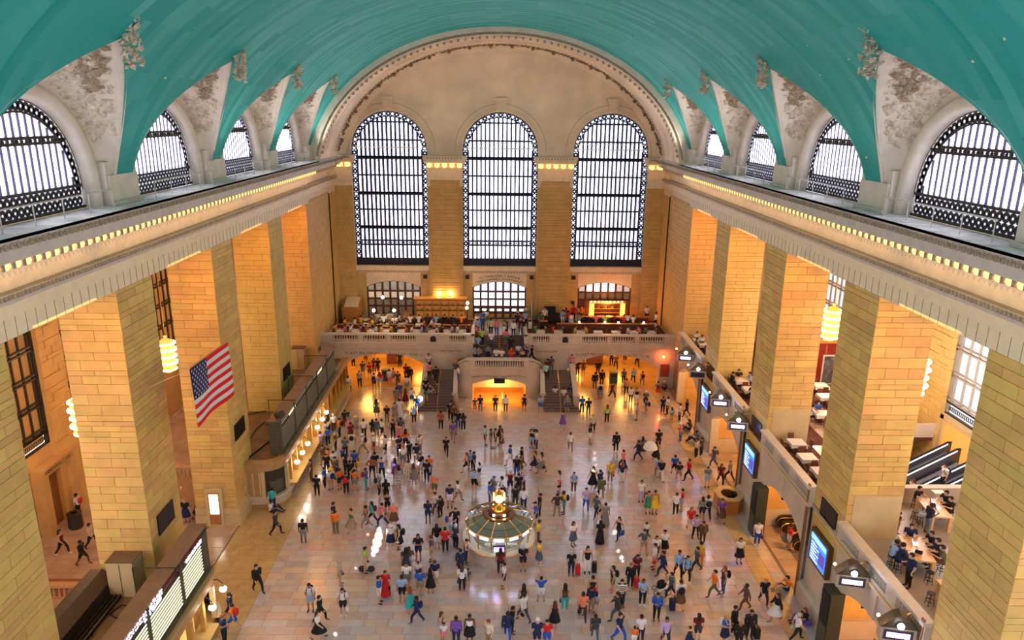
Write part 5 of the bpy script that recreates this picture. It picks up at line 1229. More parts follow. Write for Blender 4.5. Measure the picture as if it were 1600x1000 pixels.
MB().tube([A+Vector((0,-.05,.05)),Bv+Vector((0,.05,.05))],.04,5).build('pole',BRASS,fg); MB().tube([A,Vector((-18.4,34.2,14.2))],.015,4).build('guy_rope',GREYC,fg)
# ---------------- people: one continuous body mesh per pose, grown from a skeleton, clothes cut from it
def P_(**k): return k
BASE=dict(pel=(0,0,.93),wai=(0,0,1.08),che=(0,-.01,1.30),nek=(0,0,1.45),hed=(0,-.015,1.60),
 shL=(.17,0,1.39),elL=(.22,.02,1.12),wrL=(.235,-.04,.88),haL=(.235,-.06,.80),
 shR=(-.17,0,1.39),elR=(-.22,.02,1.12),wrR=(-.235,-.04,.88),haR=(-.235,-.06,.80),
 hiL=(.09,0,.90),knL=(.10,-.01,.50),anL=(.105,.02,.09),toL=(.115,-.13,.04),
 hiR=(-.09,0,.90),knR=(-.10,-.01,.50),anR=(-.105,.02,.09),toR=(-.115,-.13,.04))
def mk(**k): d=dict(BASE); d.update(k); return d
POSES={
 'st':mk(),
 'ak':mk(elL=(.34,.06,1.17),wrL=(.20,-.06,1.0),haL=(.15,-.09,.98),elR=(-.34,.06,1.17),wrR=(-.20,-.06,1.0),haR=(-.15,-.09,.98),knL=(.13,-.01,.50),anL=(.16,.02,.09),toL=(.18,-.13,.04),knR=(-.13,-.01,.50),anR=(-.16,.02,.09),toR=(-.18,-.13,.04)),
 'ph':mk(elR=(-.21,.0,1.13),wrR=(-.12,-.24,1.20),haR=(-.08,-.30,1.24),hed=(0,-.05,1.59),wrL=(.22,-.08,.89)),
 'wk':mk(elL=(.23,.10,1.14),wrL=(.24,.14,.90),haL=(.24,.12,.82),elR=(-.23,-.06,1.13),wrR=(-.22,-.22,.95),haR=(-.21,-.27,.88),knL=(.10,-.22,.54),anL=(.10,-.25,.12),toL=(.105,-.39,.08),knR=(-.10,.12,.50),anR=(-.10,.34,.15),toR=(-.105,.24,.05),pel=(0,0,.91),hiL=(.09,0,.88),hiR=(-.09,0,.88)),
 'wm':mk(elR=(-.23,.10,1.14),wrR=(-.24,.14,.90),haR=(-.24,.12,.82),elL=(.23,-.06,1.13),wrL=(.22,-.22,.95),haL=(.21,-.27,.88),knR=(-.10,-.20,.53),anR=(-.10,-.26,.12),toR=(-.105,-.40,.08),knL=(.10,.10,.49),anL=(.10,.34,.14),toL=(.105,.24,.04),pel=(0,0,.91),hiL=(.09,0,.88),hiR=(-.09,0,.88)),
 'cm':mk(elL=(.30,-.16,1.40),wrL=(.12,-.28,1.58),haL=(.07,-.28,1.64),elR=(-.30,-.16,1.40),wrR=(-.12,-.28,1.58),haR=(-.07,-.28,1.64),knL=(.12,-.01,.50),anL=(.15,.02,.09),toL=(.17,-.13,.04),knR=(-.12,-.01,.50),anR=(-.15,.02,.09),toR=(-.17,-.13,.04)),
 'pt':mk(elR=(-.24,-.06,1.66),wrR=(-.22,-.10,1.90),haR=(-.22,-.10,2.0),hed=(0,.01,1.60)),
 'cr':mk(elL=(.26,-.02,1.15),wrL=(.06,-.17,1.14),haL=(-.02,-.19,1.14),elR=(-.26,-.02,1.15),wrR=(-.06,-.19,1.18),haR=(.02,-.21,1.18)),
 'si':mk(pel=(0,0,.52),wai=(0,0,.67),che=(0,-.05,.89),nek=(0,-.06,1.04),hed=(0,-.10,1.19),shL=(.17,-.05,.98),shR=(-.17,-.05,.98),elL=(.25,-.16,.78),elR=(-.25,-.16,.78),wrL=(.14,-.36,.82),wrR=(-.14,-.36,.82),haL=(.10,-.43,.83),haR=(-.10,-.43,.83),hiL=(.09,-.02,.50),hiR=(-.09,-.02,.50),knL=(.12,-.43,.50),knR=(-.12,-.43,.50),anL=(.12,-.42,.09),anR=(-.12,-.42,.09),toL=(.13,-.56,.04),toR=(-.13,-.56,.04)),
 'fl':mk(pel=(0,0,.12),wai=(0,.03,.27),che=(0,.02,.49),nek=(0,0,.64),hed=(0,-.05,.79),shL=(.17,.0,.58),shR=(-.17,.0,.58),elL=(.26,-.14,.40),elR=(-.26,-.14,.40),wrL=(.14,-.32,.42),wrR=(-.14,-.32,.42),haL=(.08,-.38,.42),haR=(-.08,-.38,.42),hiL=(.09,-.04,.12),hiR=(-.09,-.04,.12),knL=(.16,-.36,.42),knR=(-.22,-.40,.30),anL=(.12,-.66,.08),anR=(-.05,-.62,.07),toL=(.13,-.79,.05),toR=(-.07,-.76,.05)),
}
BONES=[('pel','wai',.135,.118,'T'),('wai','che',.118,.15,'T'),('che','nek',.13,.055,'T'),('shL','shR',.075,.075,'T'),('nek','hed',.052,.075,'N'),
 ('shL','elL',.055,.043,'A'),('elL','wrL',.042,.028,'F'),('wrL','haL',.028,.034,'H'),('shR','elR',.055,.043,'A'),('elR','wrR',.042,.028,'F'),('wrR','haR',.028,.034,'H'),
 ('hiL','knL',.088,.056,'U'),('knL','anL',.056,.037,'L'),('anL','toL',.042,.034,'S'),('hiR','knR',.088,.056,'U'),('knR','anR',.056,.037,'L'),('anR','toR',.042,.034,'S')]
def frustum(mb,a,b,ra,rb,n=9,flat=1.0):
    a=Vector(a); b=Vector(b); d=(b-a).normalized(); u=d.orthogonal().normalized()
    if abs(d.z)>.6: u=(Vector((1,0,0))-d*d.x).normalized()
    v=d.cross(u); rows=[]
    for t in (-.85,-.5,0,.25,.5,.75,1,1.0,1.0):
        pass
    L_=(b-a).length; S=[(-ra*.8,ra*.6),(-ra*.4,ra*.92),(0,ra),(L_*.35,ra+(rb-ra)*.35),(L_*.7,ra+(rb-ra)*.7),(L_,rb),(L_+rb*.5,rb*.87),(L_+rb*.85,rb*.5)]
    n0=len(mb.v); vs=[a-d*ra*.98]
    for s,r in S: vs+=[a+d*s+u*(r*cos(2*PI*i/n))+v*(r*flat*sin(2*PI*i/n)) for i in range(n)]
    vs.append(b+d*rb*.98); fs=[(0,1+(i+1)%n,1+i) for i in range(n)]
    for j in range(len(S)-1): fs+=[(1+j*n+i,1+j*n+(i+1)%n,1+(j+1)*n+(i+1)%n,1+(j+1)*n+i) for i in range(n)]
    o=1+(len(S)-1)*n; fs+=[(o+i,o+(i+1)%n,len(vs)-1) for i in range(n)]; mb.add(vs,fs)
def seg_d(p,a,b):
    ab=b-a; t=max(0,min(1,(p-a).dot(ab)/max(1e-9,ab.dot(ab)))); return (p-(a+ab*t)).length,t
BODY={}
def body(pose):
    if pose in BODY: return BODY[pose]
    J={k:Vector(v) for k,v in POSES[pose].items()}; mb=MB()
    for a,b,ra,rb,kd in BONES: frustum(mb,J[a],J[b],ra,rb,flat=(.78 if kd=='T' and a!='shL' else 1))
    h=J['hed']; mb.ball(h+Vector((0,0,.02)),.1,12,9,(.80,.98,1.18)); mb.ball(h+Vector((0,-.10,-.005)),.022,6,4)      # head, nose
    mb.ball(h+Vector((0,-.055,-.075)),.045,8,5)      # chin
    for sx in (-1,1): mb.ball(h+Vector((sx*.082,.005,.005)),.026,6,4,(.5,.8,1.2)); 
    for sx,s in ((1,'L'),(-1,'R')):
        w_,hn=J['wr'+s],J['ha'+s]; d=(hn-w_).normalized(); sd=d.cross(Vector((0,1,0)) if abs(d.y)<.8 else Vector((1,0,0))).normalized(); up=d.cross(sd)
        for q in range(4):
            st=hn+up*(.026-.0175*q); L_=(.050,.058,.054,.042)[q]; frustum(mb,st,st+d*L_*.6+sd*.0,.0095,.009,5); frustum(mb,st+d*L_*.6,st+d*L_+sd*.022*(-1 if q%2 else -1),.0088,.007,5)
        st=w_+d*.03+up*.028; frustum(mb,st,st+d*.035+up*.022,.011,.009,5)
    o=mb.build('body_src',IRON,None,recalc=False)
    m1=o.modifiers.new('r','REMESH'); m1.mode='VOXEL'; m1.voxel_size=.0165; m1.use_smooth_shade=True
    m2=o.modifiers.new('s','SMOOTH'); m2.factor=.5; m2.iterations=2
    m3=o.modifiers.new('d','DECIMATE'); m3.ratio=.36
    dg=bpy.context.evaluated_depsgraph_get(); me=bpy.data.meshes.new_from_object(o.evaluated_get(dg)); src=o.data; bpy.data.objects.remove(o); bpy.data.meshes.remove(src)
    reg=[]; V=[v.co.copy() for v in me.vertices]; NN=[v.normal.copy() for v in me.vertices]
    for p in V:
        best=None
        for a,b,ra,rb,kd in BONES:
            d,t=seg_d(p,J[a],J[b]); d-=(ra+(rb-ra)*t)
            if best is None or d<best[0]: best=(d,kd,t)
        if (p-h).length<.15 and best[1] in 'N' or (p-h-Vector((0,0,.03))).length<.135: best=(0,'X',0)
        reg.append((best[1],best[2]))
    me.materials.clear(); me.materials.append(IRON); me.materials.append(RUBBER)
    me.polygons.foreach_set('material_index',[1 if sum(reg[i][0]=='S' or (reg[i][0]=='L' and reg[i][1]>.93) for i in p.vertices)*2>len(p.vertices) else 0 for p in me.polygons])
    BODY[pose]=(me,V,NN,reg,J,[tuple(p.vertices) for p in me.polygons]); return BODY[pose]
def shell(pose,test,off,nm):
    me,V,NN,reg,J,F=body(pose); keep=[f for f in F if all(test(reg[i],V[i],J) for i in f)]
    idx={}; vs=[]; fs=[]
    for f in keep:
        g=[]
        for i in f:
            if i not in idx: idx[i]=len(vs); vs.append(V[i]+NN[i]*off)
            g.append(idx[i])
        fs.append(tuple(g))
    m=MB(); m.v=[tuple(v) for v in vs]; m.f=fs; r=m.mesh(nm); r.polygons.foreach_set('use_smooth',[True]*len(r.polygons)); return r
def t_shirt(q,p,J): k,t=q; return (k=='T' and p.z>J['pel'].z-.03) or (k=='A' and t<.75)
def t_tank(q,p,J): k,t=q; return k=='T' and p.z>J['pel'].z-.03 and abs(p.x)<.165 and p.z<J['nek'].z-.05
def t_long(q,p,J): k,t=q; return (k=='T' and p.z>J['pel'].z-.05) or k=='A' or (k=='F' and t<.92)
def t_jack(q,p,J): k,t=q; return (k=='T') or k=='A' or (k=='F' and t<.95) or (k=='U' and t<.22)
def t_trou(q,p,J): k,t=q; return (k=='T' and p.z<J['wai'].z and (p-J['pel']).length<.24) or k=='U' or (k=='L' and t<.93)
def t_shor(q,p,J): k,t=q; return (k=='T' and p.z<J['wai'].z and (p-J['pel']).length<.24) or (k=='U' and t<.86)
def t_capr(q,p,J): k,t=q; return (k=='T' and p.z<J['wai'].z and (p-J['pel']).length<.24) or k=='U' or (k=='L' and t<.5)
def t_shoe(q,p,J): k,t=q; return k=='S' or (k=='L' and t>.93)
def skirt_mesh(pose,lo,nm,top='wai'):
    me,V,NN,reg,J,F=body(pose); n=18
    if pose in('si','fl'):
        a=J['pel']; rows=[]
        for t,w_,hh in ((-.14,.17,.15),(.05,.19,.16),(.25,.20,.13),(.48,.20,.10)):
            kz=(J['knL'].z+J['knR'].z)/2; c=Vector((0,a.y-t,a.z+(kz-a.z)*max(0,t)/.45)); rows.append([c+Vector((w_*cos(2*PI*i/n),0,hh*sin(2*PI*i/n))) for i in range(n)])
        m=MB(); m.grid(rows,True); m.add(rows[0],[tuple(range(n))])
    else:
        zt=J[top].z+.02; zl=lo; m=MB(); rows=[]; fy=[J['knL'].y,J['knR'].y,J['anL'].y,J['anR'].y]
        for t in (0,.2,.4,.7,1):
            z=zt+(zl-zt)*t
            if z>.47: y0,y1=min(0,min(fy[:2])*(J['pel'].z-z)/.43 if z<J['pel'].z else 0),max(0,max(fy[:2])*(J['pel'].z-z)/.43 if z<J['pel'].z else 0)
            else: y0,y1=min(fy),max(fy)
            rx=.135+.11*t+(.02 if t else 0); ry=.11+.09*t
            rows.append([(rx*cos(2*PI*i/n)*(1+.05*(i%2)*t),(y1+ry)*sin(2*PI*i/n) if i<=n/2 else (-y0+ry)*sin(2*PI*i/n),z) for i in range(n)])
        m.grid(rows,True)
    r=m.mesh(nm); r.polygons.foreach_set('use_smooth',[True]*len(r.polygons)); return r
def hair_mesh(pose,kind,nm):
    J=body(pose)[4]; h=J['hed']+Vector((0,.008,.035)); m=MB(); n,k=12,9; r=.108; rows=[]
    for j in range(k+1):
        t=PI/2-(PI*.72)*j/k
        rows.append([h+Vector((r*.84*cos(t)*cos(2*PI*i/n),r*1.02*cos(t)*sin(2*PI*i/n)+.005,r*1.16*sin(t))) for i in range(n)])
    vs=[p for q in rows for p in q]; fs=[]
    for j in range(k):
        for i in range(n):
            q=[j*n+i,j*n+(i+1)%n,(j+1)*n+(i+1)%n,(j+1)*n+i]; c=sum((vs[x] for x in q),Vector())/4-h
            if c.y<-.045 and c.z<.045: continue
            if kind=='short' and c.z<-.055: continue
            fs.append(tuple(q))
    m.add(vs,fs)
    if kind=='long':
        n=10; rows=[]
        for t,rx,ry,dy in ((0,.085,.06,.04),(.10,.10,.06,.055),(.22,.105,.05,.075),(.34,.07,.03,.08)):
            rows.append([h+Vector((rx*cos(2*PI*i/n),dy+ry*sin(2*PI*i/n),-t)) for i in range(n)])
        m.grid(rows,True)
    if kind=='cap':
        m=MB(); m.lathe([(0,h.z+.135),(.05,h.z+.128),(.088,h.z+.09),(.098,h.z+.03)],h.x,h.y,12); m.add([(h.x-.07,h.y-.08,h.z+.03),(h.x+.07,h.y-.08,h.z+.03),(h.x+.05,h.y-.18,h.z+.02),(h.x-.05,h.y-.18,h.z+.02)],[(0,1,2,3)])
    if kind=='hat':
        m=MB(); m.lathe([(0,h.z+.15),(.07,h.z+.145),(.09,h.z+.05),(.18,h.z+.035),(.18,h.z+.025),(.09,h.z+.03)],h.x,h.y,14)
    r_=m.mesh(nm); r_.polygons.foreach_set('use_smooth',[True]*len(r_.polygons)); return r_
def eyes_mesh(pose):
    h=body(pose)[4]['hed']; m=MB()
    for sx in (-1,1): m.ball(h+Vector((sx*.032,-.092,.02)),.013,5,4)
    m.box(h.x-.022,h.x+.022,h.y-.098,h.y-.09,h.z-.050,h.z-.042); return m.mesh('eyes')
def pack_mesh(pose):
    J=body(pose)[4]; c=J['che']; m=MB(); m.ball((c.x,c.y+.21,c.z-.08),.17,10,7,(.95,.62,1.35))
    for sx in (-1,1): m.tube([(sx*.10,c.y+.10,c.z+.10),(sx*.11,c.y-.02,c.z+.17),(sx*.12,c.y-.14,c.z+.02),(sx*.13,c.y-.02,c.z-.2)],.02,5)
    return m.mesh('backpack')
MESHES={}
def get(kind,pose):
    key=(kind,pose)
    if key in MESHES: return MESHES[key]
    f={'shirt':lambda:shell(pose,t_shirt,.013,'shirt'),'tank':lambda:shell(pose,t_tank,.012,'shirt'),'long':lambda:shell(pose,t_long,.014,'shirt'),'jacket':lambda:shell(pose,t_jack,.022,'jacket'),
     'trousers':lambda:shell(pose,t_trou,.011,'trousers'),'shorts':lambda:shell(pose,t_shor,.014,'shorts'),'capris':lambda:shell(pose,t_capr,.012,'trousers'),'shoes':lambda:shell(pose,t_shoe,.010,'shoes'),
     'skirt':lambda:skirt_mesh(pose,.50,'skirt'),'dress':lambda:skirt_mesh(pose,.52,'dress_skirt'),'gown':lambda:skirt_mesh(pose,.10,'gown_skirt'),
     'h_short':lambda:hair_mesh(pose,'short','hair'),'h_long':lambda:hair_mesh(pose,'long','hair'),'h_cap':lambda:hair_mesh(pose,'cap','cap'),'h_hat':lambda:hair_mesh(pose,'hat','hat'),
     'eyes':lambda:eyes_mesh(pose),'pack':lambda:pack_mesh(pose),'body':lambda:body(pose)[0]}[kind]()
    if not f.materials: f.materials.append(IRON)
    MESHES[key]=f; return f
CC=dict(black=(.012,.012,.014),white=(.72,.71,.72),navy=(.015,.022,.075),blue=(.02,.09,.42),lightblue=(.28,.42,.68),grey=(.20,.20,.21),charcoal=(.04,.04,.045),red=(.55,.02,.02),maroon=(.14,.012,.02),orange=(.75,.17,.02),yellow=(.72,.46,.03),
 green=(.03,.22,.10),lime=(.45,.62,.10),olive=(.12,.11,.05),khaki=(.30,.22,.13),brown=(.12,.06,.03),pink=(.72,.18,.25),purple=(.16,.07,.38),lavender=(.46,.36,.62),teal=(.03,.42,.45),mint=(.30,.65,.55),tan=(.42,.28,.17),beige=(.52,.44,.34),cream=(.66,.60,.48),slate=(.07,.10,.14),rust=(.36,.08,.04),salmon=(.72,.20,.12),striped=(.4,.4,.42))
CM={}
def cm(c):
    if c not in CM:
        CM[c]=mat('cloth_'+c,CC[c],.85,var=.08)
    return CM[c]
st_=cm('striped'); nt=st_.node_tree; wv=nt.nodes.new('ShaderNodeTexWave'); tc=nt.nodes.new('ShaderNodeTexCoord'); wv.bands_direction='Z'; wv.inputs['Scale'].default_value=3.2; nt.links.new(tc.outputs['Object'],wv.inputs['Vector']); rp=nt.nodes.new('ShaderNodeValToRGB'); rp.color_ramp.interpolation='CONSTANT'; rp.color_ramp.elements[0].color=(.01,.01,.02,1); rp.color_ramp.elements[1].position=.5; rp.color_ramp.elements[1].color=(.75,.75,.75,1); nt.links.new(wv.outputs[0],rp.inputs[0]); nt.links.new(rp.outputs[0],nt.nodes['Principled BSDF'].inputs['Base Color'])
SK=[mat('skin_%d'%i,c,.55) for i,c in enumerate(((.58,.33,.22),(.50,.27,.17),(.36,.18,.10),(.13,.06,.035),(.62,.38,.27)))]
HR={'k':mat('hair_black',(.012,.009,.008),.6),'b':mat('hair_brown',(.07,.03,.015),.6),'y':mat('hair_blond',(.42,.25,.10),.6),'g':mat('hair_grey',(.42,.40,.38),.6),'r':mat('hair_red',(.26,.05,.015),.6)}
FACE={'f':0,'fr':45,'r':90,'br':135,'b':180,'bl':225,'l':270,'fl':315}
CARRY=mat('carry',(.1,.1,.1),.6)
LAND=[('the information booth',-.03,41.9),('the far ticket counter',-15.4,59),('the near ticket counter',-15.4,31),('the left stair flight',-6,65.5),('the right stair flight',6,65.5),('the central low arch',0,67),('the wooden help desk',17,47.4),('the left ticket-machine arch',-12.1,73),('the right track arch',12.1,73),('the second right pier',17.5,47),('the nearest right pier',17.5,35),('the arched escalator bay',17.6,41),('the farthest right bay',17.6,64),('the pier with the flag',-17.5,46),('the bottom edge of the photo',0,31.5),('the hall doorway at the left edge',-29,46),('the curved end of the ticket office',-16,47)]
PEOPLE=[]
SEATS=[]
TOPW=dict(tank='tank top',long='shirt',shirt='T-shirt',jacket='jacket',dress='dress',gown='long gown')
BOTW=dict(T='trousers',S='shorts',K='skirt',C='cropped trousers')
def describe(p):
    k=p['kind']
    if k in('dress','gown'): s='%s %s'%(p['top'],'dress' if k=='dress' else 'long gown')
    else: s='%s %s and %s %s'%(p['top'],TOPW[k] if k!='shirt' else 'top',p['bot'],BOTW[p['bk']]) if not p.get('seat') else '%s %s'%(p['top'],'top')
    if k=='jacket': s='%s jacket and %s %s'%(p['top'],p['bot'],BOTW[p['bk']])
    if p['hat']: s+=', %s %s'%(p['hat'][1],p['hat'][0])
    elif p['pack']: s+=', %s backpack'%p['pack']
    return s
SPEC=[]
def add_person(x,y,z,spec,where=None,seat=False): SPEC.append((x,min(y,80.1) if z>3 else y,z,spec,where,seat))
def build_person(x,y,z,spec,where=None,seat=False,full=True):
    """spec: 'top bottom pose facing extras...'; top: colour or kind.colour (tank. long. jacket. dress. gown.); bottom: T.colour S. K. C. or -"""
    tk=spec.split(); top=tk[0]; kind='shirt'
    if '.' in top: kind,top=top.split('.')
    bk,bc=(tk[1].split('.') if '.' in tk[1] else ('T',top)); pose=tk[2]; face=FACE[tk[3]] if tk[3] in FACE else float(tk[3])
    ex=tk[4:]; d=dict(x=x,y=y,z=z,kind=kind,top=top,bk=bk,bot=bc,pose=pose,hat=None,pack=None,bags=[],hair='k',hl='short',skin=R_.choice((0,0,1,1,2,4)),scale=R_.uniform(.97,1.07),seat=seat,where=where)
    for e in ex:
        a,_,b=e.partition(':')
        if a=='bp': d['pack']=b
        elif a in('hat','cap'): d['hat']=(a,b)
        elif a=='long': d['hl']='long'; d['hair']=b or 'k'
        elif a=='hair': d['hair']=b
        elif a=='dark': d['skin']=3
        elif a=='kid': d['scale']=.72
        elif a=='sc': d['scale']=float(b)
        else: d['bags'].append((a,b))
    s=d['scale']; s*=1.04; SX=s*1.17
    hk='h_'+(d['hat'][0] if d['hat'] else d['hl']); shoe=cm(R_.choice(('black','black','brown','grey','white')) if not any(a=='shoes' for a,b in d['bags']) else [b for a,b in d['bags'] if a=='shoes'][0])
    P=[('body','body',SK[d['skin']])]
    if face in (0,45,315) and full: P.append(('eyes','eyes',HR['k']))
    if d['hat']:
        P.append((hk,d['hat'][0],cm(d['hat'][1])))
        if d['hl']=='long': P.append(('h_long','hair',HR[d['hair']]))
    else: P.append((hk,'hair',HR[d['hair']]))
    if kind in('dress','gown'): P+=[('tank' if kind=='dress' else 'shirt','bodice',cm(top)),(kind,'skirt',cm(top))]
    else: P+=[(kind,'jacket' if kind=='jacket' else 'shirt',cm(top)),({'T':'trousers','S':'shorts','K':'skirt','C':'capris'}[bk],{'T':'trousers','S':'shorts','K':'skirt','C':'trousers'}[bk],cm(bc))]
    if d['pack']: P.append(('pack','backpack',cm(d['pack'])))
    if not full:
        Mx=Matrix.Translation((x,y,z))@Matrix.Rotation(rad(face),4,'Z')@Matrix.Diagonal((SX,SX,s,1))
        for k,nm,mt in P: crowd_add(lo(k,pose),Mx,[mt,shoe])
        return
    n=thing('person',(x,y,z),None,'person',rz=rad(face)); d['obj']=n; n.scale=(SX,SX,s); PEOPLE.append(d)
    for k,nm,mt in P:
        o=bpy.data.objects.new(nm,get(k,pose)); COL.objects.link(o); o.parent=n; o.material_slots[0].link='OBJECT'; o.material_slots[0].material=mt
        if k=='body': o.material_slots[1].link='OBJECT'; o.material_slots[1].material=shoe
    ca,sa=cos(rad(face)),sin(rad(face)); J=body(pose)[4]
    def W_(v): v=Vector(v)*s; return (x+v.x*ca-v.y*sa,y+v.x*sa+v.y*ca,z+v.z)
    for a,b in d['bags']:
        if a in('bag','shop'):
            hp=J['haL'] if pose!='ph' else J['haL']; mb=MB(); q=hp
            if a=='bag': mb.ball((0,0,-.20),.13,8,6,(.55,1.25,.85)); mb.tube([(0,-.09,-.12),(0,-.03,.0),(0,.03,.0),(0,.09,-.12)],.012,4)
            else: mb.box(-.06,.06,-.14,.14,-.42,-.08); mb.tube([(0,-.09,-.08),(0,0,.02),(0,.09,-.08)],.01,4)
            px=W_(q); t=thing('handbag' if a=='bag' else 'shopping_bag',px,None,'bag',rz=rad(face)); mb.v=[(v[0]+px[0],v[1]+px[1],v[2]+px[2]) for v in mb.v]; mb.build('bag_body',cm(b),t); t['_of']=len(PEOPLE)-1; t['_c']=b; BAGS.append(t)
        if a=='case':
            px=W_((.42,.12,0)); px=(px[0],px[1],z); t=thing('suitcase',px,None,'suitcase',rz=rad(face)); mb=MB(); mb.box(-.14,.14,-.20,.20,.06,.66); mb.v=[(v[0]+px[0],v[1]+px[1],v[2]+px[2]) for v in mb.v]; shl=mb.build('shell',cm(b),t)
            hb=MB(); hb.tube([(-.0,-.12,.66),(0,-.12,.98),(0,.12,.98),(0,.12,.66)],.012,4); hb.v=[(v[0]+px[0],v[1]+px[1],v[2]+px[2]) for v in hb.v]; hb.build('pull_handle',CHROME,t)
            for wx in (-.1,.1):
                for wy in (-.15,.15): wbm=MB(); wbm.ball((px[0]+wx,px[1]+wy,z+.035),.035,6,4); wbm.build('wheel',RUBBER,shl)
            t['_of']=len(PEOPLE)-1; t['_c']=b; BAGS.append(t)
    return d
CROWD=dict(v=[],f=[],m=[],mats=[])
LO={}
def lo(k,pose):
    if (k,pose) in LO: return LO[(k,pose)]
    me=get(k,pose); o=bpy.data.objects.new('tmp',me); COL.objects.link(o); 
    if len(me.polygons)>250: m=o.modifiers.new('d','DECIMATE'); m.ratio=.22
    dg=bpy.context.evaluated_depsgraph_get(); r=bpy.data.meshes.new_from_object(o.evaluated_get(dg)); bpy.data.objects.remove(o)
    LO[(k,pose)]=([v.co.copy() for v in r.vertices],[tuple(p.vertices) for p in r.polygons],[p.material_index for p in r.polygons]); bpy.data.meshes.remove(r); return LO[(k,pose)]
def crowd_add(L,Mx,mts):
    n=len(CROWD['v']); CROWD['v']+=[Mx@v for v in L[0]]; CROWD['f']+=[tuple(n+i for i in f) for f in L[1]]; ix=[]
    for m in mts:
        if m not in CROWD['mats']: CROWD['mats'].append(m)
        ix.append(CROWD['mats'].index(m))
    CROWD['m']+=[ix[min(k,1)] for k in L[2]]
def build_people():
    ok=[]
    for q in SPEC:
        px,py=proj((q[0],q[1],q[2]+1.5)); d=(Vector(q[:3])-CP).length
        if -10<px<1610 and py<1004: ok.append((d,q))
    ok.sort(key=lambda t:t[0])
    for k,(d,q) in enumerate(ok): build_person(*q,full=k<296)
    if CROWD['v']:
        me=bpy.data.meshes.new('distant_crowd'); me.from_pydata(CROWD['v'],[],CROWD['f']); me.update()
        for m in CROWD['mats']: me.materials.append(m)
        me.polygons.foreach_set('material_index',CROWD['m']); me.polygons.foreach_set('use_smooth',[True]*len(me.polygons))
        o=bpy.data.objects.new('distant_crowd',me); COL.objects.link(o); tag(o,'crowd of small distant people on the west balcony, the grand staircase and under the arches','people',None,'stuff')
BAGS=[]
def floor_people(txt):
    for ln in txt.strip().splitlines():
        ln=ln.strip()
        if not ln: continue
        a=ln.split(None,2); px,py=float(a[0]),float(a[1]); p=GZ(px,py,0); add_person(p.x,p.y,0,a[2])
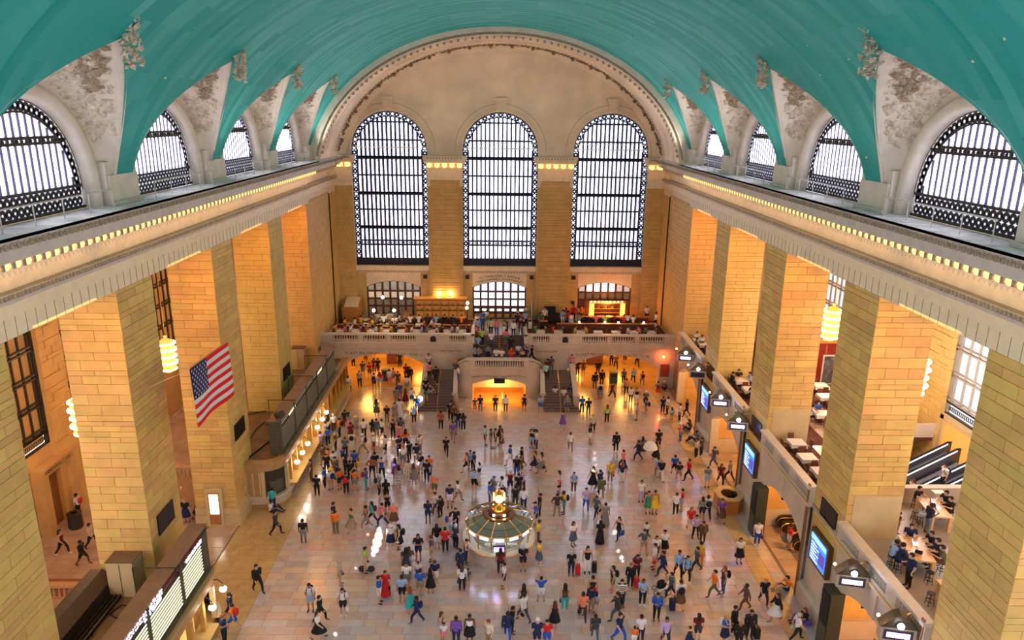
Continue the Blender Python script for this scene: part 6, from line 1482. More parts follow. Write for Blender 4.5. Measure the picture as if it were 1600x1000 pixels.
floor_people("""
569 684 white T.black st b
557.5 680 grey S.grey st br hat:yellow bag:slate
531 683 orange T.black st l bp:black
549 691 maroon T.maroon st bl
540 668 black T.maroon st b bp:black
546 674 grey K.pink st br long:k
540 714 slate T.black st b bag:black hair:b
551 704 gown.cream - st b bp:black
567.5 709.5 white T.khaki wk l cap:white bp:black
584.5 709 white S.charcoal st l cap:white bag:orange
510 688 lightblue T.beige st l
502 705 long.lavender T.khaki st l
513 697 blue T.black st bl
525 705 brown T.black st l cap:teal
522 736 white T.black st bl
514 731 orange T.black st l
522 675 white T.maroon st bl cap:white
513 675 tank.black T.black st bl long:k
536 722 blue S.navy st b hair:r kid
555 737 blue T.black st b
561 747 yellow T.white ph l long:r shoes:maroon
542 742 tank.white T.black st b bp:black long:k
555 768 orange S.grey cm b
541.5 773 black T.black st b bp:red
532 765 orange S.navy st bl
525 748 olive T.khaki st bl cap:navy
572.5 765.5 blue T.teal st r bp:red
582 747 rust S.black ak b dark
587 740 black S.khaki st b
593 775 grey T.black st r bp:navy hair:g
597 748 tank.blue T.black ak f
624 761 dress.striped - wk b long:k
618 749 dress.purple - st b long:k
647 758 dress.grey - st b long:b bag:black
639 751 long.cream T.cream wk b
667 752 black T.black ph f bag:black
671 744 orange T.blue st f
657 740 black S.white st f
651 725 navy T.khaki ph b
640 720 black T.charcoal st bl bag:black
624 713 navy T.navy ph fr
630 730 white S.grey st f long:r
634.5 704 orange S.navy st b long:k sc:1.12
656 708 white T.khaki ph fr long:b bp:grey
697.5 712.5 black T.navy wk f
708 690 purple S.khaki wk f bag:blue
603.5 709 white C.black ph l long:k bag:black
624 691 dress.pink - st b
614.5 684 tank.black T.black st f bag:black
627 683 slate T.grey st b
689 671.5 rust T.black st b
647 662 lightblue T.black st b bag:navy hair:g
652 646 blue T.navy st b case:black hair:g
644 633 white S.blue wk f
625 652 gown.white - st b
617 658 grey K.khaki st fr
605 661 black T.grey ph f long:b
589 652 dress.olive - st b long:k
589 684 jacket.slate T.khaki st b
597 685 white S.black wk br
583 684 black S.charcoal st b long:k
634 634 dress.maroon - wk b long:b
625 625 blue S.grey st b hair:g
620 633 grey S.khaki st b
636 612 white S.teal st b
622 606 brown T.brown st f
641 598 jacket.black T.black st f long:b
635 594 maroon T.black st b bag:red
585 608 white S.black st b bp:navy case:navy
594.5 606 red S.lightblue st b cap:white long:b
609 601 white T.pink st b shop:white
615 600 tank.pink S.grey st b
562.5 605 tan T.black ph f
545 613 white S.navy wk fr bag:navy
552.5 574 black T.black st f
567.5 589 slate S.grey st b
578 591 red S.olive st b
585 583 maroon T.black st b
591 584 black T.maroon wk b
582 570 tan S.tan st b
572 569 brown S.brown st b
625 574 black T.black st f
716 670 black T.blue st b hair:b
724 673.5 charcoal T.black st b long:k
709 661 long.brown T.black ph f long:b
704 657 navy T.black st f
758 696.5 mint S.maroon st r
767 700.5 olive S.grey st r
774 700 tank.charcoal S.black st l bp:black
784 700.5 dress.brown - st l long:b
781 696 black S.black st l long:b
833 697 navy T.navy st f hair:g
830.5 700 tank.black S.lightblue st f long:b
838.5 702 white T.navy st l
797 728 blue S.white wk l
815 730 black S.khaki wk l
836 735 dress.navy - wk l long:b
846 740 tank.white K.grey wk l long:k bag:black
735 735 long.lightblue T.black ph f
729 739 tank.orange S.black wk l long:r
741 738 navy T.black st r
749 745 white S.navy st bl kid long:k
807 746 black T.blue st f long:b
813 745 brown T.brown st f
816 769 lavender T.charcoal cm b hair:g
797 770 maroon S.navy cm f hair:g
810 775 black T.charcoal st b
741 768 lightblue S.black st f bag:black
771 779 grey S.grey ph br cap:blue bp:slate
784 779 white T.black wk r dark
765 788 blue T.slate st r hair:b
805 794 charcoal T.charcoal st b bp:black
818 797 long.white T.navy st b
843 806 black T.black pt l
837 821 blue S.navy ph l cap:black
715 784 white T.khaki wk r dark
703 793 navy S.white st f shoes:navy
679 776 salmon S.olive st b hair:g
688 809 charcoal T.black st bl bp:black
680 803 white T.slate wk fl
669 817 navy S.navy ph f dark
704 838 tank.white T.lightblue ph r bp:blue long:k
712 829 black T.black st f
683 858 long.black S.white st b long:k
696 864 red T.black st b bag:khaki
712 858 charcoal T.black st br hair:g bag:purple
675 877 slate S.khaki ph l hair:b
654 875 black S.navy cr f long:k shoes:red
625 858 dress.black - ph l bag:white long:k bp:black
611 856 white K.navy st b hat:white
635 896 gown.charcoal - st b long:k bag:grey
640 894 brown S.lightblue cr b long:b
571 895 lime S.beige ph r bag:charcoal
616 823 salmon K.brown st b hair:g
598 823 pink T.navy wk l
606 803 tank.black S.black ph f bag:white
604 784 black T.black st b long:k
573 827 tank.maroon S.grey wk l
582 819 teal T.black wk l bp:maroon long:k
525 834 orange T.olive st b
522 822 navy T.navy ph r
550 831 tank.green K.khaki wk fl
475 850 black S.grey st b dark
432 836 long.charcoal T.black wk r
404 925 long.black T.black wk fr
427 797 teal T.navy st b
486 955 white S.lightblue ph f bp:black
501 972 jacket.black T.black wk r bag:black
498 998 white K.black wk r long:b
537 962 white S.black st f bp:black shop:white shoes:white
532 914 beige S.khaki st r hair:g bag:blue
593 943 blue S.white st r
603 932 gown.red - st f hair:b bag:black
629 942 lightblue S.black st b
636 921 white S.grey st f
642 960 dress.teal - st b long:r
651.5 974 long.navy T.navy wk l dark bp:navy
657 932 blue S.khaki st b
673 928 dress.black - st b long:k
680 915 navy S.white st b hair:b
654 906 white S.blue st b cap:navy kid
728 882 tank.navy T.navy ph r cap:black
720 896 jacket.navy T.navy st b bag:red
731 917 slate S.grey st b kid
722 924 white T.black st b long:b bag:blue
782 897 maroon T.black st b long:k
787.5 919 white S.navy st l
817 892 black S.black ph f cap:lightblue
841 850 yellow T.olive ph r
842 883 yellow K.slate ph r bag:black
689 999 tank.grey S.lightblue ph r long:b bag:lightblue
713 1008 long.purple T.navy st b dark
734 1004 tank.white K.black st f dark
764 1012 cream T.khaki ph fl hair:r
793 1000 jacket.navy T.blue wk b dark
694 1004 white S.pink st f kid
845 941 blue S.white cm b
818 956 tank.black T.black st b long:k
818 972 long.white T.slate wk bl bag:black
882 955 tank.brown T.teal st b long:k bag:brown
866 983 dress.black - st b long:b
910 969 salmon T.charcoal wk b bag:black
909 960 salmon S.black st r kid
923 958 navy S.khaki st br bp:navy
931 954 white S.grey st b bp:lightblue kid long:k
925 941 tank.black S.red st b
929 1002 charcoal T.slate wk b bp:charcoal dark
854 1013 red S.blue st f
839 1013 navy S.navy st b cap:white
800 990 black T.black ph r
892 899 black T.navy st f hair:g case:red
917 895 tank.black T.white st f long:k case:black
937 850 gown.black - st b long:k
966 843 tank.black T.navy wk fl long:k shop:blue
895 853 white K.slate cr fr long:b
1005 867 slate S.khaki ak f
994 905 maroon T.navy ph f bp:navy
984 919 long.black T.black st f hair:r case:red
956.5 925 tank.black S.olive st l long:k bp:black shoes:pink
970 948 striped T.black cr f
963 970 jacket.charcoal T.slate wk l bp:black
1003 946 lightblue T.black ph f long:b
1025 969 long.blue T.black ph f
1047 934 slate T.navy wk l
1061 950 white K.brown wk b bp:black case:navy
967 1004 navy T.blue wk fr bag:brown
1000 1004 white T.navy st b bag:black
990 1010 orange S.white st b kid
1039 1009 long.lavender T.navy wk f
1089 1002 maroon S.charcoal st b long:k
1076 1010 tank.charcoal K.navy st b kid
879 669.5 dress.purple - wk b
891 705 white T.khaki wk b
926 677 beige T.black st b bag:brown hair:y
921 694 black S.white ph r
948 660.5 lime T.black st b long:r case:navy
962 706.5 jacket.black T.black st b bag:navy
973 733 pink T.navy wk bl
996 720 jacket.navy T.navy wk l
1003 713 grey K.brown st b long:k
1024 722 dress.black - wk b long:k bag:black
1028 702 black T.black st b
953 754 yellow T.khaki st f bag:red hair:g
971 755 navy T.white st b long:r
926 764 tank.black K.black wk fl long:k
874 770 tank.white S.red ph l long:k bag:black
896 770 lightblue T.brown st f bp:blue
939 779 jacket.olive T.khaki wk b bag:black
937 767 jacket.navy T.black wk bl
870 808 charcoal T.khaki ak b
881 803 yellow S.teal ph l bp:navy dark
915 798 lavender T.blue wk f shop:yellow
931 809 slate T.navy wk fl bag:black
945 822 gown.grey - st b bag:black
1001 784 white T.lavender st f case:charcoal
1012 802 dress.green - st f
1022 803 dress.yellow - st f
1055 805 white T.black pt b hair:b
1064 799 red S.lightblue st l
1104 811 white T.black wk b bp:black
1126 815 purple K.brown wk f bag:black
1078 830 red T.white wk f long:r
1086 841 lavender T.black ak f
1097 850 jacket.brown T.charcoal st b hair:b
1096 813 grey S.navy ph b long:k
1009 842 white S.navy st b kid
1021.5 889 white T.salmon st l bag:red
1024 876 white S.brown st f long:b
1037 866 white K.black ph b cap:black
1034 900 jacket.navy T.navy wk l
1059 901 long.lightblue T.black wk f
1072 907 long.lightblue T.black wk f bp:navy
1087 893 slate T.charcoal wk l
1093 884 yellow T.orange st br bag:maroon
1114 933 orange T.olive wk l
1129 927 tank.brown T.slate st l long:r bp:black
1154 880 cream K.black st f long:b
1163 953 long.brown T.brown wk l dark
1192 944 black T.navy wk f hair:y
1211 971 jacket.black K.white wk l long:b
1145 990 jacket.black T.black st fr bag:black
1170 999 jacket.black T.black st f case:black
1131 1004 blue K.navy ph fr long:y bp:white
1153 1014 jacket.black T.black st f hair:y
1243 1001 white T.black wk r bag:beige hair:g
1062.5 690 pink T.blue ph l cap:white
1061 658 white T.black st l bag:maroon
1049 656 mint S.grey st b kid long:k
1042 648 white T.black st l bag:maroon
1035 646 navy T.navy st b
1072 651 black T.navy wk l long:b
1113 697 blue T.black ph f
1087 716 striped T.black st bl hair:b
1095 713 charcoal T.black st bl
1114 730 slate T.slate wk l bp:olive
1032 751 navy T.white wk b bp:black hair:y
1027 748 lightblue T.grey wk b
1060 753 black S.khaki wk b
1053 744 blue S.black wk b
1075 751 red T.black wk l
1104 761 grey S.lightblue ph f
1125 757 maroon T.black wk f long:b bag:slate
1139 752 grey T.navy wk bl cap:grey
1182 852 white T.blue st f bag:maroon
1066 622 dress.black - st l long:k
1082 624 orange T.blue st f
1027 622 grey S.red st b bp:maroon bag:lime
1008 637 slate S.black st b cap:white
1009 651 blue S.khaki st l bp:black
995 657 lavender S.khaki st l cap:red bag:rust
994 633 tank.black S.white st f long:b
985 630 white T.charcoal st b bag:red
978 617 salmon T.black st b bp:tan
989 599 lightblue T.navy wk b hair:y
974 600 grey T.black st b bp:slate
1003 604 salmon T.grey wk b bp:black
956 623 long.maroon T.black wk fr
937 624 white K.grey st b bp:black
940 603 jacket.black T.black st b
929 608 jacket.black T.olive st b
934 586 jacket.black T.black st b
909 646 blue T.black ph f
919 649 black T.slate st f bag:red
955 572 black T.black st b
962 577 brown T.black wk b
976 570 maroon S.brown st b
995 574 black T.black wk b
902 587 black T.black st b
911 587 brown S.brown st b
867 629 white C.black st b
880 631 white S.white st b
891 628 navy S.navy st b
886 646 grey S.slate st b long:y
844 644 lightblue S.blue ph f
750.5 644 navy T.grey st b cap:slate bag:navy
742 641 slate T.grey ph b kid
774 644 charcoal T.charcoal st b hat:yellow
790 644 white T.slate st b cap:navy bag:black
819 643 tank.black S.charcoal st b bag:black
99 867 tank.maroon T.black wk r bag:black long:k
131 883 jacket.black S.black wk r dark bag:black
145 857 beige T.black wk r bag:black
124 807 white T.black st l bp:red
292 817 black K.navy st b hat:tan shop:white
311 811 dress.black - wk r long:b case:brown
288 786 white T.white ph r cap:blue
381 799 tank.pink S.beige cr f long:k bag:white
366 985 orange S.blue wk l bp:red
352 1006 navy T.black ph r hair:r
362 968 navy S.navy wk l
1299 990 slate S.lightblue wk l shop:white
1368 997 blue S.khaki ph f dark
1231 858 red S.beige ph r
1243 812 white S.pink st b
511 741 black T.charcoal ph f
528 757 navy T.yellow st l bag:blue
518 766 white S.tan st bl hat:yellow bp:navy
508 763 blue T.black st l
496 776 black T.black st b
487 752 brown T.brown st l
505 727 brown T.khaki st bl
548 752 black T.black st b bp:black
""")
# seated on the floor
for px,py,sp,lab in ((1233,922,'orange S.navy fl l','orange T-shirt'),(1257,972,'black T.purple fl l long:r',''),(1083,671,'black S.pink fl l long:k',''),(1089,672,'charcoal T.black fl l',''),(1099,689,'grey T.navy fl l',''),(1046,609,'slate T.black fl l cap:white',''),(424,800,'white T.navy fl r','')):
    p=GZ(px,py); add_person(min(p.x,17.7),p.y,0,sp)
# on the stairs
def stair_z(y): return max(0,min(2.0,(int((y-65.1)/.33)+1)*2.0/12))
def stair(px,py,sp,sit=False):
    d=ray(px,py); t=None
    for i in range(2400):
        q=CP+d*(55/d.y+i*.01)
        z=stair_z(q.y) if q.y<69.1 else 2.0
        if q.y>65.1 and q.z<=z: t=q; break
    if t is None: t=GZ(px,py,1)
    add_person(t.x,min(t.y,71.3),stair_z(t.y) if t.y<69.1 else 2.0,sp)
for a in ((671,575,'white T.black cr f'),(671,594,'pink T.black wk b'),(681.5,600,'jacket.black T.black wk b'),(665,604,'black T.blue fl f'),(671,614,'tank.navy S.white fl fr long:b'),(666,629,'black S.green wk f'),
 (855,588,'maroon T.charcoal wk b'),(861,583,'slate T.slate wk b'),(853,594,'mint T.black wk b shop:white'),(893,580,'pink T.charcoal st f'),(705,643,'maroon S.blue fl r'),(712,590,'slate T.navy st f cap:orange'),(716,597,'white T.blue st r bag:blue')): stair(*a)
def level(px,py,z,sp): p=GZ(px,py,z); add_person(p.x,p.y,z,sp)
# mid platform leaning over, and the upper flight
for px,yy,sp in ((-2.5,70.2,'lightblue T.navy ph f'),(-2.1,69.9,'grey T.navy cr f'),(-1.15,70.6,'grey K.navy ph f'),(-.3,69.6,'white T.navy cr f'),(.25,69.6,'white T.black cr f long:b'),(-.6,70.4,'grey T.grey fl f'),(1.25,69.6,'red T.red cr f'),(2.35,69.6,'tank.beige K.black cr f long:b'),(2.75,69.8,'navy T.navy st fl'),(2.0,70.8,'white S.navy ph f'),(2.6,70.6,'blue T.navy st f'),(3.4,70.7,'black T.black wk l')): add_person(px,yy,3.3,sp)
def fz(y): return 3.3+1.7*min(11,max(0,int((y-71.3)/.3)+1))/11
for x,y,sp in ((-2.25,72.1,'lightblue T.slate wk b'),(-.85,72.6,'white T.slate st f'),(.7,73.0,'pink S.green st b'),(1.2,71.9,'jacket.black T.black wk b'),(-1.85,73.0,'lime T.black st f'),(-2.5,73.5,'salmon K.rust st f')): add_person(x,y,fz(y),sp)
for px,py,sp in ((746,524,'lightblue T.grey st b'),(754,519,'blue T.slate st f'),(746,516,'white S.grey st f'),(754,511,'blue T.black st b'),(760,508,'white S.green st f'),(767,524,'beige T.black st b'),(776,524,'pink T.blue wk f'),(787,525,'tank.grey S.white st f long:b'),(791,522,'tank.black T.navy st f long:k'),(802,526,'long.white T.navy st b'),(813,522,'maroon T.slate st f'),(818,523,'black T.grey st f'),(808,514,'navy T.navy st b'),(821,511,'lightblue T.navy st b'),(809,507,'white T.navy ph l'),(821,499,'white T.charcoal st f bp:black'),(845,513,'slate T.olive st b'),(851,506,'white T.black st f')): level(px,py,BZ,sp)
# ---------------- restaurant on the west balcony
CHW=mat('restaurant_chair_wood',(.16,.05,.02),.5)
def chair_proto():
    t=thing('dining_chair',(0,0,-50)); 
    def b(m,n): m.v=[(v[0],v[1],v[2]-50) for v in m.v]; m.build(n,CHW,t)
    b(MB().box(-.21,.21,-.2,.2,.42,.47),'seat'); b(MB().prismX([(.17,.47),(.21,.47),(.27,.92),(.23,.92)],-.21,.21),'backrest')
    for x in (-.18,.18):
        for y in (-.17,.17): b(MB().box(x-.02,x+.02,y-.02,y+.02,0,.42),'leg')
    return t
CP0=chair_proto(); used0=[False]
def copy_tree(o,parent=None):
    c=o.copy(); COL.objects.link(c); c.parent=parent
    for ch in list(o.children): copy_tree(ch,c)
    return c
def chair(x,y,z,face,lab,grp):
    o=CP0 if not used0[0] else copy_tree(CP0); used0[0]=True
    o.location=(x,y,z); o.rotation_euler[2]=rad(face); tag(o,lab,'chair',grp); return o
TN=[0]
def table(x,y,z,lab,grp,w_=.8,d_=.8,cloth=True,round_=False):
    t=thing('dining_table',(x,y,z),lab,'table',grp); MB().lathe([(.25,z),(.25,z+.04),(.05,z+.06),(.05,z+.7),(.2,z+.72)],x,y,8).build('pedestal',WOOD,t); MB().box(x-w_/2,x+w_/2,y-d_/2,y+d_/2,z+.70,z+.74).build('tabletop',WOOD,t)
    if cloth:
        m=MB(); n=5
        top=[(x-w_/2-.01,y-d_/2-.01),(x+w_/2+.01,y-d_/2-.01),(x+w_/2+.01,y+d_/2+.01),(x-w_/2-.01,y+d_/2+.01)]
        m.add([(a,b,z+.75) for a,b in top]+[(x+(a-x)*1.04,y+(b-y)*1.04,z+.48) for a,b in top]+[((top[i][0]+top[(i+1)%4][0])/2,(top[i][1]+top[(i+1)%4][1])/2,z+.54) for i in range(4)],[(0,1,2,3)]+[(i,4+i,8+i) for i in range(4)]+[(i,8+i,(i+1)%4) for i in range(4)]+[((i+1)%4,8+i,4+(i+1)%4) for i in range(4)])
        o=m.build('tablecloth',WHITE,recalc=False,origin=(x,y,z+.5)); o['label']=lab.replace('table','cloth').replace('dining ','')[:110]; o['category']='tablecloth'; o['group']='white cloths on restaurant tables'
    return t
nth=['first','second','third','fourth','fifth','sixth','seventh','eighth','ninth','tenth']
def seated(x,y,z,c,face,where,extra=''):
    add_person(x,y,z-.0,'%s T.%s si %s %s'%(c[0],c[1],face,extra),where,True)
# front row along the left rail, then a second row behind the wooden divider
colsL=[('orange','brown'),('pink','black'),('white','black'),('grey','navy'),('rust','black'),('white','navy'),('yellow','khaki'),('yellow','black'),('charcoal','black'),('orange','black'),('white','black'),('lightblue','navy'),('grey','black'),('white','black'),('black','black'),('lavender','navy'),('white','navy'),('navy','navy'),('lightblue','black'),('lavender','black')]
k=0
for i in range(9):
    x=-16.9+i*1.62; y=73.4
    if -3.2<x: break
    table(x,y,BZ,'white-topped dining table at the left balcony rail, %s from the left wall'%nth[i],'tables at the left balcony rail',.75,.75)
    for sx,f in ((-1,'r'),(1,'l')):
        chair(x+sx*.55,y,BZ,90 if sx<0 else -90,'dark chair at the %s left-rail table, its %s side'%(nth[i],'left' if sx<0 else 'right'),'chairs at the left balcony rail')
        seated(x+sx*.60,y,BZ,colsL[k%20],f,'seated at the %s table along the left balcony rail, %s side'%(nth[i],'left' if sx<0 else 'right'),'long:b' if k%4==1 else ''); k+=1
for i in range(6):
    x=-16.4+i*1.9; y=75.9
    table(x,y,BZ,'small dining table behind the wooden divider, %s from the left wall'%nth[i],'tables behind the left divider',.8,.6,i%2==0 or True)
    for sx,f in ((-1,'r'),(1,'l')):
        chair(x+sx*.58,y,BZ,90 if sx<0 else -90,'dark wooden chair behind the left divider at its %s table, %s side'%(nth[i],'left' if sx<0 else 'right'),'chairs behind the left divider')
        if (i+sx)%3: seated(x+sx*.62,y,BZ,colsL[(k*7)%20],f,'seated behind the wooden divider at its %s table, %s side'%(nth[i],'left' if sx<0 else 'right')); 
        k+=1
for i,(x,y) in enumerate(((-15.0,77.6),(-13.4,77.9),(-11.9,77.7))):
    t=thing('round_table',(x,y,BZ),'round cream table near the beige host stand, %s from the left'%nth[i],'table','round tables by the host stand'); MB().lathe([(0,BZ+.76),(.5,BZ+.76),(.5,BZ+.72),(.06,BZ+.70),(.06,BZ+.05),(.3,BZ+.02),(.3,BZ)],x,y,14).build('tabletop',mat('cream_top',(.72,.60,.36),.5),t)
    for q,a in enumerate((0,120,240)): seated(x+.8*cos(rad(a)),y+.8*sin(rad(a)),BZ,colsL[(i*5+q*3)%20],a-90,'seated at the %s round cream table, %s seat'%(nth[i],nth[q]))
dv=thing('wooden_divider',(-10,74.7,BZ),'long low wooden divider with a top rail behind the left rail tables','partition'); MB().box(-17.6,-9.2,74.65,74.75,BZ,BZ+.75).box(-8.2,-3.2,74.65,74.75,BZ,BZ+.75).build('panel',WOOD,dv); MB().box(-17.7,-9.2,74.6,74.8,BZ+.98,BZ+1.06).box(-8.2,-3.1,74.6,74.8,BZ+.98,BZ+1.06).build('top_rail',WOODM,dv)
for x in frange(-17.6,-9.3,1.2)+frange(-8.1,-3.2,1.2): MB().box(x-.04,x+.04,74.66,74.74,BZ+.7,BZ+1.0).build('post',WOODM,dv)
hs=thing('host_cabinet',(-17.0,79.3,BZ),'tall beige wooden cabinet with slanted lid in the left balcony corner','cabinet'); MB().prismX([(78.3,BZ),(80.4,BZ),(80.4,BZ+2.6),(78.3,BZ+1.9)],-17.7,-15.6).build('body',WOODM,hs); MB().prismX([(78.35,BZ+1.98),(80.3,BZ+2.64),(80.3,BZ+2.70),(78.35,BZ+2.04)],-17.5,-15.9).build('lid',mat('menu_cream',(.7,.6,.4),.5),hs)
# the bar on the left
br_=thing('bar_counter',(-7,78.4,BZ),'long dark wooden bar with an orange-lit top beside the entrance doors','bar')
MB().box(-10.6,-3.6,77.4,77.9,BZ,BZ+1.05).box(-10.6,-10.2,77.9,80,BZ,BZ+1.05).build('front_panel',WOOD,br_); MB().box(-10.8,-3.4,77.2,78.0,BZ+1.05,BZ+1.14).box(-10.8,-10.1,78,80.1,BZ+1.05,BZ+1.14).build('counter_top',mat('amber_top',(.45,.20,.05),.3),br_)
bs=thing('bottle_shelves',(-6.4,80,BZ),'orange-lit wooden shelves of bottles behind the left bar','shelves')
MB().box(-9.6,-3.9,80.1,80.3,BZ,BZ+2.7).build('back_panel',mat('shelf_back',(.25,.10,.04),.5,emit=(1,.35,.06),es=.10),bs)
for x in frange(-9.6,-3.9,.95): MB().box(x-.05,x+.05,79.6,80.2,BZ,BZ+2.7).build('upright',WOODM,bs)
for z in (1.2,1.8,2.4): MB().box(-9.6,-3.9,79.6,80.2,BZ+z,BZ+z+.05).build('shelf',WOODM,bs)
MB().box(-9.8,-3.7,79.5,80.4,BZ+2.7,BZ+2.8).build('cornice',mat('amber_cornice',(.6,.25,.05),.4,emit=(1,.4,.06),es=.12),bs)
bcol=[mat('bottle_%d'%i,c_,.15) for i,c_ in enumerate(((.02,.06,.02),(.25,.10,.02),(.35,.30,.2),(.03,.03,.04)))]
bmesh_b=shared(MB().lathe([(.04,0),(.04,.18),(.015,.22),(.015,.3)],0,0,6),'bottle',bcol[0])
i=0
for sh in (1.25,1.85):
    for q in range(34):
        o=inst(bmesh_b,'bottle',(-9.4+q*.16,79.75,BZ+sh),None,mt=bcol[(q*7+int(sh*3))%4]); tag(o,'small bottle on the %s shelf of the left bar'%('lower' if sh<1.5 else 'upper'),'bottle','bottles on the %s shelf of the left bar'%('lower' if sh<1.5 else 'upper'))
for q,x in enumerate((-6.9,-5.6)):
    t=thing('uplighter',(x,80.2,BZ+2.8),'small bright uplight on top of the bottle shelves, %s one'%('left' if q==0 else 'right'),'lamp','uplights over the bottle shelves'); MB().lathe([(.05,BZ+2.8),(.12,BZ+2.95),(0,BZ+2.93)],x,80.2,8).build('cup',BRASS,t); MB().ball((x,80.2,BZ+3.0),.08,6,4).build('bulb',BULB,t); lit('uplight',(x,80.15,BZ+3.15),30,(1,.62,.22),.08,parent=t)
def glamp(px,py,y,lab,pole=True,r=.17):
    p=GY(px,py,y); t=thing('globe_lamp',(p.x,p.y,BZ),lab,'lamp','globe lamps on the west balcony'); MB().ball((p.x,p.y,p.z),r,9,7).build('globe',LAMPW,t,smooth=True)
    MB().tube([(p.x,p.y,BZ),(p.x,p.y,p.z-.1)],.035,5).build('pole',IRON2,t); MB().lathe([(.2,BZ),(.2,BZ+.04),(.05,BZ+.1)],p.x,p.y,8).build('base',IRON2,t); lit('lamp_light',(p.x,p.y-.25,p.z),22,(1,.66,.32),.15,parent=t)
for a in ((598,464.5,76.8,'white globe lamp on a tall pole, left of the two before the left entrance'),(627,465,76.8,'white globe lamp on a tall pole, right of the two before the left entrance'),(584,485,74.7,'white globe lamp on the left divider, left one'),(615.5,485,74.7,'white globe lamp on the left divider, right one'),(730.5,473.5,77,'upper white globe of the pair at the right end of the left bar'),(729.5,481,76,'lower white globe of the pair at the right end of the left bar')): glamp(*a)
for q in range(7):
    x=-9.9+q*.95; seated(x,76.95,BZ+.15,colsL[(q*3+2)%20],'b','on the %s stool from the left at the left bar'%nth[q])
    t=thing('bar_stool',(x,77.0,BZ),'wooden stool at the left bar, %s from the left'%nth[q],'stool','stools at the left bar'); MB().box(x-.18,x+.18,76.8,77.15,BZ+.58,BZ+.63).build('seat',CHW,t)
    for a in (-1,1):
        for b in (-1,1): MB().box(x+a*.15-.02,x+a*.15+.02,76.97+b*.14-.02,76.97+b*.14+.02,BZ,BZ+.58).build('leg',CHW,t)
# standing staff and guests
for px,py,sp in ((600,516,'white T.black st f'),(591,512,'beige S.tan st b'),(609,512,'beige T.tan st b'),(617,519,'white T.black cr f')): level(px,py,BZ,sp)
# right half of the balcony
rb=thing('restaurant_bar',(12.2,79.5,BZ),'dark wooden restaurant bar framed by glowing orange columns','bar')
MB().box(9.2,16.8,78.0,78.5,BZ,BZ+1.05).build('counter_front',WOOD,rb); MB().box(9.0,17.0,77.8,78.6,BZ+1.05,BZ+1.13).build('counter_top',WOODM,rb)
for x in (10.75,14.35): MB().box(x-.24,x+.24,80.3,80.75,BZ,BZ+2.1).build('glowing_column',mat('orange_glow',(.8,.35,.05),.4,emit=(1,.30,.03),es=2.6),rb)
MB().box(10.4,14.7,80.2,80.8,BZ+2.1,BZ+2.4).build('canopy',WOODM,rb); MB().box(11.0,14.1,80.6,80.8,BZ,BZ+2.1).build('back_shelves',mat('shelf_dark',(.05,.025,.015),.5),rb)
for q in range(9): MB().ball((10.6+q*.45,80.12,BZ+2.32),.06,6,4).build('canopy_bulb',BULB,rb)
for z in (.9,1.4): MB().box(11.0,14.1,80.4,80.6,BZ+z,BZ+z+.05).build('shelf',WOODM,rb)
for q in range(14):
    o=inst(bmesh_b,'bottle',(11.2+q*.2,80.45,BZ+1.45),None,mt=bcol[q%4]); tag(o,'small bottle on the shelf between the glowing orange columns','bottle','bottles between the orange columns')
lit('bar_glow',(12.5,79.6,BZ+1.9),160,(1,.32,.05),.4)
pt_=thing('low_partition',(11.5,75,BZ),'long reddish-brown partition in front of the restaurant bar','partition'); MB().box(6.4,17.0,75.4,75.55,BZ,BZ+1.0).build('panel',mat('reddish_panel',(.14,.05,.03),.6,noise=.2),pt_); MB().box(6.3,17.1,75.3,75.65,BZ+1.0,BZ+1.08).build('top_rail',WOODM,pt_)
for q,(px,py) in enumerate(((905,508),(945,508.5),(966,508.5),(1005.5,508.5))):
    p=GY(px,py,75.45); t=thing('candle_lamp',(p.x,75.45,BZ+1.08),'small glowing candle lamp on the right partition, %s from the left'%nth[q],'lamp','candle lamps on the right partition'); MB().ball((p.x,75.45,BZ+1.2),.10,7,5).build('glow',BULB,t); MB().lathe([(.07,BZ+1.08),(.07,BZ+1.14)],p.x,75.45,8).build('base',BRASS,t)
pn=thing('grand_piano',(5.9,79.4,BZ),'black covered piano with a raised dark screen on the right balcony','piano'); MB().prism([(4.6,78.6),(7.2,78.6),(7.3,79.6),(6.6,80.3),(4.6,80.3)],BZ+.35,BZ+.95).build('body',DARK,pn); MB().box(5.2,6.5,79.9,79.98,BZ+.95,BZ+1.8).build('raised_screen',DARK,pn)
for a in (4.8,6.9): MB().box(a-.08,a+.08,78.8,78.95,BZ,BZ+.35).box(a-.08,a+.08,79.8,79.95,BZ,BZ+.35).build('leg',DARK,pn)
hd=thing('host_desk',(4.9,76.2,BZ),'dark host desk with a small lit top right of the entrance stair','desk'); MB().box(4.5,5.3,75.9,76.5,BZ,BZ+1.1).build('body',DARK,hd); MB().box(4.45,5.35,75.85,76.55,BZ+1.1,BZ+1.15).build('top',WOODM,hd)
mr_=thing('mirror_stand',(3.9,80.2,BZ),'tall grey folding screen right of the entrance doors','screen'); MB().box(3.7,3.8,79.4,80.7,BZ,BZ+2.2).box(4.0,4.3,80.6,80.7,BZ,BZ+2.2).build('panel',GREYC,mr_)
sg=thing('sandwich_board',(3.3,76.2,BZ),'white-edged menu board stand right of the upper steps','sign'); MB().prismX([(75.9,BZ),(76.3,BZ),(76.2,BZ+1.1),(76.05,BZ+1.1)],3.1,3.7).build('board',mat('menu_dark',(.1,.06,.05),.5),sg); MB().prismX([(75.88,BZ+.3),(75.92,BZ+.3),(76.03,BZ+1.05),(75.99,BZ+1.05)],3.2,3.6).build('paper',WHITE,sg)
cR=[('green','black'),('brown','black'),('red','navy'),('navy','navy'),('lime','khaki'),('yellow','black'),('black','black'),('white','black'),('lightblue','black'),('maroon','black'),('white','navy'),('pink','black')]
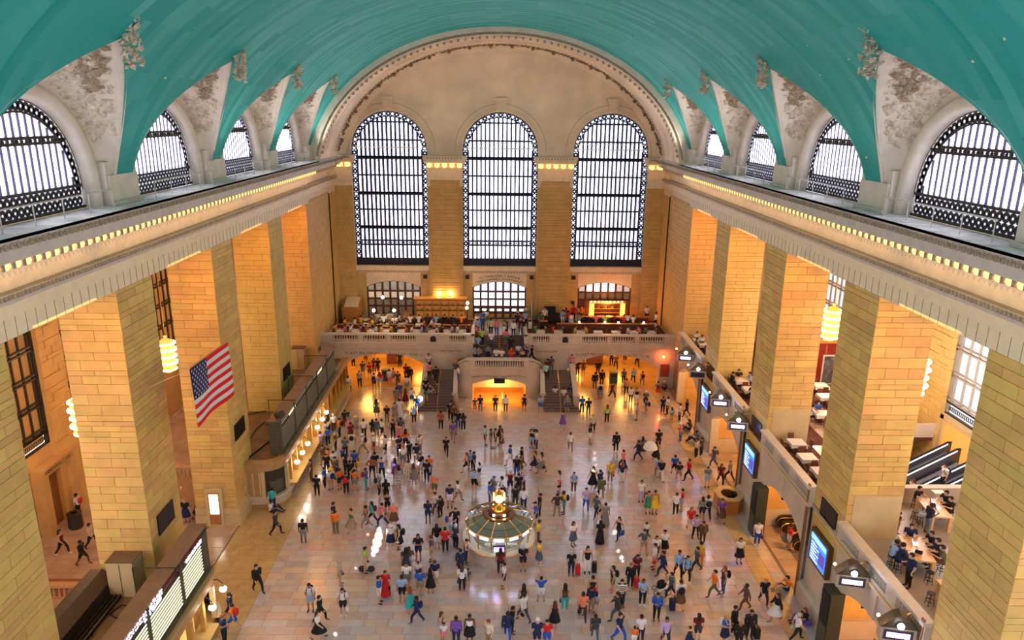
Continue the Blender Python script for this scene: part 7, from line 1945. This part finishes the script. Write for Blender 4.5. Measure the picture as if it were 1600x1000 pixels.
for i in range(7):
    x=4.4+i*1.9+(.5 if i>1 else 0); y=73.5
    table(x,y,BZ,'white-clothed table at the right balcony rail, %s from the stair'%nth[i],'tables at the right balcony rail',.9,.75)
    for sx,f in ((-1,'r'),(1,'l')):
        chair(x+sx*.62,y,BZ,90 if sx<0 else -90,'dark chair at the %s right-rail table, %s side'%(nth[i],'left' if sx<0 else 'right'),'chairs at the right balcony rail')
        if i in (0,1,2,4,5,6) and not (i==4 and sx<0): seated(x+sx*.66,y,BZ,cR[(i*2+(sx>0))%12],f,'seated at the %s table from the stair along the right rail, %s side'%(nth[i],'left' if sx<0 else 'right'))
for q in range(6): seated(9.8+q*1.05,77.35,BZ+.15,cR[(q*5+6)%12],'b','on the %s seat from the left at the glowing bar'%nth[q])
for px,py,sp in ((888,510,'red T.charcoal st b'),(884,505,'maroon T.black st b'),(879,508,'lightblue T.white st b'),(892,513,'tank.white K.lightblue st b'),(904,513,'grey T.grey ph b'),(980,513,'white T.charcoal st b'),(1024,513,'white T.black cr l'),(1006,497,'white T.black st f'),(895,500,'red T.black st f'),(901,498,'pink T.navy st l'),(908,503,'orange T.black st f')): level(px,py,BZ,sp)
for q,(x,y) in enumerate(((16.0,76.9),(17.2,76.6))): table(x,y,BZ,'small dark table near the right wall, %s one'%nth[q],'tables near the right wall',.7,.7,q==1)
# ---------------- restaurant galleries on the right (z 6.4)
GZL=6.4
def gtable(px,py,lab,ppl=(),ch=True,w_=1.0,d_=1.0):
    p=GZ(px,py,GZL+.75); x,y=p.x,p.y; table(x,y,GZL,lab,'white tables in the right galleries',w_,d_)
    if ch:
        for sx,sy,f,nm in ((0,1,180,'far'),(0,-1,0,'near'),(1,0,270,'right'),(-1,0,90,'left')):
            chair(x+sx*.78,y+sy*.78,GZL,{180:0,0:180,270:-90,90:90}[f],'leather chair, %s side of the %s'%(nm,lab.replace('white-clothed ','')),'dark chairs in the right galleries')
    for (sx,sy,f,sp) in ppl: add_person(x+sx*.8,y+sy*.8,GZL,sp+' si '+f,'seated on the %s side of the %s'%({(0,1):'far',(0,-1):'near',(1,0):'right',(-1,0):'left'}[(sx,sy)],lab),True)
gtable(1245,690,'white-clothed table in the second bay, farthest of three'); gtable(1262,713,'white-clothed table in the second bay, middle of three'); gtable(1284,735,'white-clothed table in the second bay, nearest of three')
gtable(1158,593,'white-clothed table in the third bay, far one',[(0,1,'f','black T.black'),(1,0,'l','lightblue T.navy'),(-1,0,'r','black T.black')]); gtable(1172,607,'white-clothed table in the third bay, near one',[(1,0,'l','blue T.navy'),(0,-1,'b','navy T.black')])
gtable(1100,537,'white-clothed table in the farthest bay',[(0,1,'f','white T.black'),(-1,0,'r','grey T.black'),(1,0,'l','lightblue T.black')]); gtable(1092,531,'white-clothed table at the end of the galleries',[(0,1,'f','white T.khaki')])
gtable(1282,601,'white-clothed table before the red wall, far one',w_=1.1); gtable(1290,618,'white-clothed table before the red wall, middle one',w_=1.1); gtable(1284,645,'white-clothed table before the red wall, near one',[(0,1,'f','blue T.navy'),(-1,0,'r','white T.black')],w_=1.1)
rw=thing('red_partition',(27,56.5,GZL),'dark red wooden restaurant partition with framed poster and gilded crest','partition')
MB().box(23.4,30.9,56.4,56.7,GZL,GZL+3.6).build('panel',mat('red_lacquer',(.20,.018,.01),.35,noise=.15),rw); MB().box(23.3,30.9,56.3,56.8,GZL+3.6,GZL+3.85).build('cornice',WOODM,rw)
p=GY(1298,578,56.3); MB().box(p.x-.75,p.x+.75,56.3,56.4,p.z-1.3,p.z+1.3).build('poster_frame',CREAM,rw); MB().box(p.x-.66,p.x+.66,56.27,56.3,p.z-1.2,p.z+1.2).build('poster',mat('poster_grey',(.10,.09,.09),.6,noise=.6,nscale=2.5),rw)
for q in range(7): MB().ball((23.8+q*1.1,56.4,GZL+4.0),.10,7,5).build('finial_bulb',BULB,rw)
for q in range(6): MB().box(23.6+q*1.2,23.66+q*1.2,56.33,56.4,GZL+.2,GZL+3.5).build('panel_strip',WOODM,rw)
lit('gallery_lamp',(25,52,10.5),260,(1,.75,.5),.4)
# long maple tables of the near gallery
def maple(c4,lab):
    P=[GZ(a,b,GZL+.95) for a,b in c4]; c=sum(P,Vector())/4; L_=((P[2]-P[0]).length+(P[3]-P[1]).length)/2; d=((P[2]+P[3])/2-(P[0]+P[1])/2); wv_=(P[1]-P[0]).length; ang=math.atan2(d.y,d.x); t=thing('long_table',(c.x,c.y,GZL),lab,'table','long maple tables in the near gallery',rz=ang); hl=d.length/2; hwd=max(.55,wv_/2)
    def b(m,n,mt=MAPLE): m.v=[(v[0]+c.x,v[1]+c.y,v[2]+GZL) for v in m.v]; m.build(n,mt,t)
    b(MB().box(-hl,hl,-hwd,hwd,.87,.95),'tabletop')
    for sx in (-1,1):
        for sy in (-1,1): b(MB().box(sx*(hl-.1)-.09,sx*(hl-.1)+.09,sy*(hwd-.09)-.09,sy*(hwd-.09)+.09,0,.87),'leg')
    b(MB().tube([(0,0,.95),(0,0,1.45)],.012,5),'display_stem',CHROME); b(MB().tube([(-hl*.5,0,.96),(hl*.5,0,.96)],.012,4),'cable_channel',DARK)
    return c,hl,hwd,ang
T1=maple(((1407,839),(1436,838),(1458,876),(1431,877)),'pale maple table with laptops next to the balustrade, nearer of two')
T2=maple(((1434,774),(1462,783),(1489,807),(1457,809)),'pale maple table with laptops near the stair parapet, farther of two')
def at_table(T,u,v,z=0): c,hl,hwd,ang=T; return (c.x+u*hl*cos(ang)-v*hwd*sin(ang),c.y+u*hl*sin(ang)+v*hwd*cos(ang),GZL+z)
def stool(x,y,lab):
    t=thing('bar_stool',(x,y,GZL),lab,'stool','black stools in the near gallery'); MB().lathe([(0,GZL+.66),(.18,GZL+.66),(.18,GZL+.62),(0,GZL+.62)],x,y,12).build('seat',RUBBER,t)
    for q in range(4): a=PI/4+PI/2*q; MB().tube([(x+.12*cos(a),y+.12*sin(a),GZL+.62),(x+.2*cos(a),y+.2*sin(a),GZL)],.015,5).build('leg',RUBBER,t)
    MB().lathe([(.165,GZL+.22),(.18,GZL+.24),(.165,GZL+.26)],x,y,12).build('foot_ring',RUBBER,t)
seq=[(T1,-.75,1.5,'black T.black','left side far end of the nearer maple table'),(T1,0.0,1.55,'navy T.black','left side middle of the nearer maple table'),(T1,.5,1.6,'olive T.brown','left side near end of the nearer maple table'),(T1,.75,-1.6,'navy T.navy','right side near end of the nearer maple table'),(T1,.45,-1.9,'lightblue T.black','right side of the nearer maple table'),(T1,-1.3,.2,'navy T.black','far end of the nearer maple table'),
 (T2,-.8,1.5,'black T.black','left side far end of the farther maple table'),(T2,-.2,1.5,'black T.black','left side middle of the farther maple table'),(T2,-1.25,-.8,'black T.grey','far end of the farther maple table')]
for q,(T,u,v,sp,lb) in enumerate(seq):
    x,y,z=at_table(T,u,v*1.18 if abs(v)>1 else v); f=0; fx,fy=at_table(T,u*.6,0)[:2]; f=math.degrees(math.atan2(fy-y,fx-x))+90
    add_person(x,y,GZL+.18,sp+' si %.0f'%f,'seated on a stool at the '+lb,True); stool(x,y,'black round stool at the '+lb)
for q,(T,u,v,lb) in enumerate(((T1,-.3,-1.7,'middle of the right side of the nearer maple table'),(T2,.5,-1.6,'near right side of the farther maple table'),(T2,0,-1.7,'middle right side of the farther maple table'),(T1,1.4,.3,'near end of the nearer maple table'))):
    x,y,z=at_table(T,u,v); stool(x,y,'empty black stool at the '+lb)
level(1447,835,GZL,'navy T.grey ph r dark'); level(1400,833,GZL,'maroon S.grey ph r kid')
add_person(*at_table(T1,1.9,-1.7),'navy T.black ph l',None)
def laptop(T,u,v,a,lab):
    x,y,z=at_table(T,u,v,.95); t=thing('laptop',(x,y,z),lab,'laptop',None,rz=rad(a))
    def b(m,n,mt): m.v=[(v_[0]+x,v_[1]+y,v_[2]+z) for v_ in m.v]; m.build(n,mt,t)
    b(MB().box(-.17,.17,-.12,.12,0,.02),'keyboard_base',CHROME); b(MB().prismX([(.12,.02),(.14,.02),(.20,.24),(.18,.24)],-.17,.17),'lid',DARK); b(MB().prismX([(.115,.03),(.12,.03),(.18,.23),(.175,.23)],-.15,.15),'display',mat('laptop_glow',(.3,.4,.7),.3,emit=(.4,.6,1),es=1.2))
laptop(T1,.35,-.1,150,'open silver laptop with dark lid near the middle of the nearer maple table'); laptop(T1,-.35,.1,60,'open laptop with bright screen at the far end of the nearer maple table'); laptop(T2,-.55,.3,70,'open laptop with blue screen on the farther maple table'); laptop(T2,.0,.35,70,'open laptop in front of the standing person at the farther maple table')
tv=GZ(1466,770,GZL+.95); o=MB().box(-.3,.3,-.2,.2,0,.08); o.v=[(v[0]+tv.x,v[1]+tv.y,v[2]+tv.z) for v in o.v]; o.build('paper_stack',WHITE,origin=tuple(tv),label='pile of white papers on the right half of the farther maple table',cat='papers')
mt3=MB(); p=GZ(1462,905,GZL+.95); t=thing('long_table',(p.x+1,p.y-1,GZL),'corner of a third maple table half hidden by the nearest pier','table'); MB().box(p.x,p.x+2,p.y-2.2,p.y,GZL+.87,GZL+.95).build('tabletop',MAPLE,t); MB().box(p.x,p.x+.18,p.y-.18,p.y,GZL,GZL+.87).build('leg',MAPLE,t); stool(p.x-.5,p.y-.6,'black stool at the corner table by the nearest pier')
# escalator riders
add_person(28.6,41.2,4.86,'white T.black st l bp:navy'); add_person(26.7,41.2,3.76,'white K.teal st l long:b')
# stroller, cane, umbrella, bin and other odd things
p=GZ(1034,926); sr=thing('baby_stroller',(p.x,p.y,0),'black baby stroller with large spoked wheels pushed by the walker in slate','stroller'); q=[(-.35,0),(.4,0)]
for wx,rr in ((-.42,.14),(.30,.20)):
    for wy in (-.25,.25): MB().tube([(p.x+wx+rr*cos(2*PI*i/14),p.y+wy,rr+.02+rr*sin(2*PI*i/14)) for i in range(15)],.022,5,cap=False).build('wheel',RUBBER,sr)
MB().tube([(p.x-.42,p.y-.25,.15),(p.x+.25,p.y-.25,.6),(p.x+.75,p.y-.22,1.0),(p.x+.75,p.y+.22,1.0),(p.x+.25,p.y+.25,.6),(p.x-.42,p.y+.25,.15)],.02,5).build('frame',CHROME,sr); MB().ball((p.x-.05,p.y,.62),.28,10,7,(1.1,.8,1)).build('hood',cm('black'),sr); MB().ball((p.x-.1,p.y,.42),.2,8,5,(1.4,.9,.6)).build('seat',cm('navy'),sr)
p=GZ(1021,723); um=thing('umbrella',(p.x-.35,p.y,1.0),'large white translucent umbrella carried by the person in black','umbrella'); MB().lathe([(0,1.95),(.25,1.88),(.48,1.68),(.62,1.35),(.6,1.33)],p.x-.35,p.y,10).build('canopy',mat('umbrella_white',(.8,.8,.8),.6),um,smooth=False); MB().tube([(p.x-.35,p.y,1.0),(p.x-.35,p.y,1.95)],.012,5).build('shaft',CHROME,um)
p=GZ(602,855); t=thing('walking_cane',(p.x,p.y,0),'thin wooden cane of the white-hatted person in the navy skirt','cane'); MB().tube([(p.x,p.y,0),(p.x+.12,p.y,.85),(p.x+.2,p.y,.9)],.016,5).build('shaft',cm('brown'),t)
def bin_(px,py,lab):
    p=GZ(px,py); t=thing('litter_bin',(p.x,p.y,0),lab,'bin','green bins under the west arches'); MB().box(p.x-.4,p.x+.4,p.y-.3,p.y+.3,0,1.15).build('body',mat('bin_green',(.05,.08,.07),.5),t); MB().box(p.x-.44,p.x+.44,p.y-.34,p.y+.34,1.15,1.3).build('lid',mat('bin_lid',(.12,.14,.10),.5),t); MB().box(p.x-.3,p.x+.3,p.y-.32,p.y-.3,.8,1.05).build('slot',DARK,t)
bin_(958,598,'dark green litter bin under the right track arch'); bin_(603,594,'dark green litter bin under the left ticket-machine arch')
nb=thing('stanchion',(GZ(1243,838).x,GZ(1243,838).y,0),'brass stanchion post at the escalators in the arched bay','post'); q=GZ(1243,838); MB().lathe([(.15,0),(.15,.03),(.03,.06),(.03,.9),(.05,.95),(0,.98)],q.x,q.y,8).build('post_shaft',BRASS,nb)
p=GZ(1262,978); o=MB().ball((p.x,p.y,.2),.22,8,6,(1,.8,.9)); o.build('bag',cm('purple'),label='purple backpack on the floor beside the person seated by the nearest right pier',cat='bag',origin=(p.x,p.y,0))
p=GZ(1107,688); MB().ball((p.x-.2,p.y,.18),.22,8,6,(1,.8,.8)).build('bag',cm('green'),label='green bag on the floor beside the seated person in grey',cat='bag',origin=(p.x,p.y,0))
for q in range(2):
    p=GZ(566+14*q,893); MB().ball((p.x,p.y,.2),.24,8,6,(1,.8,.85)).build('bag',cm('charcoal'),label='dark bag on the floor at the %s foot of the person in lime'%('left' if q==0 else 'right'),cat='bag',origin=(p.x,p.y,0))
# narrow spots added by the east windows, each drawing one sun patch
for px,py,r_,e in ((594,829,.30,1),(592,838,.36,1.3),(589,848,.38,1.3),(586,858,.32,1.2),(583,866,.2,1),(575,835,.14,.7),(652,622,.45,1.3),(648,634,.4,1.3),(637,640,.16,.7),(634,648,.16,.8),(632,652,.16,.8),(618,697,.16,.8),(616,701,.16,.8),(613,713,.17,.9),(609,724,.17,.9),(606,735,.17,.9),(603,742,.15,.8),(645,712,.3,.8),(646,722,.3,.8),(929,708,.16,.7),(929,717,.22,.9),(931,727,.18,.8),(934,733,.2,.8),(966,861,.16,.9),(971,871,.17,.9),(973,877,.1,.9),(960,832,.2,.9),(524,991,.14,.7),(556,888,.12,.6)):
    p=GZ(px,py); S=Vector((6 if px<700 else -6,-1.2,26)); dv_=p-S; o=lit('sun_patch_spot',S,e*170000,(1,.97,.92),.005,'SPOT'); o.data.spot_size=2*math.atan(r_*.75/dv_.length); o.data.spot_blend=.1; o.rotation_euler=dv_.to_track_quat('-Z','Y').to_euler(); k_=min(1,2*r_*.8/dv_.length/rad(1.0)); o.scale=(k_,k_,1)
build_people()
# ---------------- labels that single out every person
seen=set(); 
def relword(dx,dy):
    if abs(dx)>abs(dy)*1.1: return 'right of' if dx>0 else 'left of'
    return 'behind' if dy>0 else 'in front of'
for d in PEOPLE: d['desc']=describe(d)
def lab_ok(s): return 4<=len(s.split())<=16 and s.lower() not in seen
ACT=dict(st='standing',wk='walking',wm='walking',ph='looking down',cm='taking a photo',pt='pointing up',cr='arms folded',ak='hands on hips',si='seated',fl='sitting on the floor')
for d in PEOPLE:
    c=[]; base='person in '+d['desc']; act=ACT[d['pose']]
    if d['where']: c.append('person in %s top %s'%(d['top'],d['where'])); c.append('%s-shirted person %s'%(d['top'],d['where']))
    lm=sorted(LAND,key=lambda l:(l[1]-d['x'])**2+(l[2]-d['y'])**2)
    nb=sorted((o for o in PEOPLE if o is not d and abs(o['z']-d['z'])<1),key=lambda o:(o['x']-d['x'])**2+(o['y']-d['y'])**2)[:6]
    for l in lm[:2]: c.append('%s %s, %s %s'%(base,act,relword(d['x']-l[1],d['y']-l[2]),l[0])); 
    for l in lm[:3]: c.append('%s %s %s'%(base,relword(d['x']-l[1],d['y']-l[2]),l[0]))
    if 2.5<d['z']<6: c=[base+' '+act+' at the top of the grand staircase',base+' on the west balcony near the staircase']+c[:2]
    if d['where']: c=['person in %s top %s'%(d['top'],d['where'])]+c
    if d['z']>6 and not d['where']: c=[base+' '+act+' in the gallery of maple tables',base+' on the upper escalator']+c
    for o in nb: c.append('%s, %s the person in %s'%(base,relword(d['x']-o['x'],d['y']-o['y']),' '.join(o['desc'].split()[:2])))
    c=[s for s in c if len(s.split())<=16] or ['person in %s, %s %s'%(' '.join(d['desc'].split()[:2]),relword(d['x']-lm[0][1],d['y']-lm[0][2]),lm[0][0])]
    pick=next((s for s in c if lab_ok(s)),None)
    if pick is None:
        for l in lm[:4]:
            for o in nb:
                s='person in %s near %s, %s one in %s'%(' '.join(d['desc'].split()[:2]),l[0],relword(d['x']-o['x'],d['y']-o['y']),o['top'])
                if pick is None and lab_ok(s): pick=s
    if pick is None: pick=c[0]
    seen.add(pick.lower()); d['obj']['label']=pick; d['obj']['group']='people in the concourse' if d['z']<2.5 else 'people on the balconies'
for t in BAGS:
    d=PEOPLE[t['_of']]; kd={'handbag':'bag','suitcase':'wheeled suitcase','shopping_bag':'shopping bag'}[t.name.split('.')[0]]
    lm=min(LAND,key=lambda l:(l[1]-d['x'])**2+(l[2]-d['y'])**2); own=d['desc'].split(',')[0].split(' and ')[0]
    c=['%s %s held by the person in %s %s %s'%(t['_c'],kd,own,relword(d['x']-lm[1],d['y']-lm[2]),lm[0]),'%s %s of the %s person in %s near %s'%(t['_c'],kd,ACT[d['pose']].split()[0],own,lm[0]),'%s %s beside the person in %s, %s trousers or skirt'%(t['_c'],kd,own,d['bot'])]
    c=[s for s in c if len(s.split())<=16]+['%s %s with the person in %s near %s'%(t['_c'],kd,own,l[0]) for l in LAND]
    s=next((s for s in c if s.lower() not in seen),c[0]); seen.add(s.lower()); t['label']=s; t['group']='bags and cases of the travellers'
    del t['_of']; del t['_c']
